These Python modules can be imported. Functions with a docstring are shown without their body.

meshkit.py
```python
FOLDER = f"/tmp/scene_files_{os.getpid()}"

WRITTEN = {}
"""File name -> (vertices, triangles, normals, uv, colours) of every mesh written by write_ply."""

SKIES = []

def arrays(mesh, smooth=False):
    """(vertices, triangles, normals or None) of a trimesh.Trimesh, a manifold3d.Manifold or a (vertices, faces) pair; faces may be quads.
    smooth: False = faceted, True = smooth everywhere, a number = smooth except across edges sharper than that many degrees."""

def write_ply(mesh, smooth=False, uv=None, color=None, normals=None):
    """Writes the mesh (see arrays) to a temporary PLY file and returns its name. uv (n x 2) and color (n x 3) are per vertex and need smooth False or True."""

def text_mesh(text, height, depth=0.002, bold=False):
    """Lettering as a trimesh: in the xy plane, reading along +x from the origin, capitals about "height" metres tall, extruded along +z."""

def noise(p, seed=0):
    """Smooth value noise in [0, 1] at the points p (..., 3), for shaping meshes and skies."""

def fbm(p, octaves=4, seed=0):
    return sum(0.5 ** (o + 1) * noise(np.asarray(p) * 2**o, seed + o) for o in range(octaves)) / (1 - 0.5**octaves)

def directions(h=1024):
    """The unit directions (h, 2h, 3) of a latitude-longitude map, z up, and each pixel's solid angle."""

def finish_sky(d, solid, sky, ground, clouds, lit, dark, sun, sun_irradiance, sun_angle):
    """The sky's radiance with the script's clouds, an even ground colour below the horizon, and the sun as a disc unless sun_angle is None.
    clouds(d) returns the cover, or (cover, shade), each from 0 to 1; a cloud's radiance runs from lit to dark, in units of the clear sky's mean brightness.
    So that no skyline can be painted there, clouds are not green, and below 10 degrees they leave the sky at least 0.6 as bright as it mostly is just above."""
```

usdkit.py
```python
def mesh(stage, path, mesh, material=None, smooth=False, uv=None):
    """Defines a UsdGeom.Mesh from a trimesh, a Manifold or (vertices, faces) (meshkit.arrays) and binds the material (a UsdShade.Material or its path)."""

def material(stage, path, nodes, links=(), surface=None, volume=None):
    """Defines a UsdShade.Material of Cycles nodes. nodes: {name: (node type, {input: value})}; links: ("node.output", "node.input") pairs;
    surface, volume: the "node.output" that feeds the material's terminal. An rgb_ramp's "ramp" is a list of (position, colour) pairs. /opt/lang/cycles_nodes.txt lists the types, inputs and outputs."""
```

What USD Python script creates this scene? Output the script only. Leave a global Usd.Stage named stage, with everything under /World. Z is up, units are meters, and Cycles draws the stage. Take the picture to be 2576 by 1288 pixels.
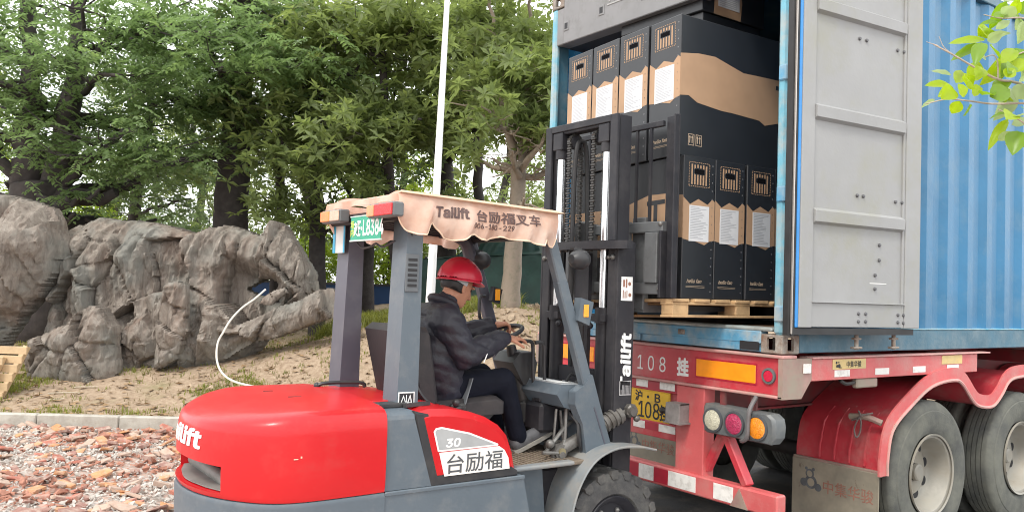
import glob, math, random
import numpy as np, trimesh, usdkit, meshkit
import manifold3d as m3
from pxr import Usd, UsdGeom, UsdLux, UsdShade, Gf, Sdf, Vt
from shapely.geometry import Polygon, LineString, Point, box as sbox
from shapely.ops import unary_union
from shapely import affinity
from scipy import ndimage

stage = Usd.Stage.CreateInMemory()
UsdGeom.SetStageUpAxis(stage, UsdGeom.Tokens.z)
UsdGeom.SetStageMetersPerUnit(stage, 1.0)
UsdGeom.Xform.Define(stage, '/World'); UsdGeom.Scope.Define(stage, '/World/Looks')
stage.SetDefaultPrim(stage.GetPrimAtPath('/World'))
rng = np.random.default_rng(7)
TAU = 2 * math.pi
# ---------------------------------------------------------------- camera
CAM = np.array([-4.3896, -3.2469, 1.7893])
RIGHT = np.array([0.81321565, -0.58100348, 0.03339546]); DOWN = np.array([0.05120299, 0.01426984, -0.99858631]); FWD = np.array([0.57970557, 0.81377597, 0.04135357])
FPX = 2099.8
cam = UsdGeom.Camera.Define(stage, '/World/camera')
cam.AddTransformOp().Set(Gf.Matrix4d(*RIGHT, 0, *(-DOWN), 0, *(-FWD), 0, *CAM, 1))
cam.CreateFocalLengthAttr(FPX / 2576 * 36); cam.CreateHorizontalApertureAttr(36.0); cam.CreateVerticalApertureAttr(36.0 * 511 / 1024)
cam.CreateClippingRangeAttr(Gf.Vec2f(0.05, 2000))
cam.CreateExposureAttr(0.75)
# ---------------------------------------------------------------- sky and sun (bright overcast)
SUN_EL, SUN_DIR = math.radians(52), np.array([-0.90, -0.42])
SUN_DIR = SUN_DIR / np.linalg.norm(SUN_DIR)
SUN3 = np.array([SUN_DIR[0] * math.cos(SUN_EL), SUN_DIR[1] * math.cos(SUN_EL), math.sin(SUN_EL)])
sun = UsdLux.DistantLight.Define(stage, '/World/sun')
sun.CreateIntensityAttr(0.4); sun.CreateAngleAttr(14.0); sun.CreateColorAttr(Gf.Vec3f(1.0, 0.95, 0.87))
sun.GetPrim().CreateAttribute('inputs:normalize', Sdf.ValueTypeNames.Bool).Set(True)
_z = SUN3; _x = np.cross([0, 0, 1.0], _z); _x /= np.linalg.norm(_x); _y = np.cross(_z, _x)
UsdGeom.Xformable(sun).AddTransformOp().Set(Gf.Matrix4d(*_x, 0, *_y, 0, *_z, 0, 0, 0, 0, 1))
dome = UsdLux.DomeLight.Define(stage, '/World/sky'); dome.CreateIntensityAttr(1.0)
sky_m = usdkit.material(stage, '/World/Looks/sky', {
    's': ('sky_texture', {'sky_type': 'single_scattering', 'sun_disc': False, 'sun_elevation': SUN_EL, 'sun_rotation': math.atan2(SUN_DIR[0], SUN_DIR[1]), 'altitude': 20.0, 'aerosol_density': 3.0}),
    'tc': ('texture_coordinate', {}), 'n': ('noise_texture', {'scale': 1.7, 'detail': 6.0, 'roughness': 0.55}),
    'r': ('rgb_ramp', {'ramp': [(0.0, (0.80, 0.80, 0.80)), (0.45, (0.92, 0.92, 0.92)), (1.0, (1.0, 1.0, 1.0))]}),
    'c': ('rgb_ramp', {'ramp': [(0.25, (13.0, 13.4, 14.0)), (0.75, (17.5, 17.6, 17.6))]}),
    'm': ('mix_color', {}), 'b': ('background_shader', {'strength': 0.095})},
    [('tc.generated', 'n.vector'), ('n.fac', 'r.fac'), ('n.fac', 'c.fac'), ('r.color', 'm.fac'), ('s.color', 'm.a'), ('c.color', 'm.b'), ('m.result', 'b.color')], surface='b.background')
UsdShade.MaterialBindingAPI.Apply(dome.GetPrim()).Bind(sky_m)
# ---------------------------------------------------------------- places in the scene
def ray(u, v): return RIGHT * ((u - 1288) / FPX) + DOWN * ((v - 644) / FPX) + FWD
def depth(u, v, d): return CAM + ray(u, v) * d           # the point that lies d metres ahead
def plane(u, v, axis, val):
    r = ray(u, v); return CAM + r * ((val - CAM[axis]) / r[axis])
LAT = np.array([0.8137, -0.5797, 0.0]); AHEAD = np.array([0.5797, 0.8137, 0.0])
# ---------------------------------------------------------------- materials
LOOKS = {}
def look(name, color, rough=0.5, metal=0.0, vary=0.12, vscale=6.0, dirt=None, dirt_amt=0.35, dirt_scale=3.0, bump=0.0, bscale=60.0, coat=0.0, spec=0.5, island=0.0, transl=None, detail=5.0, specks=None):
    """A procedural material: a base colour that wanders in tone, optional dirt in patches, and fine relief."""
    if name in LOOKS: return LOOKS[name]
    c = np.array(color, float)
    nodes = {'g': ('geometry', {}), 'n': ('noise_texture', {'scale': vscale, 'detail': detail, 'roughness': 0.6}),
             'r': ('rgb_ramp', {'ramp': [(0.3, tuple(np.clip(c * (1 - vary), 0, 1))), (0.7, tuple(np.clip(c * (1 + vary), 0, 1)))]}),
             'p': ('principled_bsdf', {'roughness': rough, 'metallic': metal, 'coat_weight': coat, 'coat_roughness': 0.12, 'specular_ior_level': spec})}
    links = [('g.position', 'n.vector'), ('n.fac', 'r.fac')]
    out = 'r.color'
    if island:
        nodes['hs'] = ('hsv', {'saturation': 1.0, 'fac': 1.0, 'hue': 0.5})
        nodes['mr'] = ('map_range', {'from_min': 0.0, 'from_max': 1.0, 'to_min': 1 - island, 'to_max': 1 + island})
        links += [('g.random_per_island', 'mr.value'), (out, 'hs.color'), ('mr.result', 'hs.value')]; out = 'hs.color'
    if dirt is not None:
        nodes['dn'] = ('noise_texture', {'scale': dirt_scale, 'detail': 8.0, 'roughness': 0.68})
        nodes['dr'] = ('rgb_ramp', {'ramp': [(0.62 - dirt_amt * 0.5, (0, 0, 0)), (0.80 - dirt_amt * 0.3, (1, 1, 1))]})
        nodes['dm'] = ('mix_color', {'b': tuple(dirt)})
        links += [('g.position', 'dn.vector'), ('dn.fac', 'dr.fac'), ('dr.color', 'dm.fac'), (out, 'dm.a')]; out = 'dm.result'
    for k, (sc, thr, colr) in enumerate(specks or ()):      # chips, scratches, rust runs: small marks with hard edges
        nodes[f'sm{k}'] = ('mapping', {'scale': tuple(map(float, sc))}); nodes[f'sn{k}'] = ('noise_texture', {'scale': 1.0, 'detail': 7.0, 'roughness': 0.72})
        nodes[f'sr{k}'] = ('rgb_ramp', {'ramp': [(thr, (0, 0, 0)), (thr + .025, (.85, .85, .85))]}); nodes[f'sx{k}'] = ('mix_color', {'b': tuple(colr)})
        links += [('g.position', f'sm{k}.vector'), (f'sm{k}.vector', f'sn{k}.vector'), (f'sn{k}.fac', f'sr{k}.fac'), (f'sr{k}.color', f'sx{k}.fac'), (out, f'sx{k}.a')]; out = f'sx{k}.result'
    links.append((out, 'p.base_color'))
    if bump:
        nodes['bn'] = ('noise_texture', {'scale': bscale, 'detail': 6.0, 'roughness': 0.65})
        nodes['bu'] = ('bump', {'strength': min(1.0, bump), 'distance': 0.02 * max(1.0, bump)})
        links += [('g.position', 'bn.vector'), ('bn.fac', 'bu.height'), ('bu.normal', 'p.normal')]
    surf = 'p.BSDF'
    if transl is not None:
        nodes['t'] = ('translucent_bsdf', {}); nodes['mc'] = ('mix_closure', {'fac': transl})
        nodes['tg'] = ('hsv', {'hue': 0.485, 'saturation': 1.15, 'value': 2.1, 'fac': 1.0})
        links += [(out, 'tg.color'), ('tg.color', 't.color'), ('p.BSDF', 'mc.closure1'), ('t.BSDF', 'mc.closure2')]; surf = 'mc.BSDF' if False else 'mc.closure'
    LOOKS[name] = usdkit.material(stage, '/World/Looks/' + name, nodes, links, surface=surf)
    return LOOKS[name]
def srgb(*c):
    c = np.array(c, float) / 255
    return tuple(np.where(c < 0.04045, c / 12.92, ((c + 0.055) / 1.055) ** 2.4))
# ---------------------------------------------------------------- objects
USED = {}
def numbered(base, parent):
    k = (parent, base); n = USED.get(k, 0); USED[k] = n + 1
    return base if n == 0 else f'{base}_{n:03d}'
class Thing:
    """A top-level object: an Xform at the thing's base; its parts are given in world coordinates."""
    def __init__(s, name, label, cat=None, loc=(0, 0, 0), group=None, kind=None):
        s.path = '/World/' + numbered(name, '/World'); s.loc = np.array(loc, float)
        x = UsdGeom.Xform.Define(stage, s.path); x.AddTranslateOp().Set(Gf.Vec3d(*map(float, loc)))
        for k, v in (('label', label), ('category', cat), ('group', group), ('kind', kind)):
            if v: x.GetPrim().SetCustomDataByKey(k, v)
    def part(s, name, mesh, mat, parent=None, smooth=32, label=None, kind=None):
        path = (parent or s.path) + '/' + numbered(name, parent or s.path)
        v, f, n = meshkit.arrays(mesh, False)
        p = usdkit.mesh(stage, path, trimesh.Trimesh(v - s.loc, f, process=False), mat, smooth=smooth).GetPrim()
        if label: p.SetCustomDataByKey('label', label)
        if kind: p.SetCustomDataByKey('kind', kind)
        return path
def solo(name, mesh, mat, label, cat=None, group=None, kind=None, smooth=32):
    """A top-level object that is one mesh."""
    v, f, n = meshkit.arrays(mesh, False); path = '/World/' + numbered(name, '/World')
    c = np.array([*(v[:, :2].min(0) + v[:, :2].max(0)) / 2, v[:, 2].min()])
    g = usdkit.mesh(stage, path, trimesh.Trimesh(v - c, f, process=False), mat, smooth=smooth); g.AddTranslateOp().Set(Gf.Vec3d(*map(float, c)))
    for k, w in (('label', label), ('category', cat), ('group', group), ('kind', kind)):
        if w: g.GetPrim().SetCustomDataByKey(k, w)
    return path
def copy_of(src, name, label, cat, group, loc, rotz=0.0):
    path = '/World/' + numbered(name, '/World')
    x = UsdGeom.Xform.Define(stage, path); x.AddTranslateOp().Set(Gf.Vec3d(*map(float, loc))); x.AddRotateZOp().Set(rotz)
    p = x.GetPrim(); p.GetReferences().AddInternalReference(src); p.SetInstanceable(True)
    for k, v in (('label', label), ('category', cat), ('group', group)):
        if v: p.SetCustomDataByKey(k, v)
# ---------------------------------------------------------------- shapes
def tm(man):
    m = man.to_mesh(); return trimesh.Trimesh(m.vert_properties[:, :3], m.tri_verts, process=False)
def man(t): return m3.Manifold(m3.Mesh(np.asarray(t.vertices, np.float32), np.asarray(t.faces, np.uint32)))
def cat(ms): return trimesh.util.concatenate([m for m in ms if m is not None and len(m.faces)])
def hull(pts): return tm(m3.Manifold.hull_points(np.asarray(pts, float)))
def box(x0, x1, y0, y1, z0, z1, b=0.0):
    if x1 < x0: x0, x1 = x1, x0
    if y1 < y0: y0, y1 = y1, y0
    if z1 < z0: z0, z1 = z1, z0
    b = min(b, (x1 - x0) * .45, (y1 - y0) * .45, (z1 - z0) * .45)
    if b <= 0:
        m = trimesh.creation.box([x1 - x0, y1 - y0, z1 - z0]); m.apply_translation([(x0 + x1) / 2, (y0 + y1) / 2, (z0 + z1) / 2]); return m
    P = []
    for x, xi in ((x0, x0 + b), (x1, x1 - b)):
        for y, yi in ((y0, y0 + b), (y1, y1 - b)):
            for z, zi in ((z0, z0 + b), (z1, z1 - b)):
                P += [(x, yi, zi), (xi, y, zi), (xi, yi, z)]
    return hull(P)
def frame_of(d):
    d = np.asarray(d, float); d = d / np.linalg.norm(d)
    a = np.cross(d, [0, 0, 1.0] if abs(d[2]) < 0.95 else [1.0, 0, 0]); a /= np.linalg.norm(a)
    return a, np.cross(a, d) * -1, d
def bar(p, q, w, h, up=(0, 0, 1), b=0.0):
    """A box-section bar from p to q: w across, h along up."""
    p, q = np.array(p, float), np.array(q, float); d = q - p; L = np.linalg.norm(d); d /= L
    s = np.cross(d, up); s /= np.linalg.norm(s); u = np.cross(s, d)
    m = box(0, L, -w / 2, w / 2, -h / 2, h / 2, b); T = np.eye(4); T[:3, 0], T[:3, 1], T[:3, 2], T[:3, 3] = d, -s, u, p
    m.apply_transform(T); return m
def tube(path, r, n=8, cap=True):
    p = np.asarray(path, float); r = np.broadcast_to(np.asarray(r, float), (len(p),))
    t = np.gradient(p, axis=0); t /= np.linalg.norm(t, axis=1, keepdims=True) + 1e-12
    a = np.cross(t[0], [0, 0, 1.0] if abs(t[0][2]) < .9 else [1.0, 0, 0]); a /= np.linalg.norm(a); A = [a]
    for k in range(1, len(p)):
        a = A[-1] - t[k] * (A[-1] @ t[k]); A.append(a / np.linalg.norm(a))
    A = np.array(A); B = np.cross(t, A); th = np.arange(n) * TAU / n
    v = (p[:, None] + r[:, None, None] * (np.cos(th)[None, :, None] * A[:, None] + np.sin(th)[None, :, None] * B[:, None])).reshape(-1, 3)
    i, j = np.meshgrid(np.arange(len(p) - 1), np.arange(n), indexing='ij'); j2 = (j + 1) % n
    q0, q1, q2, q3 = i * n + j, i * n + j2, (i + 1) * n + j2, (i + 1) * n + j
    f = np.concatenate([np.stack([q0, q1, q2], -1).reshape(-1, 3), np.stack([q0, q2, q3], -1).reshape(-1, 3)])
    if cap:
        e0, e1 = len(v), len(v) + 1; v = np.vstack([v, p[0], p[-1]]); k = np.arange(n); k2 = (k + 1) % n; o = (len(p) - 1) * n
        f = np.vstack([f, np.stack([np.full(n, e0), k2, k], -1), np.stack([np.full(n, e1), o + k, o + k2], -1)])
    return trimesh.Trimesh(v, f, process=False)
def smooth_path(pts, n=24):
    """A Catmull-Rom curve through the points."""
    P = np.asarray(pts, float); P = np.vstack([2 * P[0] - P[1], P, 2 * P[-1] - P[-2]]); out = []
    m = len(P) - 3; t = np.linspace(0, m, n * 1)
    for x in t:
        i = min(int(x), m - 1); s = x - i; p0, p1, p2, p3 = P[i:i + 4]
        out.append(0.5 * (2 * p1 + (p2 - p0) * s + (2 * p0 - 5 * p1 + 4 * p2 - p3) * s * s + (3 * p1 - p0 - 3 * p2 + p3) * s ** 3))
    return np.array(out)
def cyl(p, q, r, n=20, r2=None): return tube([p, q], [r, r if r2 is None else r2], n)
def ball(c, r, sub=2):
    m = trimesh.creation.icosphere(sub, 1.0); m.vertices = m.vertices * np.broadcast_to(r, 3) + np.asarray(c, float); return m
def poly_mesh(poly, t):
    gs = [g for g in getattr(poly, 'geoms', [poly]) if g.area > 1e-9]
    return cat([trimesh.creation.extrude_polygon(g, t, engine='earcut') for g in gs])
def placed(m, o, xd, yd):
    """The mesh with its local x, y and z laid along xd, yd and their normal, its origin at o."""
    xd, yd = np.array(xd, float), np.array(yd, float); xd /= np.linalg.norm(xd); yd -= xd * (xd @ yd); yd /= np.linalg.norm(yd)
    T = np.eye(4); T[:3, 0], T[:3, 1], T[:3, 2], T[:3, 3] = xd, yd, np.cross(xd, yd), o
    m = m.copy(); m.apply_transform(T); return m
def slab_y(pts, y0, y1):
    """A polygon in (x, z) made solid from y0 to y1."""
    m = poly_mesh(pts if not isinstance(pts, (list, np.ndarray)) else Polygon(pts), y1 - y0); return placed(m, (0, y1, 0), (1, 0, 0), (0, 0, 1))
def slab_x(pts, x0, x1):
    """A polygon in (y, z) made solid from x0 to x1."""
    m = poly_mesh(pts if not isinstance(pts, (list, np.ndarray)) else Polygon(pts), x1 - x0); return placed(m, (x0, 0, 0), (0, 1, 0), (0, 0, 1))
def slab_z(pts, z0, z1):
    m = poly_mesh(pts if not isinstance(pts, (list, np.ndarray)) else Polygon(pts), z1 - z0); m.apply_translation([0, 0, z0]); return m
def rounded(pts, r, res=5):
    p = Polygon(pts) if not hasattr(pts, 'buffer') else pts
    return p.buffer(-r, quad_segs=res).buffer(r, quad_segs=res)
def lathe(profile, n=48, axis='y', c=(0, 0, 0)):
    """(radius, height) pairs turned round an axis."""
    p = np.asarray(profile, float); th = np.arange(n) * TAU / n
    x, z = p[:, 0][:, None] * np.cos(th), p[:, 0][:, None] * np.sin(th); y = np.repeat(p[:, 1][:, None], n, 1)
    v = {'y': np.stack([x, y, z], -1), 'z': np.stack([x, -z, y], -1), 'x': np.stack([y, x, -z], -1)}[axis].reshape(-1, 3) + np.asarray(c, float)
    i, j = np.meshgrid(np.arange(len(p) - 1), np.arange(n), indexing='ij'); j2 = (j + 1) % n
    a, b, cc, d = i * n + j, i * n + j2, (i + 1) * n + j2, (i + 1) * n + j
    f = np.concatenate([np.stack([a, b, cc], -1).reshape(-1, 3), np.stack([a, cc, d], -1).reshape(-1, 3)])
    return trimesh.Trimesh(v, f, process=False)
_fonts = {}
def lettering(text, height, font='cjk', bold=0, depth=0.0015, shear=0.0, wide=1.0):
    """Lettering in the xy plane reading along +x, centred on the origin; capitals about height tall."""
    from PIL import Image, ImageDraw, ImageFont
    key = (text, font, bold)
    if key not in _fonts:
        want = {'cjk': 'Noto Sans CJK Regular.woff2', 'latin': 'Inter.woff2'}[font]
        f = ImageFont.truetype(glob.glob(f'/opt/blender-*/*/datafiles/fonts/{want}')[0], 120)
        x0, y0, x1, y1 = f.getbbox(text, anchor='ls', stroke_width=bold)
        im = Image.new('L', (x1 - x0 + 8, y1 - y0 + 8)); ImageDraw.Draw(im).text((4 - x0, 4 - y0), text, 255, f, anchor='ls', stroke_width=bold)
        on = np.pad(np.asarray(im) > 127, ((0, 0), (1, 1))).astype(np.int8)
        r, s = np.nonzero(np.diff(on, axis=1) == 1); e = np.nonzero(np.diff(on, axis=1) == -1)[1]
        _fonts[key] = unary_union([sbox(a, -k - 1, b, -k) for k, a, b in zip(r, s, e)]).buffer(0.7).buffer(-0.7).simplify(0.9)
    g = _fonts[key]; x0, y0, x1, y1 = g.bounds; k = height / 88.0
    g = affinity.affine_transform(g, [k * wide, k * shear, 0, k, -k * wide * (x0 + x1) / 2, -k * (y0 + y1) / 2])
    return poly_mesh(g, depth)
# ================================================================ container on its trailer
ZC, CL, CW, CH = 1.45, 12.19, 2.438, 2.896
BLUE = look('container_blue', (0.028, 0.150, 0.285), 0.36, specks=[((9, 9, 1.1), .70, (0.14, 0.22, 0.27)), ((16, 16, 9), .735, (0.16, 0.075, 0.035))], vary=0.12, vscale=2.5, dirt=(0.075, 0.18, 0.28), dirt_amt=0.25, dirt_scale=3.0, bump=0.12, bscale=30)
PALEBLUE = look('worn_pale_blue', (0.13, 0.36, 0.46), 0.5, vary=0.2, vscale=5, dirt=(0.34, 0.36, 0.34), dirt_amt=0.38, dirt_scale=6, bump=0.15, bscale=40)
RAILBLUE = look('rail_blue', (0.05, 0.135, 0.19), 0.5, specks=[((8, 8, 14), .68, (0.16, 0.075, 0.035))], vary=0.22, vscale=3, dirt=(0.13, 0.19, 0.22), dirt_amt=0.35, dirt_scale=5, bump=0.12, bscale=40)
SILLBLUE = look('sill_blue', (0.085, 0.27, 0.42), 0.5, specks=[((9, 9, 12), .66, (0.15, 0.10, 0.07))], vary=0.25, vscale=4, dirt=(0.33, 0.36, 0.35), dirt_amt=0.42, dirt_scale=5, bump=0.15, bscale=40)
INNERBLUE = look('inside_blue', (0.035, 0.25, 0.52), 0.45, vary=0.15, vscale=4)
CASTING = look('worn_casting', (0.27, 0.25, 0.22), 0.65, vary=0.3, vscale=9, dirt=(0.16, 0.085, 0.05), dirt_amt=0.45, dirt_scale=12, bump=0.3, bscale=60)
DOORGREY = look('door_grey', (0.27, 0.272, 0.27), 0.5, specks=[((3, 3, 26), .715, (0.42, 0.42, 0.41)), ((14, 14, 3), .735, (0.15, 0.13, 0.105))], vary=0.06, vscale=3, dirt=(0.255, 0.255, 0.215), dirt_amt=0.30, dirt_scale=2.5, bump=0.06, bscale=40)
HEADGREY = look('header_grey', (0.185, 0.185, 0.187), 0.55, vary=0.08, vscale=4, dirt=(0.14, 0.14, 0.135), dirt_amt=0.25, dirt_scale=6)
RUBBER = look('black_rubber', (0.02, 0.02, 0.021), 0.6, vary=0.3, vscale=8)
DARKBOLT = look('bolt_steel', (0.12, 0.12, 0.125), 0.45, metal=0.6)
PLYFLOOR = look('plywood_floor', (0.10, 0.055, 0.03), 0.7, vary=0.3, vscale=6)
WHITEINK = look('white_ink', (0.72, 0.72, 0.70), 0.6, vary=0.08, vscale=20)
HEADSHADE = look('header_shade', (0.03, 0.032, 0.036), 0.7, vary=0.2)  # near-black colour standing in for the shade behind the header
BLACKINK = look('black_ink', (0.015, 0.015, 0.017), 0.6, vary=0.1)
con = Thing('shipping_container', 'blue corrugated shipping container with its rear door swung open on the red trailer', 'container', (CL / 2, CW / 2, ZC))
def casting(x0, y0, z0):
    m = man(box(x0, x0 + .178, y0, y0 + .162, z0, z0 + .118, .006))
    for ax in ('x', 'y'):
        o = Polygon([(-.02, -.03), (.02, -.03), (.02, .03), (-.02, .03)]).buffer(.012)
        h = poly_mesh(o, .5)
        h = placed(h, (x0 - .02, y0 + .081, z0 + .06), (0, 1, 0), (0, 0, 1)) if ax == 'x' else placed(h, (x0 + .089, y0 + .22, z0 + .06), (1, 0, 0), (0, 0, 1))
        m = m - man(h)
    inner = man(box(x0 + .02, x0 + .158, y0 + .02, y0 + .142, z0 + .02, z0 + .098))
    return tm(m - inner)
for x in (0, CL - .178):
    for y in (0, CW - .162):
        for z in (ZC, ZC + CH - .118): con.part('corner_casting', casting(x, y, z), CASTING, label='worn corner casting with oval holes')
for y in (0, CW):                                        # rear posts: a stepped section, with hinge lugs
    s = 1 if y == 0 else -1
    con.part('corner_post', box(.0, .055, y + s * .003, y + s * .075, ZC + .118, ZC + CH - .118, .018), PALEBLUE)
    con.part('corner_post', box(.056, .165, y + s * .008, y + s * .05, ZC + .118, ZC + CH - .118, .006), RAILBLUE)
    for k, zz in enumerate((.20, .95, 1.72, 2.42)):
        if s == 1:
            con.part('hinge_lug', cat([box(-.012, .05, -.006, .06, ZC + zz, ZC + zz + .10, .008), cyl((.02, -.012, ZC + zz - .01), (.02, -.012, ZC + zz + .11), .012, 10)]), SILLBLUE)
    con.part('corner_post', box(CL - .165, CL, y + s * .003, y + s * .075, ZC + .118, ZC + CH - .118, .01), RAILBLUE)
HB = ZC + 2.4537
con.part('door_header', cat([box(.004, .06, .162, CW - .162, HB, ZC + CH - .012, .006), box(.004, .062, .075, .162, HB, ZC + CH - .13, .006), box(.004, .062, CW - .162, CW - .075, HB, ZC + CH - .13, .006), box(.0605, .14, .08, CW - .08, HB + .004, HB + .05)]), HEADGREY, label='grey steel header above the door opening')
con.part('added_shade_plate', box(.141, .60, .95, CW - .06, HB + .006, HB + .02), HEADSHADE)  # added plate: shade under the header put into its shape and colour
con.part('header_band', box(.001, .03, .17, CW - .17, ZC + CH - .055, ZC + CH + .0, .004), SILLBLUE)
for yy, zz in ((2.235, 2.60), (1.79, 2.62), (1.3, 2.62), (.7, 2.62)):
    f = con.part('header_slot', cat([box(-.001, .004, yy - .034, yy + .034, ZC + zz - .04, ZC + zz + .04, .002)]), HEADGREY)
    con.part('slot_hole', box(-.002, -.001, yy - .02, yy + .02, ZC + zz - .025, ZC + zz + .025), BLACKINK, parent=f)
strokes = [box(-.0005, .004, 1.70 - k * .055 - .012, 1.70 - k * .055, ZC + 2.665, ZC + 2.8) for k in range(7)] + [box(-.0005, .004, 1.33, 1.72, ZC + 2.64, ZC + 2.65)]
con.part('header_marking', cat(strokes), look('pale_marking', (0.30, 0.30, 0.295), 0.6))
con.part('door_sill', cat([box(.0, .08, .162, CW - .162, ZC + .055, ZC + .135, .006), box(.02, .09, .162, CW - .162, ZC + .002, ZC + .055, .004), box(0.004, .02, .33, 1.05, ZC + .006, ZC + .056), box(0.004, .02, 1.25, CW - .33, ZC + .006, ZC + .056)]), SILLBLUE, label='pale blue scuffed door sill')
for a, b in ((.175, .325), (CW - .325, CW - .175)): con.part('sill_pocket', box(-.002, .003, a, b, ZC + .012, ZC + .066), BLACKINK)
con.part('sill_tread', box(.0, .16, .08, CW - .08, ZC + .136, ZC + .160, .008), look('worn_tread', (0.36, 0.38, 0.36), 0.5, metal=0.3, vary=0.3, vscale=12, dirt=(0.16, 0.25, 0.28), dirt_amt=0.3))
con.part('door_keeper', cat([box(-.014, .0, .80, .86, ZC + .075, ZC + .11, .004), box(-.02, -.012, .815, .845, ZC + .085, ZC + .1, .003)]), CASTING)
for y in (0, CW):
    s = 1 if y == 0 else -1
    con.part('bottom_rail', box(.179, CL - .179, y + s * .003, y + s * .055, ZC + .005, ZC + .150, .006), RAILBLUE)
    con.part('bottom_rail_lip', box(.179, CL - .179, y + s * .0, y + s * .06, ZC + .151, ZC + .162, .003), PALEBLUE)
    con.part('top_rail', box(.179, CL - .179, y + s * .003, y + s * .06, ZC + CH - .09, ZC + CH - .012, .006), RAILBLUE)
    for sgn, nm, mt in ((0, 'side_panel', BLUE), (1, 'inner_side_panel', INNERBLUE)):     # corrugated sheet, outer and inner face
        xs, ys, x = [], [], .166
        while x < CL - .2:
            xs += [x, x + .085, x + .155, x + .24]; ys += [.016, .016, .052, .052]; x += .31
        xs = np.array(xs); ys = y + s * (np.array(ys) + sgn * .004); n = len(xs); v = []
        for zz in (ZC + .16, ZC + CH - .085): v += [np.stack([xs, ys, np.full(n, zz)], 1)]
        i = np.arange(n - 1); f = np.vstack([np.stack([i, i + 1, n + i + 1], 1), np.stack([i, n + i + 1, n + i], 1)])
        if (s == -1) != (sgn == 1): f = f[:, ::-1]
        con.part(nm, trimesh.Trimesh(np.vstack(v), f, process=False), mt, smooth=False)
con.part('roof', box(.17, CL - .17, .06, CW - .06, ZC + CH - .045, ZC + CH - .03), RAILBLUE)
con.part('front_wall', box(CL - .1, CL - .06, .08, CW - .08, ZC + .12, ZC + CH - .08), INNERBLUE)
con.part('floor', box(.165, CL - .1, .06, CW - .06, ZC + .13, ZC + .158), PLYFLOOR)
# --- the right door, swung round against the side
TH = 0.097; DD = np.array([math.cos(TH), -math.sin(TH), 0]); DN = np.array([-math.sin(TH), -math.cos(TH), 0]); DO = np.array([.0, -.103, ZC])
def door_box(a0, a1, n0, n1, z0, z1, b=.0):              # a: along the door from its hinge edge, n: out of its inner face
    m = box(a0, a1, z0, z1, n0, n1, b); return placed(m, DO, DD, (0, 0, 1))
DW, DB, DT = 1.203, .173, 2.70
dr = con.part('door', cat([door_box(.0, DW, -.045, -.038, DB, DT)]), BLUE, label='open right-hand door with grey inner face')
con.part('door_panel', door_box(.12, DW - .15, -.036, -.018, DB + .02, DT), DOORGREY, parent=dr)
for a0, a1 in ((.02, .135), (DW - .16, DW)): con.part('door_stile', door_box(a0, a1, -.037, .0, DB, DT, .004), DOORGREY, parent=dr)
con.part('door_stile', door_box(DW - .185, DW - .161, -.034, -.006, DB, DT, .004), DOORGREY, parent=dr)
con.part('door_edge', door_box(-.004, .019, -.05, -.006, DB, DT, .003), look('door_edge_blue', (0.03, 0.22, 0.55), 0.4), parent=dr)
for zz in (.83, 1.487, 2.165): 
    pf = [(-.018, zz - .012), (.012, zz + .004), (.014, zz + .072), (-.018, zz + .092)]
    con.part('door_rib', placed(poly_mesh(Polygon([(p[1], p[0]) for p in pf]), DW - .185 - .136), DO + DD * .1365 + np.array([0, 0, 0.]), (0, 0, 1), DN) if False else hull([DO + DD * a + DN * n + np.array([0, 0, z]) for a in (.1365, DW - .187) for n, z in pf]), DOORGREY, parent=dr)
con.part('kick_plate', door_box(.136, DW - .165, -.017, -.008, DB + .004, .33, .003), DOORGREY, parent=dr)
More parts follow.
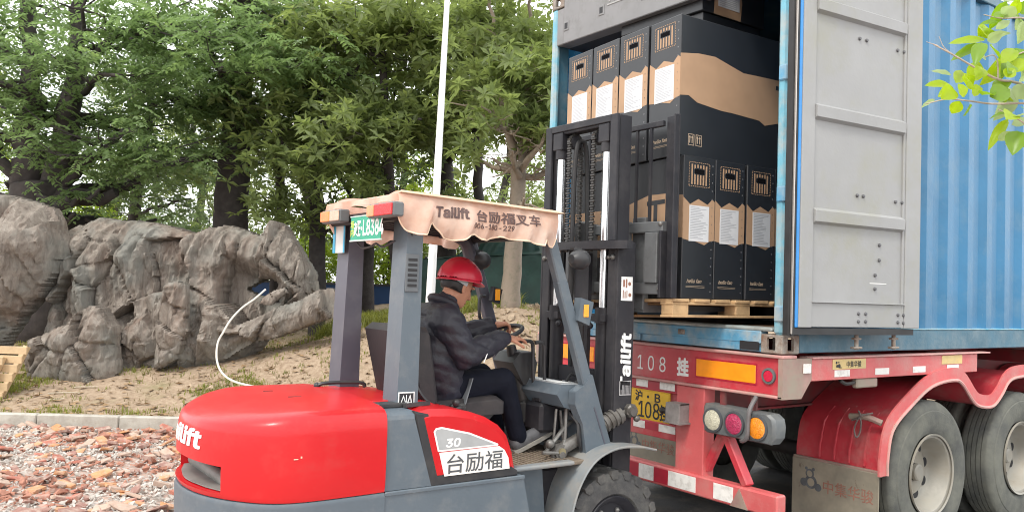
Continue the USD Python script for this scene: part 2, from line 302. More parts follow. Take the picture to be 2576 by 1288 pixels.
con.part('kick_plate_lip', door_box(.132, DW - .162, -.017, .004, .329, .335, .002), DOORGREY, parent=dr)
bolts = [(.58, .265), (.65, .265), (.98, .262), (1.035, .262), (.58, .215), (.65, .215), (.98, .213), (1.035, .21), (.79, .72), (.79, .62), (.75, .52), (.75, .43), (.56, 1.03), (.62, 1.03), (.95, 1.02), (1.02, 1.02), (.56, 2.06), (.63, 2.06), (.95, 2.05), (1.02, 2.05)]
for a, zz in bolts: con.part('door_bolt', placed(lathe([(0, .012), (.009, .011), (.012, .004), (.012, 0)], 10, 'z'), DO + DD * a + DN * (-.010 if zz < .33 else -.0175) + np.array([0, 0, zz]), DD, (0, 0, 1)), DARKBOLT, parent=dr)
con.part('door_scratch', door_box(.70, .87, -.0178, -.0172, .463, .468), WHITEINK, parent=dr)
con.part('gasket', cat([door_box(-.03, -.006, -.05, -.012, DB - .05, DT), door_box(-.055, -.032, -.06, -.02, DB - .05, DT), door_box(-.02, DW - .05, -.06, -.01, DB - .045, DB - .004)]), RUBBER, parent=dr, label='black rubber door gasket')
con.part('gasket_strip', door_box(-.037, -.031, -.018, -.006, DB - .04, DT), look('gasket_steel', (0.5, 0.46, 0.42), 0.35, metal=0.7), parent=dr)
for a in (.62, 1.0): con.part('locking_bar_foot', cat([cyl(DO + DD * a + DN * -.05 + np.array([0, 0, .03]), DO + DD * a + DN * -.05 + np.array([0, 0, .14]), .014, 10), door_box(a - .04, a + .04, -.07, -.03, .035, .05, .005), door_box(a - .035, a + .035, -.065, -.035, .095, .108, .004)]), CASTING, parent=dr)
# --- the left door, folded back along the far side
m = box(.16, 1.34, CW + .012, CW + .05, ZC + DB, ZC + DT); con.part('door', m, BLUE, label='left-hand door folded back along the far side')
# ================================================================ trailer
RED = look('trailer_red', (0.44, 0.034, 0.047), 0.45, specks=[((12, 12, 14), .68, (0.15, 0.07, 0.05)), ((5, 5, 9), .70, (0.46, 0.27, 0.25))], vary=0.14, vscale=3, dirt=(0.38, 0.13, 0.12), dirt_amt=0.3, dirt_scale=3.5, bump=0.12, bscale=40)
SALMON = look('sun_faded_red', (0.53, 0.10, 0.10), 0.45, specks=[((12, 12, 14), .69, (0.17, 0.08, 0.06))], vary=0.12, vscale=3, dirt=(0.48, 0.19, 0.17), dirt_amt=0.32, dirt_scale=4, bump=0.12, bscale=40)
DARKRED = look('frame_red_with_shade', (0.20, 0.02, 0.025), 0.6, vary=0.2, vscale=4, dirt=(0.09, 0.06, 0.05), dirt_amt=0.4)  # darker copy of the trailer red, underframe shade put into the colour
PINK = look('faded_red_edge', (0.50, 0.24, 0.22), 0.55, vary=0.15, vscale=7, dirt=(0.34, 0.25, 0.21), dirt_amt=0.4, dirt_scale=8)
DIRTYPINK = look('dirty_red', (0.30, 0.17, 0.15), 0.65, vary=0.25, vscale=8, dirt=(0.26, 0.22, 0.17), dirt_amt=0.55, dirt_scale=7)
ORANGE = look('orange_reflector', (0.85, 0.28, 0.01), 0.35, vary=0.08, vscale=15)
WHITETAPE = look('white_tape', (0.72, 0.70, 0.66), 0.45, vary=0.08, vscale=18, dirt=(0.45, 0.42, 0.38), dirt_amt=0.25, dirt_scale=14)
REDTAPE = look('red_tape', (0.34, 0.012, 0.03), 0.4, vary=0.12, vscale=14)
LAMPGREY = look('lamp_grey', (0.10, 0.11, 0.113), 0.5, vary=0.15, vscale=8, dirt=(0.17, 0.165, 0.15), dirt_amt=0.3)
CHASSIS = look('chassis_black', (0.022, 0.02, 0.02), 0.7, vary=0.3, vscale=5, dirt=(0.06, 0.05, 0.04), dirt_amt=0.35)
tr = Thing('semi_trailer', 'faded red skeletal semi trailer carrying the blue container', 'trailer', (4.5, 1.22, 0))
Y0, Y1 = -.028, CW + .028
tr.part('rear_beam', cat([box(.0, .10, Y0 + .03, Y1 - .03, 1.192, 1.425, .004)]), RED, label='red rear cross beam with painted number')
tr.part('beam_flange', box(-.025, .12, Y0, Y1, 1.424, 1.443, .005), PINK); tr.part('beam_flange', box(-.03, .11, Y0, Y1, 1.175, 1.193, .005), PINK)
for y0, y1, s in ((Y0 - .004, Y0 + .03, 0), (Y1 - .03, Y1 + .004, 1)):
    tr.part('beam_end_plate', slab_y([(-.03, 1.175), (.161, 1.173), (.264, 1.289), (.264, 1.423), (-.03, 1.423)], y0, y1), DIRTYPINK, label='dirt-covered end plate of the rear beam')
    tr.part('side_beam', box(.2645, 2.416, y0 + .004, y1 - .004, 1.278, 1.418, .004), SALMON)
    tr.part('side_beam_flange', box(.2645, 2.6, y0 - .01 if s == 0 else y0 - .06, y1 + .06 if s == 0 else y1 + .01, 1.419, 1.430, .003), PINK)
tr.part('corner_reflector', cat([box(.17, .25, Y0 - .012, Y0 - .004, 1.33, 1.39, .004)]), WHITETAPE)
def facing_rear(m, y, z, x): return placed(m, (x, y, z), (0, -1, 0), (0, 0, 1))
def facing_side(m, x, z, y): return placed(m, (x, y, z), (1, 0, 0), (0, 0, 1))
for k, (t, yy, hh, fnt, b) in enumerate((('1', 1.235, .105, 'latin', 0), ('0', 1.125, .105, 'latin', 0), ('8', 1.01, .105, 'latin', 0), ('挂', .815, .095, 'cjk', 5))):
    tr.part('painted_character', facing_rear(lettering(t, hh, fnt, b, .001, wide=.85), yy, 1.297, -.0005), WHITEINK)
for a, b in ((.192, .69), (1.75, 2.25)): tr.part('reflector_plate', cat([box(-.006, .0, a, b, 1.25, 1.365, .003)]), ORANGE, label='orange reflective plate'); tr.part('reflector_border', box(-.003, .001, a - .012, b + .012, 1.238, 1.377, .002), REDTAPE)
for yy in (.09, 2.35):
    p = tr.part('round_reflector', placed(lathe([(.0, .012), (.034, .012), (.036, .006), (.036, 0)], 24, 'z'), (-.002, yy, 1.308), (0, -1, 0), (0, 0, 1)), look('red_lens', (0.5, 0.02, 0.05), 0.2, vary=0.1, vscale=60, coat=0.5))
    tr.part('reflector_rim', placed(lathe([(.036, .0), (.038, .014), (.05, .012), (.052, 0)], 24, 'z'), (-.001, yy, 1.308), (0, -1, 0), (0, 0, 1)), LAMPGREY, parent=p)
# centre panel with posts
for a, b in ((.604, .857), (1.581, 1.834)): tr.part('rear_post', box(-.012, .10, a, b, .565, 1.174, .006), SALMON)
tr.part('centre_panel', box(.02, .05, .8575, 1.5805, .885, 1.174), RED); tr.part('centre_panel_bar', box(.0, .06, .8578, 1.5802, 1.10, 1.172, .004), REDTAPE); tr.part('centre_panel_bar', box(.0, .06, .8578, 1.5802, .772, .884, .004), RED)
for zz, ys in ((1.145, ((.885, 1.03), (1.15, 1.27), (1.40, 1.52))), (.845, ((.87, 1.03), (1.17, 1.29), (1.40, 1.53)))):
    for a, b in ys: tr.part('reflective_tape', box(-.003, .001, a, b, zz - .026, zz + .026, .001), WHITETAPE)
tr.part('tape_red', box(-.002, .001, 1.0305, 1.1695, .818, .872, .0005), REDTAPE)
npl = tr.part('number_plate', box(.004, .012, .944, 1.40, .886, 1.094, .004), look('plate_yellow', (0.72, 0.43, 0.012), 0.45, vary=0.1, vscale=8, dirt=(0.4, 0.28, 0.06), dirt_amt=0.25), label='yellow number plate')
for t, yy, zz, hh, fnt, b, w in (('沪', 1.245, 1.05, .06, 'cjk', 3, 1.0), ('·', 1.15, 1.05, .06, 'cjk', 3, 1.), ('B', 1.055, 1.05, .06, 'latin', 3, 1.25), ('1', 1.215, .955, .115, 'latin', 1, .85), ('0', 1.145, .955, .115, 'latin', 1, .8), ('8', 1.065, .955, .115, 'latin', 1, .8), ('挂', .985, .95, .085, 'cjk', 3, .8)):
    tr.part('plate_character', facing_rear(lettering(t, hh, fnt, b, .001, wide=w), yy, zz, .0035), BLACKINK, parent=npl)
tr.part('plate_frame', cat([box(.003, .013, .935, 1.41, .878, .886), box(.003, .013, .935, 1.41, 1.094, 1.10), box(.003, .013, .935, .944, .886, 1.094), box(.003, .013, 1.40, 1.41, .886, 1.094)]), look('plate_rim', (0.62, 0.37, 0.02), 0.4), parent=npl)
st = tr.part('bracket_box', cat([box(-.11, -.10, .745, .865, .925, 1.055, .002), box(-.11, -.013, .735, .745, .925, 1.055, .002), box(-.10, -.013, .735, .865, 1.045, 1.055), box(-.12, -.013, .72, .875, .915, .925)]), look('dull_steel', (0.24, 0.22, 0.21), 0.6, metal=0.2, vary=0.25, vscale=14), label='open grey steel bracket')
tr.part('bracket_knob', cat([cyl((-.06, .87, .985), (-.06, .93, .985), .018, 10), ball((-.06, .94, .985), .025, 2)]), CHASSIS)
# tail lamps
def tail_lamp(s0):
    yy = lambda y: y if s0 == 0 else CW - y
    pts = [(.564, .905), (.57, 1.06), (.555, 1.085), (.04, 1.078), (.0, 1.05), (-.012, 1.0), (-.005, .935), (.03, .892), (.535, .892)]
    L = tr.part('tail_lamp', hull([(x, yy(y), z) for x in (-.05, .04) for y, z in pts] + [(-.065, yy(y * .93 + .02), z * .93 + .07) for y, z in pts]), LAMPGREY, label='grey tail lamp cluster with three round lenses')
    for y, c, nm in ((.476, (0.52, 0.50, 0.38), 'clear_lens'), (.300, (0.40, 0.03, 0.09), 'red_lens_round'), (.122, (0.80, 0.25, 0.01), 'amber_lens')):
        mt = look(nm, c, 0.18, vary=0.25, vscale=55, bump=0.6, bscale=110, coat=0.6)
        l = tr.part('lens', placed(lathe([(0, .022), (.04, .020), (.066, .012), (.068, 0)], 28, 'z'), (-.064, yy(y), .984), (0, -1, 0), (0, 0, 1)), mt, parent=L)
        tr.part('lens_rim', placed(lathe([(.066, 0), (.068, .016), (.080, .014), (.082, 0)], 28, 'z'), (-.0635, yy(y), .984), (0, -1, 0), (0, 0, 1)), look('rim_dark', (0.06, 0.065, 0.07), 0.5), parent=L)
    tr.part('lamp_bracket', cat([box(-.01, .01, yy(.2) - .02, yy(.2) + .02, 1.08, 1.18), box(-.01, .01, yy(.45) - .02, yy(.45) + .02, 1.08, 1.18)]), DARKRED, parent=L)
    if s0 == 0: tr.part('cable', tube(smooth_path([(-.02, .17, 1.17), (-.085, .165, 1.10), (-.095, .17, 1.02), (-.09, .18, .92), (-.06, .24, .885), (0, .3, .88)], 24), .014, 7), look('grey_cable', (0.13, 0.12, 0.12), 0.6), parent=L)
tail_lamp(0); tail_lamp(1)
tr.part('bumper_bar', box(-.04, .05, Y0 + .01, Y1 - .01, .452, .588, .01), SALMON, label='red bumper bar with reflective strips')
for s0 in (0, 1):
    for a, b, mt in ((1.03, 1.18, 0), (.637, .89, 0), (.32, .483, 0), (.8905, 1.0295, 1), (1.1805, 1.29, 1)):
        if s0 and b > 1.2: continue
        yy = (a, b) if s0 == 0 else (CW - b + .0, CW - a)
        if s0 and yy[0] < 1.3: continue
        tr.part('reflective_tape', box(-.0425, -.039, yy[0], yy[1], .470, .572, .001), REDTAPE if mt else WHITETAPE)
    f = (lambda y: y) if s0 == 0 else (lambda y: CW - y)
    tr.part('brace', bar((.02, f(.25), .5905), (.02, f(.45), .93), .05, .075, (1, 0, 0), .006), RED); tr.part('brace', bar((.05, f(.62), .62), (.045, f(.46), .93), .05, .06, (1, 0, 0), .006), RED)
    tr.part('gusset', slab_x([(f(.20), .455), (f(.34), .455), (f(.27), .575)], -.046, -.0405), DIRTYPINK)
# side markings
yz = Y0
for x in (.515, .987, 1.47, 1.951): tr.part('reflective_tape', box(x, x + .172, yz - .0025, yz + .001, 1.297, 1.341, .001), WHITETAPE)
STK = look('sticker_yellow', (0.60, 0.44, 0.17), 0.5, vary=0.12, vscale=14, dirt=(0.45, 0.36, 0.2), dirt_amt=0.35)
SIX = facing_side(lettering('中集华骏', .032, 'cjk', 1, .001), .73, 1.378, yz - .0036)
s1 = tr.part('sticker', box(.491, .871, yz - .003, yz, 1.346, 1.412), STK, label='pale yellow sticker with dark lettering')
tr.part('sticker_text', SIX, BLACKINK, parent=s1)
tr.part('sticker_emblem', cat([facing_side(poly_mesh(unary_union([Point(-.018, .012).buffer(.009), Point(.006, .014).buffer(.006), Point(-.012, -.01).buffer(.010), Point(.012, -.01).buffer(.014), sbox(.02, -.024, .04, -.018)]), .001), .55, 1.378, yz - .0036)]), BLACKINK, parent=s1)
s2 = tr.part('sticker', box(1.874, 2.172, yz - .003, yz, 1.348, 1.412), STK, label='pale yellow blank sticker')
tr.part('marker_lamp', box(.79, 1.04, yz + .01, yz + .05, 1.212, 1.277, .008), DIRTYPINK)
tr.part('marker_bracket', tube(smooth_path([(.62, 0, 1.27), (.68, -.005, 1.245), (.78, 0, 1.25)], 10), .012, 6), CHASSIS)
# chassis
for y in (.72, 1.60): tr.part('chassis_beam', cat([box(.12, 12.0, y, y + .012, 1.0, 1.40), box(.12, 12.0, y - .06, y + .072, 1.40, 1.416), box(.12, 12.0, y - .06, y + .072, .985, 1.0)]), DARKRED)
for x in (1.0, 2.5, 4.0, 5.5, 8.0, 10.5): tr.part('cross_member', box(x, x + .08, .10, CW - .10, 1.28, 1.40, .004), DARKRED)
for x in (1.76, 3.19, 4.62):
    tr.part('axle', cat([cyl((x, .1, .54), (x, CW - .1, .54), .065, 16)]), CHASSIS)
    for y in (.60, 1.84): tr.part('leaf_spring', cat([bar((x - .5, y, .78 + .02 * k), (x + .5, y, .78 + .02 * k), .08, .014) for k in range(5)] + [box(x - .06, x + .06, y - .05, y + .05, .6, .9)]), CHASSIS)
    for y in (.34, 1.90): tr.part('brake_drum', cyl((x, y, .54), (x, y + .2, .54), .21, 28), CHASSIS)
# wheels
TYRE = look('trailer_tyre', (0.075, 0.077, 0.072), 0.85, vary=0.22, vscale=5, dirt=(0.15, 0.15, 0.125), dirt_amt=0.5, dirt_scale=3, bump=0.2, bscale=50, spec=0.3)
RIM = look('trailer_rim', (0.30, 0.285, 0.245), 0.55, metal=0.1, vary=0.22, vscale=6, dirt=(0.22, 0.19, 0.145), dirt_amt=0.4, bump=0.1)
def ribbed_tyre(cx, y0, w, R=.54, r=.285, s=1):
    pf = [(r + .004, .035), (r + .03, .012), (r + .07, .002), (R - .12, .0), (R - .075, .004), (R - .068, .010), (R - .055, .010), (R - .02, .022), (R - .006, .038)]
    tread = []
    for k in range(5):
        c = .045 + (w - .09) * (k + .5) / 5; h = (w - .09) / 10
        tread += [(R - .0, c - h * .8), (R, c + h * .8), (R - .014, c + h * .86), (R - .014, c + h * 1.14)]
    pf += tread[:-2] + [(q, w - z) for q, z in pf[::-1]]
    return lathe([(q, z) for q, z in pf], 72, 'y', (cx, y0, .54))
def rim_mesh(cx, y0, s=1):
    pf = [(.287, .002), (.300, -.004), (.300, .012), (.272, .016), (.262, .03), (.255, .06), (.235, .10), (.228, .135), (.205, .16), (.195, .165)]
    pf += [(.16, .15), (.13, .145), (.0, .145)]
    m = lathe(pf, 56, 'y', (cx, y0, .54)); return m
for n, x in enumerate((1.76, 3.19, 4.62)):
    for side in (0, 1):
        for dual in (0, 1):
            y = (-.03 + .315 * dual) if side == 0 else (CW + .03 - .28 - .315 * dual)
            t = ribbed_tyre(x, y, .28)
            if side == 1: t.vertices[:, 1] = 2 * y + .28 - t.vertices[:, 1]; t.invert()
            w = tr.part('wheel', t, TYRE)
            if dual == 0:
                rm = rim_mesh(x, y)
                if side == 1: rm.vertices[:, 1] = 2 * y + .28 - rm.vertices[:, 1]; rm.invert()
                tr.part('rim', rm, RIM, parent=w)
                if side == 0:
                    for k in range(8):
                        a = k * TAU / 8 + .3
                        tr.part('rim_hole', placed(lathe([(0, .002), (.034, .002), (.037, 0)], 16, 'z'), (x + .178 * math.cos(a), y + .1555, .54 + .178 * math.sin(a)), (1, 0, 0), (0, 0, 1)), BLACKINK, parent=w)
                    for k in range(0):
                        a = k * TAU / 10; tr.part('wheel_nut', cyl((x + .118 * math.cos(a), y + .146, .54 + .118 * math.sin(a)), (x + .118 * math.cos(a), y + .115, .54 + .118 * math.sin(a)), .015, 6), RIM, parent=w)
                    tr.part('hub', lathe([(.0, .095), (.05, .096), (.062, .105), (.064, .15)], 28, 'y', (x, y, .54)), RIM, parent=w)
# fenders: a folded sheet over both wheels
FP = smooth_path([(1.13, .60), (1.135, .73), (1.20, .92), (1.44, 1.075), (1.72, 1.20), (2.03, 1.235), (2.17, 1.20), (2.35, 1.055), (2.48, 1.012), (2.66, 1.01), (2.80, 1.09), (2.92, 1.19), (3.1, 1.225), (3.5, 1.225), (3.62, 1.18), (3.82, 1.05), (3.95, 1.01), (4.12, 1.01), (4.28, 1.09), (4.42, 1.2), (4.75, 1.225), (5.0, 1.08), (5.15, .85), (5.18, .6)], 110)
def ribbon(path, y0, y1, lift=0.0):
    p = np.asarray(path); n = len(p); t = np.gradient(p, axis=0); t /= np.linalg.norm(t, axis=1, keepdims=True); nn = np.stack([-t[:, 1], t[:, 0]], 1)
    a, b = p + nn * lift, p + nn * (lift + .006); v = []
    for q, y in ((a, y0), (a, y1), (b, y1), (b, y0)): v.append(np.stack([q[:, 0], np.full(n, y), q[:, 1]], 1))
    v = np.vstack(v); i = np.arange(n - 1); f = []
    for k in range(4):
        o0, o1 = k * n, ((k + 1) % 4) * n; f += [np.stack([o0 + i, o1 + i, o1 + i + 1], 1), np.stack([o0 + i, o1 + i + 1, o0 + i + 1], 1)]
    return trimesh.Trimesh(v, np.vstack(f), process=False)
for side in (0, 1):
    y0, y1 = (-.03, .60) if side == 0 else (CW - .60, CW + .03)
    fd = tr.part('fender', ribbon(FP, y0, y1 + (.08 if side == 0 else 0)), RED, label='dented red mudguard over the wheels')
    ye = y0 if side == 0 else y1
    n = len(FP); t = np.gradient(FP, axis=0); t /= np.linalg.norm(t, axis=1, keepdims=True); nn = np.stack([-t[:, 1], t[:, 0]], 1)
    inner, outer = FP - nn * .01, FP + nn * .085
    tr.part('fender_lip', slab_y(Polygon(np.vstack([inner, outer[::-1]])).buffer(0), ye - .007, ye + .007), SALMON, parent=fd)
    tr.part('fender_bead', tube(np.stack([inner[:, 0], np.full(n, ye - .008), inner[:, 1]], 1), .013, 6), PINK, parent=fd)
    if side == 0:
        for yy in (.12, .24, .36, .48): tr.part('fender_rib', tube([(1.118, yy, .64), (1.122, yy, .73), (1.172, yy, .90), (1.30, yy, 1.0)], .010, 6), RED, parent=fd)
        tr.part('fender_stay', tube(smooth_path([(1.13, .0, .955), (1.10, .10, .985), (1.09, .22, .975)], 8), .022, 8), DIRTYPINK, parent=fd)
        tr.part('tied_wire', tube(smooth_path([(1.10, .16, 1.02), (1.07, .13, .99), (1.08, .20, .95), (1.06, .12, .97), (1.075, .13, .88), (1.06, .15, .84), (1.07, .17, .90), (1.06, .12, .99), (1.10, .05, 1.02)], 50), .006, 5), look('wire_grey', (0.16, 0.13, 0.12), 0.6), parent=fd)
    FLAP = look('mud_flap_tan', (0.27, 0.235, 0.175), 0.75, specks=[((10, 10, 5), .64, (0.15, 0.12, 0.09))], vary=0.18, vscale=5, dirt=(0.19, 0.17, 0.13), dirt_amt=0.5, dirt_scale=4)
    tr.part('flap_strip', box(1.095, 1.125, y0 + .015, y1 + (.09 if side == 0 else 0), .585, .625, .004), DIRTYPINK, parent=fd)
    fl = tr.part('mud_flap', box(1.085, 1.099, y0 + .02, y1 + .02, .14, .64, .004), FLAP, parent=fd, label='dusty tan mud flap with red lettering') if False else tr.part('mud_flap', box(1.085, 1.0945, y0 + .02, y1 + (.09 if side == 0 else 0), .14, .61, .004), FLAP, label='dusty tan mud flap with faded red lettering')
    yc = (y0 + y1) / 2
    tr.part('flap_lettering', facing_rear(lettering('中集华骏', .075, 'cjk', 0, .001), yc - .06, .44, 1.0842), look('faded_red_ink', (0.27, 0.12, 0.085), 0.7, vary=0.3, vscale=20), parent=fl)
    blob = unary_union([Point(0, .05).buffer(.035), Point(-.03, .085).buffer(.012), Point(.03, .085).buffer(.012), Point(.01, -.01).buffer(.05), Point(-.05, -.02).buffer(.03), Point(.07, -.04).buffer(.028)]).difference(unary_union([Point(-.002, .048).buffer(.024), Point(.01, -.012).buffer(.03)]))
    tr.part('flap_emblem', facing_rear(poly_mesh(blob, .001), yc + .25, .46, 1.0842), look('faded_grey_ink', (0.10, 0.105, 0.11), 0.7, vary=0.3, vscale=20), parent=fl)
# ================================================================ the palletised cartons
KBLACK = look('carton_black', (0.0135, 0.0145, 0.0165), 0.40, specks=[((30, 30, 8), .75, (0.06, 0.06, 0.06))], vary=0.16, vscale=5, bump=0.04, bscale=40, spec=0.62)
KRAFT = look('carton_kraft', (0.37, 0.235, 0.14), 0.7, vary=0.07, vscale=6)
LABEL = look('carton_label', (0.58, 0.59, 0.60), 0.55, vary=0.03, vscale=30)
PRINT = look('label_print', (0.30, 0.31, 0.33), 0.6)
HOLE = look('handle_hole', (0.006, 0.006, 0.007), 0.9, spec=0.05)
YAW = -.031; LC = np.array([-.42, .46, 0.0])
ca, sa = math.cos(YAW), math.sin(YAW)
def on_load(m, e1, e2, o):
    """Local x along e1, local y along e2 (inwards), local z up; the load as a whole is turned a little."""
    T = np.eye(4); T[:3, 0], T[:3, 1], T[:3, 2], T[:3, 3] = e1, e2, np.cross(e1, e2), o
    R = np.eye(4); R[:2, :2] = [[ca, -sa], [sa, ca]]; R[:3, 3] = LC
    m = m.copy(); m.apply_transform(R @ T); m.vertices[:, 2] -= .036 * (m.vertices[:, 1] - .46); return m
KW, KD, KH = .297, 1.19, .926
def on_face(poly, z=.0009): return placed(poly_mesh(poly, .0012), (0, 0, 0), (1, 0, 0), (0, 0, 1)).apply_translation([0, 0, 0])
def carton(label, group, e1, e2, o, big=0, full=True):
    """big: which long side shows: 0 none, 1 right end (x = KW), -1 left end (x = 0)."""
    jr = np.random.default_rng(len(USED) * 31 + USED.get(('/World', 'carton'), 0)); JM = trimesh.transformations.rotation_matrix(jr.normal(0, .006), [0, 0, 1]); JM[:3, 3] = [jr.normal(0, .0015), abs(jr.normal(0, .006)), 0]; lj = jr.normal(0, .005, 2)
    def put(m): m = m.copy(); m.apply_transform(JM); return on_load(m, e1, e2, o)
    base = put(box(KW / 2 - .01, KW / 2 + .01, .5, .52, 0, .01)).bounds[0]
    t = Thing('carton', label, 'carton', base, group)
    t.part('box', put(box(.005, KW - .005, .0, KD, .001, KH - .002, .004)), KBLACK)
    top = [(.005, .653), (.066, .61), (.14, .648), (.227, .617), (.27, .655), (KW - .005, .640)]; bot = [(KW - .005, .385), (.25, .378), (.204, .352), (.12, .372), (.06, .376), (.005, .384)]
    t.part('kraft_band', put(on_face(Polygon(top + bot))), KRAFT)
    lb = t.part('label', put(box(.058 + lj[0], .238 + lj[0], -.0028, -.0012, .371 + lj[1], .603 + lj[1])), LABEL)
    lines = [sbox(.068 + lj[0], .59 + lj[1] - .0105 * k, .068 + lj[0] + jr.uniform(.07, .16), .593 + lj[1] - .0105 * k) for k in range(20)]
    t.part('label_print', put(placed(poly_mesh(unary_union(lines), .0006), (0, -.0028, 0), (1, 0, 0), (0, 0, 1))), PRINT, parent=lb)
    d = []
    for k in range(11): d += [sbox(.052 + .0175 * k, .882, .062 + .0175 * k, .886), sbox(.052 + .0175 * k, .727, .062 + .0175 * k, .731)]
    for k in range(9): d += [sbox(.050, .731 + .0172 * k, .0535, .742 + .0172 * k), sbox(.238, .731 + .0172 * k, .2415, .742 + .0172 * k)]
    for k in range(6): d.append(sbox(.072 + .0262 * k, .74, .084 + .0262 * k, .872 - .004 * (k % 2)))
    hole = sbox(.108, .815, .182, .836).buffer(.004).union(sbox(.122, .836, .134, .843)).union(sbox(.15, .836, .162, .843))
    t.part('handle_print', put(on_face(unary_union(d).difference(hole.buffer(.006)))), KRAFT)
    t.part('handle_hole', put(on_face(hole, 0)), HOLE)
    t.part('script_mark', put(placed(cat([lettering('hello fan', .024, 'latin', 0, .001, .3).apply_translation([.125, .116, 0]), poly_mesh(unary_union([sbox(.045, .082, .215, .084), sbox(.045, .074, .215, .076)]), .001)]), (0, -.0, 0), (1, 0, 0), (0, 0, 1))), look('script_tan', (0.40, 0.31, 0.22), 0.6))
    t.part('edge_dots', put(on_face(unary_union([Point(.268, .05 + .055 * k).buffer(.0045) for k in range(16)]))), look('dot_grey', (0.15, 0.15, 0.155), 0.5), kind='stuff')
    if big:
        x = KW - .0049 if big == 1 else .0049
        side = lambda poly, tk=.0012: put(placed(poly_mesh(poly, tk), (x, 0 if big == 1 else 0, 0), (0, 1, 0) if big == 1 else (0, -1, 0), (0, 0, 1)))
        q = 1 if big == 1 else -1
        bt = [(0, .665), (.16, .690), (.32, .696), (.60, .633), (.82, .639), (KD, .644)]; bb = [(KD, .36), (1.01, .343), (.83, .301), (.77, .328), (.5, .341), (.39, .341), (.16, .363), (.08, .400), (0, .391)]
        t.part('kraft_band', side(Polygon([(q * a, z) for a, z in bt + bb])), KRAFT)
        if big == -1:   # the long side that faces the forklift carries a big cut letter in the band
            t.part('big_letter', side(unary_union([sbox(-.335, .625, -.165, .655), sbox(-.27, .50, -.235, .625), sbox(-.60, .50, -.56, .655), sbox(-.70, .50, -.66, .655)]), .0022), KBLACK)
        else:
            fr = []
            for a in (.085, .155): fr += [sbox(a, .075, a + .055, .15).difference(sbox(a + .004, .079, a + .051, .146)), sbox(a + .012, .09, a + .018, .13), sbox(a + .034, .09, a + .04, .13), Polygon([(a + .006, .125), (a + .024, .125), (a + .015, .14)]), Polygon([(a + .028, .125), (a + .046, .125), (a + .037, .14)])]
            t.part('handling_marks', side(unary_union(fr)), look('script_tan', (0.40, 0.31, 0.22), 0.6))
            t.part('big_letter', side(unary_union([sbox(.985, .50, 1.03, .60), sbox(.94, .57, .985, .60)]), .0022), KBLACK)
X1, Y1v = np.array([1.0, 0, 0]), np.array([0, 1.0, 0])
zl, zu = 1.774, 1.774 + KH
order = ['nearest, at the stack corner', 'second from the stack corner', 'third from the stack corner', 'farthest, by the blue wall']
for k in range(4):
    carton(f'black carton in the upper layer facing the forklift, {order[k]}', 'cartons on the raised pallet', -Y1v, X1, np.array([-.02, KW * (k + 1) + .003 * k + .04, zu + .002]), big=1 if k == 0 else 0)
names = ['at the end by the forklift backrest', 'second from the backrest', 'third from the backrest, beside the door post', 'deepest inside']
for k in range(4):
    carton(f'black carton in the lower layer, {names[k]}', 'cartons on the raised pallet', X1, Y1v, np.array([KW * k + .003 * k, 0, zl]), big=-1 if k == 0 else 0)
# cartons lie flat on top of the stack, under the container roof
zt = zu + KH + .006
t = Thing('carton', 'plain black side of the flat carton directly on top of the stack', 'carton', (.5, 1.2, zt), 'cartons lying flat on the stack')
t.part('box', box(.10, .74, .80, 1.62, zt, zt + .196, .004), KBLACK)
t = Thing('carton', 'flat black carton with a kraft band and white label, topmost of all', 'carton', (.5, 1.2, zt + .198), 'cartons lying flat on the stack')
zt += .198
t.part('box', box(.07, .76, .78, 1.62, zt, zt + .27, .004), KBLACK)
t.part('kraft_band', slab_y([(.192, zt + .001), (.485, zt + .001), (.50, zt + .13), (.485, zt + .268), (.215, zt + .268), (.20, zt + .12)], .7785, .7799), KRAFT); t.part('label', box(.235, .47, .7768, .7784, zt + .065, zt + .262), LABEL)
t.part('label_print', cat([box(.25, .44, .7762, .7767, zt + .078 + .014 * k, zt + .0805 + .014 * k) for k in range(12)]), PRINT)
# dark cargo deeper inside
DC = [('stack of black cartons against the left wall inside the container', 1.0, 2.1, 1.32, 2.33, 2.0), ('stack of black cartons deep inside the container', 1.3, 2.4, .12, 1.25, 2.1)]
for lb, xa, xb, ya, yb, hh in DC:
    for k in range(3):
        for j in range(2):
            t = Thing('stored_carton', lb + f', {["bottom", "middle", "top"][k]} row {["by the opening", "behind"][j]}', 'carton', ((xa + xb) / 2 + j * 1.12, (ya + yb) / 2, ZC + .16 + k * hh / 3), 'cartons stored inside the container')
            t.part('box', box(xa + j * 1.12, xb + j * 1.12, ya, yb, ZC + .16 + k * hh / 3, ZC + .158 + (k + 1) * hh / 3, .005), KBLACK)
            t.part('kraft_band', box(xa - .0012 + j * 1.12, xa + j * 1.12 + .001, ya + .01, yb - .01, ZC + .16 + (k + .38) * hh / 3, ZC + .16 + (k + .64) * hh / 3), KRAFT)
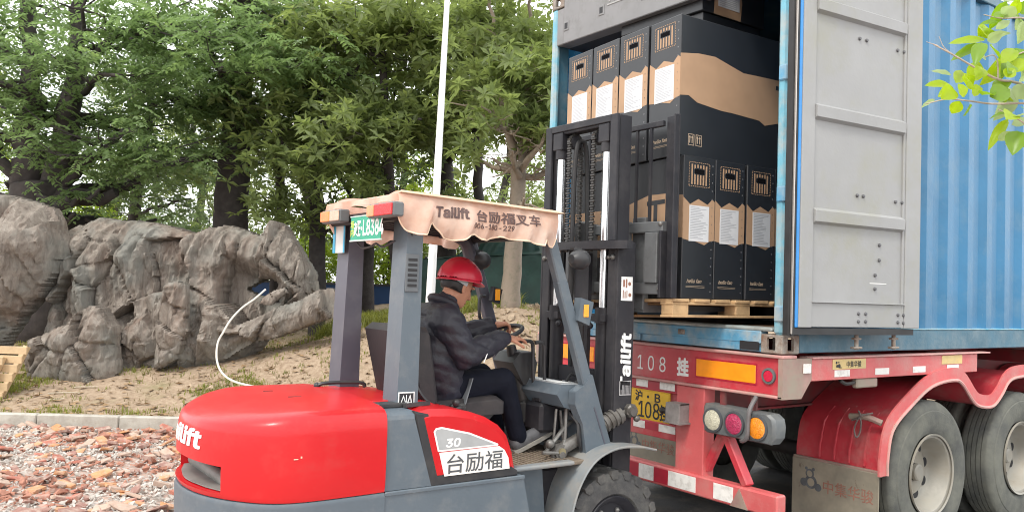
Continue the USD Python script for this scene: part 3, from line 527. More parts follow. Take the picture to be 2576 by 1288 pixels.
# the pallet
WOOD = look('pallet_wood', (0.50, 0.33, 0.17), 0.75, vary=0.2, vscale=9, dirt=(0.30, 0.19, 0.10), dirt_amt=0.3, dirt_scale=5, bump=0.15, bscale=50)
pal = Thing('wooden_pallet', 'raw timber pallet under the cartons at the container sill', 'pallet', (.12, 1.05, 1.655))
def pb(*a): 
    m = box(*a, .003); R = np.eye(4); R[:2, :2] = [[ca, -sa], [sa, ca]]; R[:3, 3] = LC; m.apply_transform(R); m.vertices[:, 2] -= .036 * (m.vertices[:, 1] - .46); return m
for k in range(7): pal.part('deck_board', pb(-.09 + k * .1905, -.09 + k * .1905 + .14, -.03, 1.22, 1.7535, 1.7735), WOOD)
for k in range(3): pal.part('stringer_board', pb(-.09, 1.19, [-.02, .55, 1.1][k], [-.02, .55, 1.1][k] + .11, 1.736, 1.753), WOOD)
for i in range(3):
    for k in range(3): pal.part('block', pb([-.085, .50, 1.06][i], [-.085, .50, 1.06][i] + .14, [-.02, .55, 1.1][k] + .002, [-.02, .55, 1.1][k] + .105, 1.672, 1.7355), WOOD)
for k in range(3): pal.part('bottom_board', pb(-.09, 1.19, [-.02, .55, 1.1][k], [-.02, .55, 1.1][k] + .11, 1.655, 1.6715), WOOD)
# ================================================================ forklift
FRED = look('forklift_red', (0.46, 0.0075, 0.011), 0.36, specks=[((6, 6, 30), .715, (0.40, 0.10, 0.09)), ((26, 26, 30), .745, (0.12, 0.05, 0.045)), ((2.2, 2.2, 2.2), .66, (0.43, 0.045, 0.04))], vary=0.05, vscale=2.5, dirt=(0.44, 0.022, 0.022), dirt_amt=0.2, dirt_scale=5, bump=0.05, bscale=25, coat=0.2, spec=0.35)
FGREY = look('forklift_grey', (0.085, 0.108, 0.128), 0.42, specks=[((8, 8, 25), .71, (0.20, 0.21, 0.21)), ((25, 25, 30), .745, (0.05, 0.04, 0.035))], vary=0.07, vscale=4, dirt=(0.13, 0.145, 0.155), dirt_amt=0.25, dirt_scale=6, bump=0.05, bscale=60)
FGREYDUST = look('dusty_grey', (0.17, 0.19, 0.20), 0.6, vary=0.15, vscale=5, dirt=(0.24, 0.225, 0.20), dirt_amt=0.45, dirt_scale=6, bump=0.1)
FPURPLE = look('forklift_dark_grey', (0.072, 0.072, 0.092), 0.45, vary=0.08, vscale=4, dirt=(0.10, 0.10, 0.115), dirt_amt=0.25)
MBLACK = look('mast_black', (0.019, 0.019, 0.023), 0.5, vary=0.15, vscale=4, dirt=(0.04, 0.038, 0.04), dirt_amt=0.33, dirt_scale=5, bump=0.08, bscale=50, spec=0.3, specks=[((18, 18, 6), .70, (0.10, 0.10, 0.10))])
MGREY = look('carriage_grey', (0.11, 0.115, 0.118), 0.5, vary=0.15, vscale=6, dirt=(0.05, 0.05, 0.05), dirt_amt=0.3, dirt_scale=6)
PLASTIC = look('black_plastic', (0.022, 0.022, 0.024), 0.45, vary=0.15, vscale=6, dirt=(0.05, 0.047, 0.043), dirt_amt=0.3)
CHROME = look('chrome_rod', (0.75, 0.76, 0.77), 0.22, metal=1.0, vary=0.05)
STEEL = look('oily_steel', (0.18, 0.175, 0.165), 0.45, metal=0.5, vary=0.3, vscale=14, dirt=(0.08, 0.07, 0.06), dirt_amt=0.4)
FTYRE = look('forklift_tyre', (0.045, 0.045, 0.045), 0.8, vary=0.25, vscale=8, dirt=(0.11, 0.105, 0.095), dirt_amt=0.4, dirt_scale=7, bump=0.2)
VINYL = look('seat_vinyl', (0.020, 0.0175, 0.019), 0.55, vary=0.15, vscale=6, dirt=(0.045, 0.038, 0.036), dirt_amt=0.25, bump=0.08)
CLOTH = look('canopy_cloth', (0.56, 0.37, 0.275), 0.8, specks=[((5, 5, 3), .68, (0.36, 0.22, 0.15))], vary=0.10, vscale=5, dirt=(0.62, 0.50, 0.42), dirt_amt=0.45, dirt_scale=4, bump=0.15, bscale=25, transl=0.3)
FLOORMAT = look('muddy_floor', (0.13, 0.10, 0.075), 0.85, vary=0.3, vscale=12, dirt=(0.22, 0.18, 0.13), dirt_amt=0.45, dirt_scale=8, bump=0.4)
YC = 1.08
fk = Thing('forklift', 'red and grey diesel forklift lifting cartons into the container', 'forklift', (-1.6, YC, 0))
mir = lambda y: 2 * YC - y
HALF = np.array([(-2.452, .485), (-2.62, .478), (-2.80, .476), (-2.92, .488), (-3.00, .515), (-3.07, .565), (-3.135, .64), (-3.19, .725), (-3.238, .83), (-3.268, .95), (-3.278, 1.08)])
def ring(z, sy, sx):
    """The rounded outline of the counterweight at one height, drawn in by sy across and sx along."""
    h = np.vstack([HALF[:1], smooth_path(HALF, 26)[1:]]); o = np.vstack([h, np.stack([h[-2::-1, 0], 2 * YC - h[-2::-1, 1]], 1)])
    return np.stack([XF + (o[:, 0] - XF) * sx, YC + (o[:, 1] - YC) * sy, np.full(len(o), z)], 1)
XF = -2.452
def loft(rings):
    n = len(rings[0]); v = np.vstack(rings + [rings[0].mean(0)[None], rings[-1].mean(0)[None]]); f = []
    for k in range(len(rings) - 1):
        i = np.arange(n); j = (i + 1) % n; a, b = k * n, (k + 1) * n
        f += [np.stack([a + i, b + i, b + j], 1), np.stack([a + i, b + j, a + j], 1)]
    i = np.arange(n); j = (i + 1) % n; e = len(rings) * n
    f += [np.stack([np.full(n, e), i, j], 1), np.stack([np.full(n, e + 1), (len(rings) - 1) * n + j, (len(rings) - 1) * n + i], 1)]
    m = trimesh.Trimesh(v, np.vstack(f), process=True); m.fix_normals(); return m
XF = -2.452
spec = [(.776, .985, .985), (.80, .995, .997), (.90, 1, 1), (1.0, 1, .997), (1.08, .998, .99), (1.13, .99, .98), (1.158, .972, .96), (1.176, .935, .925), (1.188, .86, .87), (1.20, .60, .72), (1.206, .3, .5)]
def wrapped(m, yc, z0):
    """Letters bent round the back of the counterweight."""
    m = m.subdivide().subdivide(); v = m.vertices.copy(); y = yc - v[:, 0]; z = z0 + v[:, 1]; h = smooth_path(HALF, 60); x = np.interp(YC - np.abs(y - YC), h[:, 1], h[:, 0])
    x = XF + (x - XF) * np.interp(z, [s_[0] for s_ in spec], [s_[2] for s_ in spec]); return trimesh.Trimesh(np.stack([x - .0015 - v[:, 2], y, z], 1), m.faces, process=False)
cw = loft([ring(*q_) for q_ in spec])
cav = hull([(x, y, z) for x, d in ((-3.5, .0), (-3.06, .03)) for y in (.70 + d, mir(.70 + d)) for z in (.795 + d * .3, .945 - d)])
cwm = man(cw) - man(cav)
cwt = tm(cwm); w_ = cwt.vertices; w_[:, 2] -= .045 * np.clip((-2.85 - w_[:, 0]) / .42, 0, 1) ** 1.4 * np.clip((w_[:, 2] - 1.09) / .08, 0, 1)
cwt.vertices = w_
fk.part('counterweight', cwt, FRED, smooth=38, label='rounded red counterweight')
fk.part('air_outlet', cat([box(-3.07, -3.055, .74, mir(.74), .81, .915), tube([(-3.12, .735, .83), (-3.12, mir(.735), .83)], .032, 12)]), look('outlet_grey', (0.20, 0.195, 0.18), 0.6, vary=0.2))
lo = [(-3.055, .735), (-3.17, .735), (-3.215, .86), (-3.243, 1.0), (-3.25, YC)]; fk.part('outlet_liner', slab_z(Polygon(lo + [(x, mir(y)) for x, y in lo[::-1]]).buffer(0), .8055, .809), look('outlet_grey', (0.20, 0.195, 0.18), 0.6))
fk.part('rear_lettering', wrapped(lettering('Tailift', .080, 'latin', 4, .003, .12, 1.95), 1.135, 1.03), WHITEINK)
fk.part('top_slot', cat([box(-2.80, -2.73, .92, .935, 1.19, 1.2065), box(-2.84, -2.79, 1.18, 1.19, 1.18, 1.2075)]), BLACKINK); fk.part('paint_chip', cat([box(-2.927, -2.905, .4855, .4885, .975, .98, .001), box(-2.895, -2.887, .483, .486, .98, .99, .001)]), look('chip_pale', (0.6, 0.4, 0.3), 0.6))
fk.part('skirt', loft([ring(*q_) for q_ in ((.36, .93, .94), (.40, .985, .985), (.75, 1.0, 1.0), (.7715, .99, .992))]), FGREY, label='grey lower edge of the counterweight')
fk.part('seam', loft([ring(.769, .975, .975), ring(.779, .975, .975)]), PLASTIC)
# engine hood and side covers
prof = [(-2.278, 1.150), (-2.20, 1.166), (-2.08, 1.160), (-1.95, 1.138), (-1.85, 1.105), (-1.76, 1.055), (-1.70, .995), (-1.66, .90), (-1.638, .80), (-2.172, .792)]
def cover(pf, y0, y1, inset=.035):
    P = Polygon(pf); q = np.array(P.buffer(-inset, join_style=2).exterior.coords)
    return hull([(x, y, z) for x, z in pf for y in (y0 + inset * .9, y1 - inset * .9)] + [(x, y, z) for x, z in q for y in (y0, y1)])
fk.part('side_cover', cover(prof, .497, mir(.497)), FRED, label='red engine side cover with the model decal')
fk.part('cover_seal', cover([(-2.297, 1.162), (-2.20, 1.14), (-2.0, 1.0), (-1.63, .80), (-1.628, .772), (-2.20, .763)], .5, mir(.5), .01), PLASTIC)
hoodp = [(-2.45, 1.17), (-2.43, 1.19), (-2.25, 1.188), (-2.08, 1.172), (-1.95, 1.115), (-1.80, 1.04), (-1.80, .9), (-2.45, .9)]
fk.part('engine_hood', cover(hoodp, .72, mir(.72), .02), FRED)
fk.part('hood_trim', cat([box(-2.44, -2.27, .62, .70, 1.165, 1.19, .006), bar((-2.30, .60, 1.178), (-2.12, .66, 1.175), .02, .02)]), PLASTIC)
# decal
def on_side(pts, y, t=.001): return slab_y(Polygon(pts), y - t, y)
tri = Polygon([(-2.174, 1.050), (-2.165, 1.063), (-2.134, 1.067), (-1.961, 1.026), (-1.779, .955), (-2.146, .952)])
d1 = fk.part('decal', slab_y(tri.buffer(.006), .4955, .4968), WHITEINK); fk.part('decal_field', slab_y(tri.buffer(-.003), .4945, .4954), look('decal_grey', (0.30, 0.31, 0.31), 0.45), parent=d1)
wp = [(-2.143, .941), (-1.766, .946), (-1.73, .923), (-1.702, .878), (-1.692, .819), (-2.107, .817)]
fk.part('decal_panel', on_side(wp, .4968, .0013), look('decal_white', (0.74, 0.72, 0.68), 0.5, vary=0.05, dirt=(0.6, 0.57, 0.5), dirt_amt=0.25), parent=d1)
fk.part('decal_lettering', cat([facing_side(lettering('台励福', .078, 'cjk', 1, .0008, wide=1.16), -1.918, .877, .4953)]), look('decal_ink', (0.07, 0.075, 0.08), 0.5), parent=d1)
fk.part('decal_number', facing_side(lettering('30', .042, 'latin', 4, .0008, .15, 1.25), -2.056, .987, .4942), WHITEINK, parent=d1)
# frame
for s in (0, 1):
    yy = (lambda y: y) if s == 0 else mir
    def sl(pf, a, b): a, b = sorted((yy(a), yy(b))); return slab_y(pf, a, b)
    fk.part('frame_upright', cat([sl([(-2.449, 1.125), (-2.292, 1.125), (-2.182, .776), (-2.449, .776)], .499, .62), hull([(x, yy(y), z) for x in (-2.449, -2.292) for y, z in ((.499, 1.12), (.505, 1.145), (.53, 1.163), (.80, 1.168), (.80, 1.10))])]), FGREY)
    fk.part('frame_side', cat([sl([(-2.449, .764), (-1.60, .772), (-1.50, .36), (-2.449, .36)], .492, .60), box(-2.449, -1.59, yy(.486), yy(.50), .752, .775, .005)]), FGREY)
    fk.part('inner_frame', sl([(-1.66, .772), (-1.34, .772), (-1.30, .40), (-1.55, .36)], .66, .70), FGREY)
    fk.part('floor_edge', cat([box(-1.64, -1.19, yy(.535), yy(.60), .782, .806, .008)]), FGREYDUST)
    fk.part('step', box(-1.52, -1.24, yy(.50), yy(.66), .40, .43, .006), FGREYDUST)
fk.part('chassis', box(-2.9, -.75, .72, mir(.72), .28, .74, .02), MBLACK)
fk.part('floor_plate', box(-1.68, -1.0, .56, mir(.56), .776, .80, .004), FLOORMAT, label='muddy floor plate')
fk.part('floor_mat_rib', cat([box(-1.62 + .035 * k, -1.605 + .035 * k, .62, 1.5, .80, .806, .002) for k in range(13)]), FLOORMAT)
# front cowl
fk.part('cowl', cat([hull([(x, y, z) for y in (.668, mir(.668)) for x, z in ((-1.235, 1.175), (-1.20, 1.235), (-1.02, 1.225), (-1.0, 1.19), (-1.0, 1.06), (-1.05, 1.06), (-1.18, 1.10))]), box(-1.03, -1.0, .66, mir(.66), .80, 1.10)]), FGREY)
fk.part('cowl_top', hull([(x, y, z) for y in (.675, mir(.675)) for x, z in ((-1.20, 1.2355), (-1.03, 1.2275), (-1.03, 1.231), (-1.20, 1.239))]), look('cowl_reflection_grey', (0.36, 0.38, 0.39), 0.35, vary=0.05, coat=.3))  # bright reflection on the cowl top is put into this lighter grey
fk.part('cowl_label', hull([(x, y, z) for y in (.74, 1.10) for x, z in ((-1.17, 1.2385), (-1.07, 1.234), (-1.07, 1.2345), (-1.17, 1.239))]), WHITEINK)
# pillars and posts of the overhead guard
for s in (0, 1):
    yy = (lambda y: y) if s == 0 else mir
    def sl(pf, a, b): a, b = sorted((yy(a), yy(b))); return slab_y(pf, a, b)
    lower = rounded([(-1.045, .775), (-1.085, 1.0), (-1.15, 1.12), (-1.15, 1.20), (-1.08, 1.235), (-1.045, 1.30), (-1.02, 1.30), (-.955, 1.12), (-.84, .83), (-.90, .80), (-.98, .775)], .02)
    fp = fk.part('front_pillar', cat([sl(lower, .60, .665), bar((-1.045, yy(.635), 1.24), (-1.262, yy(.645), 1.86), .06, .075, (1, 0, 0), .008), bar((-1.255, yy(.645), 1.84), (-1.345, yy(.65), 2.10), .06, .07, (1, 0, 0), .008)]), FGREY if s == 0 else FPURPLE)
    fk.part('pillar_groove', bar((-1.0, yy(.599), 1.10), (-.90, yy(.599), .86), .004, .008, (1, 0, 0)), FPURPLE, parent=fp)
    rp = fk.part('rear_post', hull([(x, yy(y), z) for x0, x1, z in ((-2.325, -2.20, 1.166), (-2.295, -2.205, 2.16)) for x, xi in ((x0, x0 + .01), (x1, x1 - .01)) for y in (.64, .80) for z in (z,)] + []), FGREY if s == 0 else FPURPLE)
    if s == 0:
        fk.part('louver_plate', box(-2.305, -2.225, .632, .6395, 1.765, 1.965, .004), look('louver_grey', (0.10, 0.11, 0.118), 0.5), parent=rp)
        for k in range(6): fk.part('louver_slot', box(-2.292, -2.238, .629, .634, 1.792 + .027 * k, 1.806 + .027 * k, .001), BLACKINK, parent=rp)
        fk.part('warning_sticker', box(-2.318, -2.222, .6375, .6398, 1.172, 1.242), WHITEINK, parent=rp); fk.part('warning_field', box(-2.312, -2.228, .6366, .6375, 1.178, 1.236), BLACKINK, parent=rp)
        fk.part('warning_symbol', facing_side(poly_mesh(unary_union([Polygon([(-.034, -.022), (-.002, -.022), (-.018, .02)]).difference(Polygon([(-.028, -.018), (-.008, -.018), (-.018, .008)])), Polygon([(.004, -.022), (.034, -.022), (.022, .022)]).difference(Polygon([(.012, -.019), (.027, -.019), (.021, .010)])), sbox(-.003, -.022, .002, .02)]), .0006), -2.27, 1.207, .6364), WHITEINK, parent=rp)
    else:
        fk.part('post_sticker', box(-2.331, -2.322, 1.37, 1.52, 1.98, 2.14), look('sticker_pale', (0.55, 0.56, 0.53), 0.5), parent=rp); [fk.part('sticker_edge', box(-2.335, -2.331, a, b, 1.98, 2.14), look('sticker_blue', (0.02, 0.30, 0.48), 0.45), parent=rp) for a, b in ((1.49, 1.52), (1.355, 1.372))]
fk.part('guard_roof', cat([box(-2.36, -2.30, .63, mir(.63), 2.14, 2.20, .01), box(-1.38, -1.32, .63, mir(.63), 2.10, 2.16, .01), bar((-2.32, .65, 2.18), (-1.34, .65, 2.14), .05, .05), bar((-2.32, mir(.65), 2.18), (-1.34, mir(.65), 2.14), .05, .05)] + [bar((-2.3, .65 + .86 * k / 7, 2.18), (-1.34, .65 + .86 * k / 7, 2.14), .02, .04) for k in range(1, 7)]), MBLACK)
# cloth canopy over the guard
def drawn_in(m):
    m = m.copy(); v = m.vertices.copy(); v[:, 0] = -2.39 + (v[:, 0] + 2.37) * .875; m.vertices = v; return m
def sheet(P, t=.004):
    """A grid of points (n, m, 3) as a thin sheet."""
    n, m = P.shape[:2]; i, j = np.meshgrid(np.arange(n - 1), np.arange(m - 1), indexing='ij'); a = i * m + j
    f = np.concatenate([np.stack([a, a + m, a + m + 1], -1).reshape(-1, 3), np.stack([a, a + m + 1, a + 1], -1).reshape(-1, 3)])
    return trimesh.Trimesh(P.reshape(-1, 3), f, process=False)
nx, ny = 46, 26; xs = np.linspace(-2.37, -1.17, nx); ysn = np.linspace(.59, 1.50, ny); XX, YY = np.meshgrid(xs, ysn, indexing='ij')
ZZ = 2.262 - .012 * (XX + 2.37) + .022 * meshkit.fbm(np.stack([XX * 4, YY * 4, XX * 0], -1), 3) + .012 * np.sin(XX * 14) * np.sin(YY * 9)
top = sheet(np.stack([XX, YY, ZZ], -1))
fk.part('canopy_top', drawn_in(top), CLOTH, smooth=True)
low = np.array([(-2.37, 2.165), (-2.345, 2.13), (-2.30, 2.082), (-2.25, 2.062), (-2.20, 2.062), (-2.165, 2.10), (-2.14, 2.135), (-2.11, 2.105), (-2.04, 2.055), (-1.98, 2.045), (-1.93, 2.05), (-1.88, 2.08), (-1.84, 2.085), (-1.79, 2.06), (-1.73, 2.06), (-1.68, 2.075), (-1.63, 2.085), (-1.55, 2.075), (-1.48, 2.07), (-1.42, 2.07), (-1.36, 2.055), (-1.31, 2.05), (-1.285, 2.09), (-1.265, 2.085), (-1.23, 2.05), (-1.20, 2.045), (-1.18, 2.10), (-1.17, 2.16)])
def valance(y, s, seed):
    xv = np.linspace(-2.37, -1.17, 110); zb = np.interp(xv, low[:, 0], low[:, 1]); k = np.linspace(0, 1, 14)
    zt = 2.272 - .012 * (xv + 2.37); P = []
    for q in k:
        z = zt * (1 - q) + zb * q; fold = (.028 * np.sin(xv * 17 + 2.2 * np.sin(xv * 3 + seed)) + .014 * np.sin(xv * 41 + seed + 4 * q)) * q ** 1.2 + .03 * np.sin(q * 2.6)
        fold += .02 * (meshkit.fbm(np.stack([xv * 9, z * 9, 0 * xv + seed], -1), 3) - .5)
        P.append(np.stack([xv, y - s * fold, z], -1))
    m = sheet(np.array(P)); 
    return m
va = fk.part('canopy_valance', drawn_in(valance(.59, 1, 1.0)), CLOTH, smooth=True, label='peach cloth valance with dark lettering, sagging in scallops')
fk.part('canopy_valance', drawn_in(valance(1.50, -1, 4.0)), CLOTH, smooth=True)
fk.part('canopy_front', drawn_in(sheet(np.array([[(-1.17 + .02 * math.sin(y * 19) * q, y, 2.26 * (1 - q) + (2.16 + .03 * math.sin(y * 11)) * q) for y in np.linspace(.59, 1.50, 40)] for q in np.linspace(0, 1, 6)]))), CLOTH, smooth=True)
fk.part('canopy_rear', drawn_in(sheet(np.array([[(-2.37 - .015 * math.sin(y * 19) * q, y, 2.27 * (1 - q) + (2.235 - .12 * max(0, (y - 1.36) / .14)) * q) for y in np.linspace(.59, 1.50, 40)] for q in np.linspace(0, 1, 6)]))), CLOTH, smooth=True)
fk.part('canopy_brim', drawn_in(hull([(-1.19, .56, 2.262), (-1.19, .56, 2.25), (-1.12, .57, 2.252), (-1.12, .60, 2.25), (-1.12, 1.52, 2.252), (-1.19, 1.52, 2.262), (-1.2, .59, 2.245), (-2.36, .575, 2.288), (-2.36, .575, 2.278), (-2.36, .60, 2.275)])), look('canopy_edge', (0.72, 0.55, 0.40), 0.8, vary=0.08))
CINK = look('canopy_ink', (0.085, 0.05, 0.045), 0.7, vary=0.3, vscale=30)
def draped(m):                                           # lay flat print on the valance
    m = m.copy(); m = m.subdivide() if len(m.faces) < 3000 else m; v = m.vertices.copy(); x, z = v[:, 0], v[:, 2]
    zb = np.interp(x, low[:, 0], low[:, 1]); zt = 2.272 - .012 * (x + 2.37); q = np.clip((zt - z) / (zt - zb), 0, 1)
    fold = (.028 * np.sin(x * 17 + 2.2 * np.sin(x * 3 + 1.0)) + .014 * np.sin(x * 41 + 1.0 + 4 * q)) * q ** 1.2 + .03 * np.sin(q * 2.6) + .02 * (meshkit.fbm(np.stack([x * 9, z * 9, 0 * x + 1.0], -1), 3) - .5)
    v[:, 1] += -.002 - fold; return trimesh.Trimesh(v, m.faces, process=False)
[fk.part('canopy_lettering', drawn_in(draped(facing_side(m, x, z, .59))), CINK, parent=va) for m, x, z in ((lettering('Tailift', .054, 'latin', 5, .0015, .12, 1.15), -2.0, 2.195), (lettering('台励福叉车', .05, 'cjk', 2, .0015, wide=1.5), -1.585, 2.19), (lettering('006-180-229', .028, 'latin', 2, .0015, wide=1.2), -1.70, 2.135))]
hx = np.linspace(-2.36, -1.18, 90); hz = np.interp(hx, low[:, 0], low[:, 1]); hf = .028 * np.sin(hx * 17 + 2.2 * np.sin(hx * 3 + 1.0)) + .014 * np.sin(hx * 41 + 5.0) + .03 * math.sin(2.6) + .02 * (meshkit.fbm(np.stack([hx * 9, hz * 9, 0 * hx + 1.0], -1), 3) - .5)
fk.part('hem', drawn_in(tube(np.stack([hx, .589 - hf, hz + .002], 1), .0045, 5)), look('canopy_edge', (0.72, 0.55, 0.40), 0.8, vary=0.08), parent=va)
fk.part('tie_cord', cat([tube(smooth_path([(-2.31, .585, 2.24), (-2.30, .60, 2.17), (-2.29, .635, 2.10), (-2.27, .64, 2.06)], 10), .004, 5), tube(smooth_path([(-1.42, .585, 2.22), (-1.41, .60, 2.15), (-1.40, .63, 2.07)], 10), .004, 5)]), PLASTIC, parent=va)
# rear lamps and the number plate
def rear_lamp(y0, y1, cols):
    p = fk.part('rear_lamp', box(-2.43, -2.365, y0, y1, 2.15, 2.225, .008), LAMPGREY, label='rear lamp block'); a = y1
    for c, nm, w in cols:
        fk.part('lamp_lens', box(-2.438, -2.4305, a - w * (y1 - y0) + .004, a - .004, 2.158, 2.218, .004), look(nm, c, 0.3, vary=0.2, vscale=40, coat=0.15, bump=0.3, bscale=120), parent=p); a -= w * (y1 - y0)
rear_lamp(.56, .86, [((0.75, 0.28, 0.12), 'lens_amber', .3), ((0.62, 0.002, 0.006), 'lens_red', .7)])
rear_lamp(1.22, 1.49, [((0.80, 0.22, 0.05), 'lens_orange', .5), ((0.5, 0.36, 0.26), 'lens_dusty', .5)])
p = fk.part('number_plate', box(-2.402, -2.396, .75, 1.125, 2.04, 2.172, .003), look('plate_green', (0.0, 0.27, 0.155), 0.4, vary=0.06, vscale=12), label='green number plate')
fk.part('plate_edge', cat([box(-2.404, -2.394, .745, 1.13, 2.034, 2.042), box(-2.404, -2.394, .745, 1.13, 2.170, 2.176)]), look('plate_edge_pale', (0.45, 0.6, 0.5), 0.4), parent=p)
fk.part('plate_lettering', cat([facing_rear(lettering('苏', .055, 'cjk', 3, .001), 1.045, 2.103, -2.4025), facing_rear(lettering('E·L8384', .082, 'latin', 3, .001, wide=.72), .875, 2.106, -2.4025)]), WHITEINK, parent=p)
fk.part('plate_small_lettering', cat([facing_rear(lettering('场', .034, 'cjk', 2, .001), 1.10, 2.128, -2.4025), facing_rear(lettering('内', .034, 'cjk', 2, .001), 1.10, 2.083, -2.4025)]), look('plate_yellowgreen', (0.45, 0.55, 0.08), 0.5), parent=p)
fk.part('plate_hanger', cat([tube(smooth_path([(-2.37, 1.10, 2.03), (-2.36, 1.05, 2.0), (-2.36, .95, 2.005), (-2.36, .88, 2.02), (-2.36, .80, 2.0), (-2.34, .70, 2.03)], 20), .006, 5), box(-2.385, -2.36, .74, 1.13, 2.17, 2.182)]), PLASTIC, parent=p)
# seat
fk.part('seat_backrest', hull([(x, y, z) for y, d in ((.80, .03), (.83, 0), (1.30, 0), (1.33, .03)) for x, z in ((-2.205 + d, 1.54), (-2.16, 1.575 - d), (-2.06, 1.57 - d), (-2.03 - d, 1.52), (-1.965 - d, 1.15), (-2.10 + d, 1.13))]), VINYL)
fk.part('seat_cushion', hull([(x, y, z) for y, d in ((.82, .025), (.845, 0), (1.285, 0), (1.31, .025)) for x, z in ((-2.0, 1.10 + d), (-1.98, 1.15 - d), (-1.56, 1.165 - d), (-1.50 - d, 1.13), (-1.50 - d, 1.06), (-2.0, 1.06))]), VINYL)
fk.part('seat_base', hull([(x, y, z) for y in (.86, 1.27) for x, z in ((-2.05, 1.06), (-1.55, 1.06), (-1.62, 1.0), (-2.0, 1.0))]), PLASTIC)
fk.part('belt_buckle', cat([box(-1.90, -1.80, .78, .82, 1.10, 1.14, .01), tube(smooth_path([(-1.98, .79, 1.14), (-1.92, .77, 1.10), (-1.85, .77, 1.12), (-1.80, .79, 1.07)], 12), .012, 6), ball((-1.88, .77, 1.15), .022, 1), tube(smooth_path([(-2.15, .80, 1.30), (-2.1, .78, 1.2), (-2.03, .78, 1.14)], 8), .01, 5)]), PLASTIC)
fk.part('seat_belt', bar((-1.80, .83, 1.11), (-1.73, .86, 1.27), .05, .006, (1, 0, 0)), look('belt_grey', (0.14, 0.15, 0.16), 0.7))
# steering
WC = np.array([-1.385, 1.09, 1.515]); WN = np.array([-.33, 0, .944])
fk.part('steering_column', cat([tube([(-1.13, 1.08, .82), (-1.19, 1.08, 1.10), (-1.29, 1.085, 1.44)], [.05, .06, .03], 12), box(-1.24, -1.12, 1.0, 1.17, .95, 1.10, .02)]), PLASTIC)
fk.part('instrument_box', hull([(x, y, z) for y in (1.0, 1.22) for x, z in ((-1.33, 1.34), (-1.28, 1.40), (-1.17, 1.40), (-1.14, 1.33), (-1.16, 1.20), (-1.24, 1.20))]), PLASTIC); fk.part('instrument_top', hull([(x, y, z) for y in (1.0, 1.22) for x, z in ((-1.278, 1.4005), (-1.172, 1.4005), (-1.178, 1.408), (-1.272, 1.408))]), look('instrument_grey', (0.15, 0.155, 0.165), 0.4))
u = np.cross(WN, [0, 1.0, 0]); u /= np.linalg.norm(u); a = np.linspace(0, TAU, 41)
wheel_path = WC + .155 * (np.cos(a)[:, None] * u + np.sin(a)[:, None] * np.array([0, 1.0, 0]))
sw = fk.part('steering_wheel', tube(wheel_path, .014, 8), PLASTIC)
fk.part('wheel_spoke', cat([tube([WC - WN * .03, WC + .15 * (math.cos(b) * u + math.sin(b) * np.array([0, 1.0, 0]))], .009, 6) for b in (.5, 2.6, 4.7)] + [ball(WC - WN * .02, .03, 1)]), PLASTIC, parent=sw)
fk.part('spinner_knob', cat([cyl(WC + .155 * np.array([0, -.6, 0]) + u * .12, WC + .155 * np.array([0, -.6, 0]) + u * .12 + WN * .05, .016, 10)]), PLASTIC, parent=sw)
for k, (xx, yy, tp) in enumerate(((-1.215, .95, 1.478), (-1.150, .92, 1.472))):
    fk.part('control_lever', tube(smooth_path([(xx + .05, yy + .03, .98), (xx + .03, yy + .01, 1.12), (xx + .005, yy, 1.30), (xx, yy, tp - .04), (xx - .012, yy, tp - .008), (xx - .04, yy, tp), (xx - .07, yy, tp - .003)], 26), .012, 8), PLASTIC, label='bent black control lever')
fk.part('lever_knob', hull([np.array([-1.30, .93, 1.478]) + np.array(d) for d in ((-.05, -.02, 0), (.06, -.014, .004), (-.05, .02, 0), (.06, .014, .004), (-.03, 0, .018), (-.03, 0, -.014), (.05, 0, .012))]), PLASTIC)
fk.part('lever_gate', cat([box(-1.22, -1.06, .84, 1.02, .92, 1.10, .02), box(-1.20, -1.14, .88, .95, 1.10, 1.18, .01)]), MBLACK)
# pedals, linkages and the tilt cylinder beside the floor
fk.part('pedal', cat([bar((-1.06, 1.0, .93), (-1.10, 1.0, .86), .07, .015, (1, 0, 0), .004), tube([(-1.02, 1.0, 1.05), (-1.06, 1.0, .90)], .009, 6)]), MBLACK); fk.part('pedal', cat([bar((-1.06, 1.22, .95), (-1.11, 1.22, .88), .07, .015, (1, 0, 0), .004), tube([(-1.02, 1.22, 1.08), (-1.06, 1.22, .93)], .009, 6)]), MBLACK)
fk.part('brake_linkage', cat([tube([(-1.29, .70, .83), (-1.22, .70, .90), (-1.13, .72, .97), (-1.06, .74, 1.0)], .012, 6), tube([(-1.34, .66, .845), (-1.20, .66, .83), (-1.16, .68, .90)], .011, 6), ball((-1.26, .69, .885), .028, 1), cyl((-1.2, .64, .82), (-1.2, .76, .82), .022, 10), tube([(-1.20, .74, .83), (-1.18, .74, 1.08)], .008, 6), tube([(-1.14, .70, .84), (-1.12, .72, 1.08)], .012, 6), tube([(-1.09, .76, .82), (-1.10, .80, 1.06)], .01, 6), box(-1.15, -1.06, .72, .9, .81, .87, .01)]), STEEL)
TA, TB = plane(1404, 1134, 1, .69), np.array([-.715, .615, 1.065]); TD = (TB - TA) / np.linalg.norm(TB - TA)
fk.part('tilt_cylinder', cat([tube([TA, TA + TD * .05, TA + TD * .34], [.032, .037, .037], 14), cyl(TA - [0, .035, 0], TA + [0, .035, 0], .045, 18), box(TA[0] - .045, TA[0] + .045, .67, .71, .79, .84, .01)]), STEEL, label='greasy tilt cylinder with an eye end')
fk.part('cylinder_pin', cyl(TA - [0, .045, 0], TA - [0, .035, 0], .024, 14), look('brass_pin', (0.35, 0.30, 0.18), 0.35, metal=0.8))
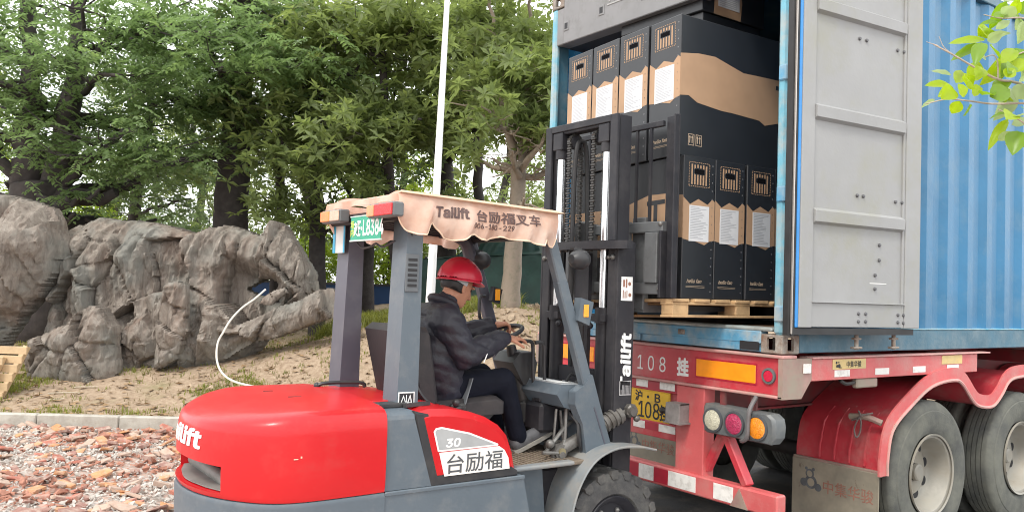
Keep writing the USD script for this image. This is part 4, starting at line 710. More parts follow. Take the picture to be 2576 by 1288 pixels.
fk.part('tilt_rod', cat([tube([TA + TD * .34, TB], .024, 12), tube([TB - TD * .20, TB - TD * .05], [.048, .052], 14), cat([tube([TB - TD * (.19 - .035 * k), TB - TD * (.175 - .035 * k)], .058, 14) for k in range(4)]), box(TB[0] - .03, TB[0] + .05, .555, .645, TB[2] - .04, TB[2] + .04, .02), cyl(TB - [0, .07, 0], TB + [0, .07, 0], .03, 14), ball(TB + [.03, -.06, -.045], .022, 1)]), STEEL)
fk.part('hydraulic_hose', cat([tube(smooth_path([(-1.10, .72, 1.06), (-1.09, .64, 1.0), (-1.10, .62, .92), (-1.06, .64, .84)], 14), .012, 6), tube(smooth_path([(-1.02, .8, 1.2), (-.9, .82, 1.24), (-.84, .8, 1.1), (-.83, .8, .7)], 14), .012, 6), tube(smooth_path([(-.98, .9, 1.22), (-.9, .95, 1.26), (-.84, .93, 1.3), (-.83, .93, 1.75)], 14), .011, 6)]), RUBBER)
# fenders
for s in (0, 1):
    yy = (lambda y: y) if s == 0 else mir
    fpath = smooth_path([(-1.262, .40), (-1.255, .50), (-1.20, .665), (-1.09, .80), (-.93, .862), (-.75, .862), (-.585, .83)], 30)
    a, b = sorted((yy(.478), yy(.745)))
    fk.part('front_fender', ribbon(fpath, a, b, 0.0), FGREYDUST, label='dusty grey arched mudguard over the drive wheel')
    fk.part('front_fender_edge', tube(np.stack([fpath[:, 0], np.full(len(fpath), yy(.478)), fpath[:, 1]], 1), .008, 6), FGREYDUST)
# wheels with lugged tyres
def lug_tyre(c, R, w, y0, n):
    pf = [(R * .58, .02), (R * .62, .0), (R * .80, -.002), (R * .90, .006), (R * .955, .02), (R * .955, w - .02), (R * .90, w - .006), (R * .80, w + .002), (R * .62, w), (R * .58, w - .02)]
    ms = [lathe(pf, 64, 'y', (c[0], y0, c[1]))]
    for k in range(n):
        for h in (0, 1):
            a = (k + .5 * h) * TAU / n; ya, yb = (y0 + .0, y0 + w * .53) if h == 0 else (y0 + w * .47, y0 + w)
            P = []
            for rr, da in ((R * .93, .30 * TAU / n), (R, .22 * TAU / n)):
                for y, sk in ((ya, 0), (yb, .12 if h == 0 else -.12)):
                    for s in (-1, 1): b = a + s * da + sk * (1 if h == 0 else -1) * .5; P.append((c[0] + rr * math.cos(b), y, c[1] + rr * math.sin(b)))
            e = ya if h == 0 else yb; sg = -1 if h == 0 else 1
            for s in (-1, 1): b = a + s * .2 * TAU / n; P += [(c[0] + R * .86 * math.cos(b), e + sg * .004, c[1] + R * .86 * math.sin(b))]
            ms.append(hull(P))
    return cat(ms)
for (c, R, w, y0, n) in (((-.905, .365), .365, .235, .50, 20), ((-2.76, .30), .30, .16, .56, 18)):
    for s in (0, 1):
        ya = y0 if s == 0 else mir(y0) - w
        wl = fk.part('wheel', lug_tyre(c, R, w, ya, n), FTYRE, label='black lugged tyre')
        sd = lathe([(0, .07), (R * .25, .07), (R * .28, .05), (R * .44, .05), (R * .50, .02), (R * .57, .0), (R * .59, .012), (R * .59, .03)], 40, 'y', (c[0], 0, c[1]))
        if s == 0: sd.apply_translation([0, ya, 0])
        else: sd.vertices[:, 1] = ya + w - sd.vertices[:, 1]; sd.invert()
        fk.part('rim', sd, MBLACK, parent=wl)
        ye = ya + .045 if s == 0 else ya + w - .045
        fk.part('wheel_nut', cat([ball((c[0] + R * .36 * math.cos(k * TAU / 6), ye, c[1] + R * .36 * math.sin(k * TAU / 6)), .016, 1) for k in range(6)]), STEEL, parent=wl)
# ---------------------------------------------------------------- mast
MC = 1.0
for s in (0, 1):
    yy = (lambda y: y) if s == 0 else (lambda y: 2 * MC - y)
    B = lambda x0, x1, y0, y1, z0, z1, b=.004: box(x0, x1, yy(y0), yy(y1), z0, z1, b)
    fk.part('outer_mast_rail', cat([B(-.832, -.682, .605, .625, .22, 2.12), B(-.832, -.812, .6255, .70, .22, 2.12), B(-.702, -.682, .6255, .70, .22, 2.12)]), MBLACK)
    fk.part('inner_mast_rail', cat([B(-.850, -.70, .665, .685, .30, 2.935) if False else B(-.808, -.706, .645, .662, .35, 2.93), B(-.845, -.822, .632, .70, 2.125, 2.93), B(-.808, -.79, .6625, .72, .35, 2.93), B(-.724, -.706, .6625, .72, .35, 2.93)]), MBLACK)
    cyy = yy(.765)
    fk.part('lift_cylinder', cat([cyl((-.80, cyy, .35), (-.80, cyy, 1.66), .046, 18), cyl((-.80, cyy, 1.60), (-.80, cyy, 1.70), .056, 18), B(-.85, -.76, .70, .83, 1.61, 1.66), ball((-.845, yy(.84), 1.70), .022, 1), ball((-.845, yy(.84), 1.58), .022, 1)]), MBLACK)
    fk.part('chrome_rod', cyl((-.80, cyy, 1.70), (-.80, cyy, 2.72), .031, 18), CHROME)
    fk.part('rod_head', cat([cyl((-.80, cyy, 2.70), (-.80, cyy, 2.76), .044, 16), box(-.845, -.755, cyy - .05, cyy + .05, 2.76, 2.88, .006)]), MBLACK)
    chy = yy(.875)
    lk = []
    for k in range(44): z = 2.06 + k * .017; lk.append(box(-.835, -.815, chy - (.02 if k % 2 else .013), chy + (.02 if k % 2 else .013), z, z + .013, .003))
    for k in range(9): b = k / 8 * math.pi; lk.append(box(-.012, .012, chy - .016, chy + .016, -.006, .006).apply_transform(trimesh.transformations.rotation_matrix(-b, [0, 1, 0])).apply_translation([-.775 - .05 * math.cos(b), 0, 2.81 + .05 * math.sin(b)]))
    for k in range(50): z = 1.95 + k * .017; lk.append(box(-.735, -.715, chy - (.02 if k % 2 else .013), chy + (.02 if k % 2 else .013), z, z + .013))
    fk.part('lift_chain', cat(lk), look('greased_chain', (0.06, 0.058, 0.055), 0.4, metal=0.5, vary=0.3, vscale=20))
    fk.part('chain_wheel', cyl((-.775, chy - .02, 2.81), (-.775, chy + .02, 2.81), .046, 24), MBLACK)
    fk.part('mast_bolt', cat([ball((-.835, yy(.65), 2.02), .018, 1), ball((-.835, yy(.69), 2.02), .014, 1)]), STEEL)
fk.part('hose_bundle', cat([tube(smooth_path([(-.78, 1.10, 1.2), (-.80, 1.10, 2.0), (-.79, 1.10, 2.70), (-.74, 1.10, 2.82), (-.69, 1.10, 2.7), (-.66, 1.10, 2.0)], 40), .016, 8)]), RUBBER)
fk.part('top_beam', cat([box(-.83, -.74, .70, 2 * MC - .70, 2.868, 2.922, .006), box(-.845, -.83, .69, 1.31, 2.885, 2.93, .003)]), MBLACK)
arc = [(y, -.84 - .075 * math.sin(math.pi * (y - .52) / .78) ** .5 if .52 < y < 1.30 else -.84) for y in np.linspace(.52, 1.30, 25)]
cbm = slab_z(Polygon([(x, y) for y, x in arc] + [(-.79, 1.30), (-.79, .52)]), 2.07, 2.122)
fk.part('cross_beam', cbm, MBLACK, label='curved tie beam across the mast')
fk.part('mid_beam', box(-.81, -.76, .73, 1.27, 1.20, 1.30), MBLACK); fk.part('mid_beam', box(-.81, -.76, .73, 1.27, .30, .42), MBLACK); fk.part('hose_plate', box(-.79, -.76, .93, 1.07, 1.301, 2.05), MBLACK)
fk.part('mast_sticker', box(-.80, -.705, .6025, .6048, 1.75, 1.90), WHITEINK)
fk.part('mast_sticker_print', cat([facing_side(poly_mesh(unary_union([sbox(-.035, .01, -.02, .055), sbox(-.012, .005, .0, .06), Point(.02, .03).buffer(.012), sbox(-.035, -.06, -.028, -.01), sbox(-.02, -.06, -.012, -.02), sbox(-.004, -.058, .002, -.012), Point(.024, -.04).buffer(.012)]), .0006), -.752, 1.826, .6022)]), look('sticker_brown', (0.25, 0.12, 0.08), 0.6))
fk.part('mast_lettering', placed(lettering('Tailift', .078, 'latin', 5, .001, .10, 1.25), (-.746, .6045, 1.375), (0, 0, 1), (-1, 0, 0)), WHITEINK)
fk.part('mast_code', cat([box(-.793, -.695, .6035, .6048, 1.16, 1.25)]), look('code_grey', (0.35, 0.34, 0.34), 0.5)); fk.part('mast_code_print', cat([box(-.787 + .011 * k, -.781 + .011 * k, .6028, .6034, 1.166, 1.244) for k in range(9)]), BLACKINK)
# carriage, backrest and forks
cg = fk.part('carriage', cat([box(-.56, -.515, .50, 1.62, 2.192, 2.262, .006), box(-.56, -.515, .50, 1.62, 1.795, 1.868, .006), box(-.575, -.53, .53, .64, 1.8685, 2.1915, .004), box(-.575, -.53, 1.40, 1.51, 1.8685, 2.1915, .004), box(-.70, -.53, .80, .86, 1.78, 2.27, .006), box(-.70, -.53, 1.14, 1.20, 1.78, 2.27, .006)]), MGREY)
fk.part('load_backrest', cat([box(-.555, -.525, .523, 1.60, 2.872, 2.91, .004)] + [box(-.55, -.535, y - .009, y + .009, 2.263, 2.871) for y in (.633, .763, .92, 1.08, 1.24, 1.40, 1.52)]), MBLACK, parent=cg, label='barred load backrest')
for y in (.465, 1.63): fk.part('backrest_upright', cat([box(-.52, -.508, y - .055, y + .055, 1.775, 2.935, .003), box(-.56, -.5205, y - .055, y - .043, 1.775, 2.935, .003), box(-.575, -.521, y + .03, y + .05, 1.775, 2.2, .003)]), MBLACK, parent=cg)
fk.part('carriage_bolt', cat([ball((-.56, .515, z), .017, 1) for z in (1.83, 2.245)]), STEEL, parent=cg)
for y in (.76, 1.33): fk.part('fork', cat([box(-.515, -.465, y - .06, y + .06, 1.69, 2.30, .006), hull([(x, y + sy * hw, z) for x, hw, z0 in ((-.51, .06, 1.675), (.2, .055, 1.688), (.57, .03, 1.71)) for sy in (-1, 1) for z in (z0, 1.724)])]), MGREY)
# work lights and signals
for s, c in ((0, (-1.14, .62, 1.99)), (1, (-1.30, 1.46, 1.985))):
    c = np.array(c); pr = lathe([(0, .062), (.03, .058), (.055, .035), (.066, .0), (.066, -.03), (.05, -.055), (.0, -.065)], 24, 'x'); pr.apply_scale([1, 1, .9]); pr.apply_transform(trimesh.transformations.rotation_matrix(math.pi, [0, 0, 1]))
    w = fk.part('work_lamp', pr.apply_translation(c), PLASTIC, label='round black work lamp'); fk.part('lamp_stalk', cat([tube([c, c + [-.0, .04 if s == 0 else .02, .07]], .012, 6), box(c[0] - .03, c[0] + .03, c[1] + .01, c[1] + .05, c[2] + .055, c[2] + .07)]), PLASTIC, parent=w)
    sgp = np.array([-1.10, .615, 1.685]) if s == 0 else np.array([-1.19, 1.42, 1.76])
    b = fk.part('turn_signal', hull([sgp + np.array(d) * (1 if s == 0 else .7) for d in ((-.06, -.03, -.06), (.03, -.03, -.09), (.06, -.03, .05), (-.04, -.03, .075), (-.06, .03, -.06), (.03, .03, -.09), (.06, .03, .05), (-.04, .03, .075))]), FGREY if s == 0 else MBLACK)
    fk.part('signal_lens', box(sgp[0] - .02, sgp[0] + .02, sgp[1] - .036 * (1 if s == 0 else .74), sgp[1] - .0305 * (1 if s == 0 else .7), sgp[2] - .04, sgp[2] + .035, .006), look('signal_amber', (0.85, 0.34, 0.02), 0.25, coat=0.5), parent=b)
fk.part('grab_handle', tube(smooth_path([(-1.27, 1.43, 1.745), (-1.33, 1.40, 1.735), (-1.325, 1.40, 1.60), (-1.25, 1.43, 1.585)], 20), .011, 7), PLASTIC)
fk.part('curved_pillar_head', tube(smooth_path([(-1.36, 1.48, 1.98), (-1.40, 1.48, 2.09), (-1.47, 1.48, 2.14), (-1.6, 1.48, 2.16)], 14), .045, 10), FPURPLE)
fk.part('rear_handle', cat([tube(smooth_path([(-2.50, 1.30, 1.20), (-2.45, 1.28, 1.225), (-2.25, 1.24, 1.225), (-2.22, 1.24, 1.20)], 12), .012, 6), ball((-2.49, 1.3, 1.21), .02, 1)]), PLASTIC)
# ================================================================ the driver
def chain(bones, edge=.018, it=8):
    m = None
    for (p, r, q, r2) in bones:
        a = m3.Manifold.sphere(r, 20).translate(tuple(map(float, p))); b = m3.Manifold.sphere(r2, 20).translate(tuple(map(float, q)))
        h = m3.Manifold.batch_hull([a, b]); m = h if m is None else m + h
    t = tm(m.refine_to_length(edge)); t.merge_vertices(); trimesh.smoothing.filter_taubin(t, iterations=it); return t
SKIN = look('skin', (0.42, 0.20, 0.125), 0.5, vary=0.08, vscale=14, spec=0.35)
JACKET = look('dark_jacket', (0.0115, 0.011, 0.018), 0.55, vary=0.25, vscale=9, bump=0.25, bscale=35)
TROUSER = look('navy_trousers', (0.004, 0.005, 0.011), 0.8, vary=0.2, vscale=9, bump=0.2, spec=0.2)
HAIR = look('black_hair', (0.012, 0.010, 0.010), 0.5, vary=0.2, vscale=60)
HELMET = look('red_helmet', (0.48, 0.012, 0.035), 0.36, vary=0.08, vscale=8, coat=0.1, specks=[((30, 30, 60), .70, (0.42, 0.16, 0.16))])
dv = Thing('person', 'driver in red hard hat and dark padded jacket, hands on wheel and lever', 'person', (-1.8, 1.05, 1.15))
hips, belly, chest, neck = (-1.85, 1.06, 1.24), (-1.90, 1.055, 1.38), (-1.875, 1.05, 1.53), (-1.79, 1.045, 1.70)
shN, elN, wrN = np.array([-1.905, .865, 1.60]), np.array([-1.80, .825, 1.41]), np.array([-1.465, .90, 1.497])
shF, elF, wrF = np.array([-1.86, 1.24, 1.595]), np.array([-1.62, 1.28, 1.475]), np.array([-1.36, 1.20, 1.562])
jk = [((-1.85, .98, 1.22), .13, (-1.85, 1.13, 1.22), .13), ((-1.90, .975, 1.38), .145, (-1.90, 1.135, 1.38), .145), ((-1.85, .98, 1.22), .13, (-1.90, .975, 1.38), .145), ((-1.85, 1.13, 1.22), .13, (-1.90, 1.135, 1.38), .145),
      ((-1.885, .96, 1.53), .125, (-1.875, 1.15, 1.53), .125), ((-1.90, .975, 1.38), .145, (-1.885, .96, 1.53), .125), ((-1.90, 1.135, 1.38), .145, (-1.875, 1.15, 1.53), .125), (shN, .085, (-1.86, 1.05, 1.61), .10), (shF, .085, (-1.86, 1.05, 1.61), .10), ((-1.86, 1.05, 1.60), .10, (-1.81, 1.045, 1.695), .07),
      (shN, .095, elN, .077), (elN, .077, wrN + [-.03, 0, 0], .052), (shF, .095, elF, .077), (elF, .077, wrF + [-.03, 0, -.005], .052)]
jm = chain(jk, .016, 6)
v = jm.vertices; n = jm.vertex_normals
quilt = .011 * np.abs(np.sin(v[:, 2] * 44 + v[:, 0] * 14)) ** .6 + .018 * (meshkit.fbm(v * 14, 3) - .5) + .008 * (meshkit.noise(v * [30, 30, 55], 4) - .5)
jm.vertices = v + n * quilt[:, None]
dv_body_pts = []
# skin: one figure from head to hands
HC = np.array([-1.735, 1.035, 1.795]); pitch = .42
Rh = trimesh.transformations.rotation_matrix(pitch, [0, 1, 0])[:3, :3] @ trimesh.transformations.rotation_matrix(.12, [0, 0, 1])[:3, :3]
hp = lambda x, y, z: HC + Rh @ np.array([x, y, z])
def ell(c, r, R=Rh): 
    s = m3.Manifold.sphere(1.0, 24).scale(tuple(r)); T = np.eye(4)[:3]; T[:, :3] = R; T[:, 3] = c; return s.transform(T)
head = ell(hp(-.012, 0, .03), (.098, .078, .098)) + m3.Manifold.batch_hull([ell(hp(.02, 0, -.01), (.072, .066, .07)), ell(hp(.055, 0, -.085), (.03, .034, .024)), ell(hp(-.01, 0, -.06), (.05, .058, .04))])
head = head + m3.Manifold.batch_hull([ell(hp(.092, 0, .02), (.010, .010, .012)), ell(hp(.112, 0, -.022), (.012, .013, .010)), ell(hp(.085, 0, -.03), (.015, .018, .01))])
head = head + ell(hp(.083, 0, -.062), (.014, .024, .008)) + ell(hp(.08, 0, -.078), (.014, .021, .008)) + m3.Manifold.batch_hull([ell(hp(.078, -.045, .035), (.012, .014, .007)), ell(hp(.088, 0, .036), (.010, .012, .007)), ell(hp(.078, .045, .035), (.012, .014, .007))])
for s in (-1, 1): head = head + m3.Manifold.batch_hull([ell(hp(-.012, s * .074, .012), (.018, .009, .028)), ell(hp(-.004, s * .074, -.018), (.010, .008, .014))])
head = head + m3.Manifold.batch_hull([ell(hp(-.03, 0, -.05), (.052, .052, .04)), ell(np.array([-1.815, 1.045, 1.665]), (.055, .058, .05), np.eye(3))])
body = head + m3.Manifold.batch_hull([ell(np.array([-1.815, 1.045, 1.665]), (.055, .058, .05), np.eye(3)), ell(np.array([-1.87, 1.05, 1.5]), (.07, .1, .06), np.eye(3))])
for a, b, c in ((shN, elN, wrN), (shF, elF, wrF)):
    for p, r, q, r2 in (((-1.87, 1.05, 1.55), .05, a, .045), (a, .045, b, .036), (b, .036, c, .027)):
        body = body + m3.Manifold.batch_hull([m3.Manifold.sphere(r, 16).translate(tuple(map(float, p))), m3.Manifold.sphere(r2, 16).translate(tuple(map(float, q)))])
def hand(w, fwd, upn, curl, thumb_side):
    """Palm and five fingers from the wrist w; fwd along the hand, upn out of its back."""
    fwd = np.array(fwd, float); fwd /= np.linalg.norm(fwd); upn = np.array(upn, float); upn -= fwd * (upn @ fwd); upn /= np.linalg.norm(upn); sd = np.cross(fwd, upn) * thumb_side
    S = lambda p, r: m3.Manifold.sphere(r, 12).translate(tuple(map(float, p)))
    w = np.array(w, float); m = m3.Manifold.batch_hull([S(w, .026)] + [S(w + fwd * .085 + sd * k, .0125) for k in (-.033, -.011, .011, .033)] + [S(w + fwd * .03 + sd * k, .015) for k in (-.03, .028)])
    for k, (o, L) in enumerate(((.033, .070), (.011, .080), (-.011, .075), (-.033, .058))):
        p = w + fwd * .085 + sd * o; ang = 0.0; r = .0098
        for j, f in enumerate((.45, .32, .23)):
            ang += curl[j]; d = fwd * math.cos(ang) - upn * math.sin(ang); q = p + d * L * f; m = m + m3.Manifold.batch_hull([S(p, r), S(q, r * .92)]); p, r = q, r * .92
    p = w + fwd * .025 + sd * .028; d = fwd * .6 + sd * .65 - upn * .35; d /= np.linalg.norm(d)
    for L, r in ((.036, .013), (.030, .011), (.025, .0095)):
        q = p + d * L; m = m + m3.Manifold.batch_hull([S(p, r), S(q, r * .9)]); p = q; d = d * .8 + fwd * .35 - upn * .25; d /= np.linalg.norm(d)
    return m
hN = hand(wrN, (.95, .12, .03), (0, -.15, 1), (.15, .35, .3), 1); hF = hand(wrF, (.85, -.25, .1), (-.1, .2, 1), (.7, .75, .5), -1)
bt = tm((body + hN + hF).refine_to_length(.009)); bt.merge_vertices(); trimesh.smoothing.filter_taubin(bt, iterations=4)
bd = dv.part('body', bt, SKIN, smooth=True)
dv.part('jacket', jm, JACKET, parent=bd, smooth=True, label='dark padded jacket')
dv.part('cuff', cat([tube([wrN + [-.05, -.008, -.006], wrN + [-.005, 0, 0]], [.045, .038], 14), tube([wrF + [-.05, .006, -.012], wrF + [-.005, 0, 0]], [.045, .038], 14)]), look('cuff_black', (0.012, 0.012, 0.014), 0.8), parent=bd)
dv.part('sleeve_piping', tube(smooth_path([(-1.70, .775, 1.37), (-1.685, .775, 1.40), (-1.675, .778, 1.425)], 8), .0035, 5), WHITEINK, parent=bd)
dv.part('collar', tube(smooth_path([(-1.76, 1.0, 1.655), (-1.80, .965, 1.69), (-1.865, .99, 1.725), (-1.89, 1.05, 1.735), (-1.865, 1.11, 1.725), (-1.80, 1.13, 1.69), (-1.755, 1.09, 1.655)], 24), .026, 8), JACKET, parent=bd, smooth=True)
lg = []
for s, (kn, an) in ((-1, ((-1.45, .925, 1.245), (-1.335, .915, .90))), (1, ((-1.44, 1.19, 1.25), (-1.30, 1.20, .90)))):
    hp_ = np.array([-1.86, 1.05 + s * .09, 1.205]); lg += [(hp_, .105, kn, .074), (kn, .074, an, .055)]
lg.append(((-1.86, .97, 1.2), .11, (-1.86, 1.13, 1.2), .11))
tt = chain(lg, .02, 5); tt.vertices += tt.vertex_normals * (.016 * (meshkit.fbm(tt.vertices * 13, 3) - .5))[:, None]
dv.part('trousers', tt, TROUSER, parent=bd, smooth=True)
SHOE = look('grey_shoe', (0.10, 0.10, 0.105), 0.6, vary=0.25, vscale=18); SOLE = look('shoe_sole', (0.30, 0.285, 0.25), 0.7, vary=0.2, vscale=14)
for an, heel, toe in (((-1.335, .915, .90), np.array([-1.335, .915, .825]), np.array([-1.085, .90, .925])), ((-1.30, 1.20, .90), np.array([-1.33, 1.20, .82]), np.array([-1.08, 1.20, .86]))):
    d = (toe - heel) / np.linalg.norm(toe - heel); up = np.cross(d, [0, 1.0, 0]) * -1; up = up if up[2] > 0 else -up
    sh = chain([(heel + up * .035, .040, heel + d * .14 + up * .03, .040), (heel + d * .14 + up * .03, .040, toe - d * .03 + up * .018, .030), (heel + up * .04, .040, np.array(an), .045)], .015, 4)
    q = dv.part('shoe', sh, SHOE, parent=bd, smooth=True)
    dv.part('sole', hull([heel + d * a + np.array([0, y, 0]) + up * u for a, w in ((-.04, .028), (.0, .04), (.14, .046), (.22, .042), (.275, .018)) for y in (-w, w) for u in (-.016, .006)]), SOLE, parent=bd)
# hard hat
def shell(r0):
    m = trimesh.creation.icosphere(4, 1.0); v = m.vertices; keep = v[:, 2] > -.08; f = m.faces[keep[m.faces].all(1)]
    v = v * [.142, .122, .118]; v[:, 2] += .012 * np.exp(-(v[:, 1] / .02) ** 2) * (v[:, 2] > .03); v = v * r0
    t = trimesh.Trimesh(v, f); t.remove_unreferenced_vertices(); return t
hs = shell(1.0); T = np.eye(4); Rt = trimesh.transformations.rotation_matrix(.10, [0, 1, 0])[:3, :3]; T[:3, :3] = Rt; T[:3, 3] = hp(-.012, 0, .062) + np.array([0.0, 0, -.004])
hs.apply_transform(T); dv.part('hard_hat', hs, HELMET, parent=bd, smooth=True, label='red hard hat')
th = np.linspace(0, TAU, 49); ro = np.stack([.150 * np.cos(th) + .016 * np.clip(np.cos(th), 0, 1) ** 2, .129 * np.sin(th), -.016 - .014 * np.clip(np.cos(th), 0, 1) ** 2], 1); ri = np.stack([.136 * np.cos(th), .117 * np.sin(th), 0 * th - .006], 1)
rm = [sheet(np.stack([ri, ro])), sheet(np.stack([ro - [0, 0, .005], ri - [0, 0, .005]])), sheet(np.stack([ro, ro - [0, 0, .005]]))]
brim = cat(rm); brim.apply_transform(T); dv.part('hat_brim', brim, HELMET, parent=bd, smooth=True)
hr = ell(hp(-.025, 0, .012), (.096, .081, .088)) ^ m3.Manifold.cube((.14, .2, .14)).transform(np.hstack([Rh, (hp(-.145, -.1, -.035))[:, None]]))
dv.part('hair', tm(hr), HAIR, parent=bd, smooth=True)
dv.part('hat_strap', cat([placed(box(-.05, .035, -.014, .014, -.003, .003, .003), hp(-.035, -.084, .028), Rh @ [1, 0, 0], Rh @ [0, 0, 1])]), look('strap_pale', (0.42, 0.45, 0.47), 0.6), parent=bd)
dv.part('eye', cat([ball(hp(.081, s * .030, .018), .008, 1) for s in (-1, 1)]), BLACKINK, parent=bd)
# ================================================================ ground, kerb, bank
K0, KT, KN = np.array([-1.80, 7.31]), np.array([.847, -.532]), np.array([.532, .847])
def smooth01(x): x = np.clip(x, 0, 1); return x * x * (3 - 2 * x)
def bank_s(x, y):
    s = (x - K0[0]) * KN[0] + (y - K0[1]) * KN[1]; s2 = y - 4.25
    k = .8; h = np.clip(.5 + .5 * (s2 - s) / k, 0, 1); return s2 * (1 - h) + s * h - k * h * (1 - h)
def bank_z(x, y):
    x, y = np.asarray(x, float), np.asarray(y, float); s = bank_s(x, y); tau = (x - K0[0]) * KT[0] + (y - K0[1]) * KT[1]
    A = np.interp(tau, [-8, -4, -1.5, .25, 1.8, 4.3, 9], [.45, .45, .42, .56, 1.0, 1.42, 1.42])
    z = .10 + A * smooth01((s - .1) / 3.0); far = smooth01((s - 5) / 8)
    z = z * (1 - far) + 1.42 * far
    p = np.stack([x * 1.1, y * 1.1, 0 * x], -1); fine = meshkit.fbm(p * 4, 4, 5) - .5
    lump = smooth01((tau - 2.6) / 1.2) * smooth01((s - .4) / 1) * (1 - smooth01((s - 4) / 2))
    return z + (.10 * (meshkit.fbm(p, 3, 2) - .5) + .05 * fine) * smooth01(s / .5) * (1 + 1.8 * lump)
GRAVEL = usdkit.material(stage, '/World/Looks/gravel_ground', {'g': ('geometry', {}), 'v': ('voronoi_texture', {'scale': 26.0, 'randomness': 1.0}), 'n': ('noise_texture', {'scale': 1.1, 'detail': 6.0, 'roughness': 0.7}), 'n2': ('noise_texture', {'scale': 70.0, 'detail': 4.0}),
    'sc': ('separate_color', {}), 'r': ('rgb_ramp', {'ramp': [(0.0, (0.34, 0.28, 0.24)), (0.3, (0.44, 0.39, 0.34)), (0.5, (0.36, 0.21, 0.155)), (0.7, (0.42, 0.27, 0.20)), (0.85, (0.48, 0.44, 0.40)), (1.0, (0.34, 0.17, 0.12))]}),
    'r2': ('rgb_ramp', {'ramp': [(0.35, (0.37, 0.33, 0.30)), (0.65, (0.33, 0.20, 0.155))]}), 'm': ('mix_color', {'fac': 0.5}), 'b': ('bump', {'strength': 0.9, 'distance': 0.02}), 'p': ('principled_bsdf', {'roughness': 0.9, 'specular_ior_level': 0.2})},
    [('g.position', 'v.vector'), ('g.position', 'n.vector'), ('g.position', 'n2.vector'), ('v.color', 'sc.color'), ('sc.r', 'r.fac'), ('n.fac', 'r2.fac'), ('r.color', 'm.a'), ('r2.color', 'm.b'), ('m.result', 'p.base_color'), ('v.distance', 'b.height'), ('b.normal', 'p.normal')], surface='p.BSDF')
q = np.concatenate([np.linspace(-400, -20, 8)[:-1], np.linspace(-20, 24, 60), np.linspace(24, 400, 8)[1:]]); gx, gy = np.meshgrid(q, q, indexing='ij')
gz = .02 * (meshkit.fbm(np.stack([gx * .7, gy * .7, 0 * gx], -1), 3, 9) - 1.0)
solo('ground', sheet(np.stack([gx, gy, gz], -1)), GRAVEL, 'open yard of gravel and crushed brick', kind='structure', smooth=True)
solo('dark_strip', sheet(np.array([[(x, y, .004) for y in (-60, -20, 0, 3.2)] for x in (-1.15, 2, 12, 60)]))if True else None, look('ground_grey', (0.042, 0.042, 0.044), 0.85, vary=0.25, vscale=4, dirt=(0.10, 0.085, 0.07), dirt_amt=0.3, bump=0.5, bscale=120), 'flat dark strip of ground under the trailer', kind='structure', smooth=False)  # plain dark sheet laid over the gravel under the trailer
DIRT = usdkit.material(stage, '/World/Looks/earth', {'g': ('geometry', {}), 'n': ('noise_texture', {'scale': 0.9, 'detail': 7.0, 'roughness': 0.65}), 'n2': ('noise_texture', {'scale': 14.0, 'detail': 8.0, 'roughness': 0.7}), 'v': ('voronoi_texture', {'scale': 30.0}),
    'r': ('rgb_ramp', {'ramp': [(0.25, (0.20, 0.14, 0.095)), (0.45, (0.29, 0.213, 0.148)), (0.6, (0.36, 0.275, 0.197)), (0.8, (0.44, 0.355, 0.27))]}), 'gr': ('rgb_ramp', {'ramp': [(0.52, (0, 0, 0)), (0.66, (1, 1, 1))]}), 'm': ('mix_color', {'b': (0.15, 0.16, 0.06)}), 'mf': ('math', {'math_type': 'multiply', 'value2': 0.55}),
    'b': ('bump', {'strength': 0.8, 'distance': 0.03}), 'p': ('principled_bsdf', {'roughness': 0.95, 'specular_ior_level': 0.15})},
    [('g.position', 'n.vector'), ('g.position', 'n2.vector'), ('n2.fac', 'r.fac'), ('n.fac', 'gr.fac'), ('gr.color', 'mf.value1'), ('mf.value', 'm.fac'), ('r.color', 'm.a'), ('m.result', 'p.base_color'), ('n2.fac', 'b.height'), ('b.normal', 'p.normal')], surface='p.BSDF')
tq = np.concatenate([np.linspace(-14, -6, 20)[:-1], np.linspace(-6, 8, 190), np.linspace(8, 60, 40)[1:]]); sq = np.concatenate([np.linspace(.10, 6, 90), np.linspace(6, 14, 40)[1:], np.linspace(14, 90, 20)[1:]])
SG, TG = np.meshgrid(sq, tq, indexing='ij')
bx, by = K0[0] + TG * KT[0] + SG * KN[0], K0[1] + TG * KT[1] + SG * KN[1]
# where the bank meets the trailer it turns to run alongside it
over = bank_s(bx, by) < .10
for _ in range(30): by = np.where(bank_s(bx, by) < .095, by + .2, by)
bz = bank_z(bx, by)
solo('earth_bank', sheet(np.stack([bx, by, bz], -1)[:, ::-1]), DIRT, 'bare earth bank rising behind the kerb', kind='structure', smooth=True)
CONC = look('kerb_concrete', (0.40, 0.375, 0.325), 0.85, vary=0.14, vscale=5, dirt=(0.28, 0.25, 0.21), dirt_amt=0.4, dirt_scale=6, bump=0.3, bscale=70)
kb = Thing('kerb', 'pale concrete kerb along the foot of the earth bank', None, (*(K0 + KT * .0), 0), kind='structure')
kp = [K0 + KT * t for t in np.arange(-12, 2.9, .95)]; kp += [np.array([kp[-1][0] + .95 * (k + 1), 4.28 + (kp[-1][1] - 4.28) * .35 ** (k + 1)]) for k in range(9)]
for a, b in zip(kp[:-1], kp[1:]):
    d = (b - a) / np.linalg.norm(b - a); jz = .004 * rng.normal()
    kb.part('kerb_stone', bar((*(a + d * .005), .035 + jz), (*(b - d * .005), .035 + jz), .12, .21, b=.012), CONC)
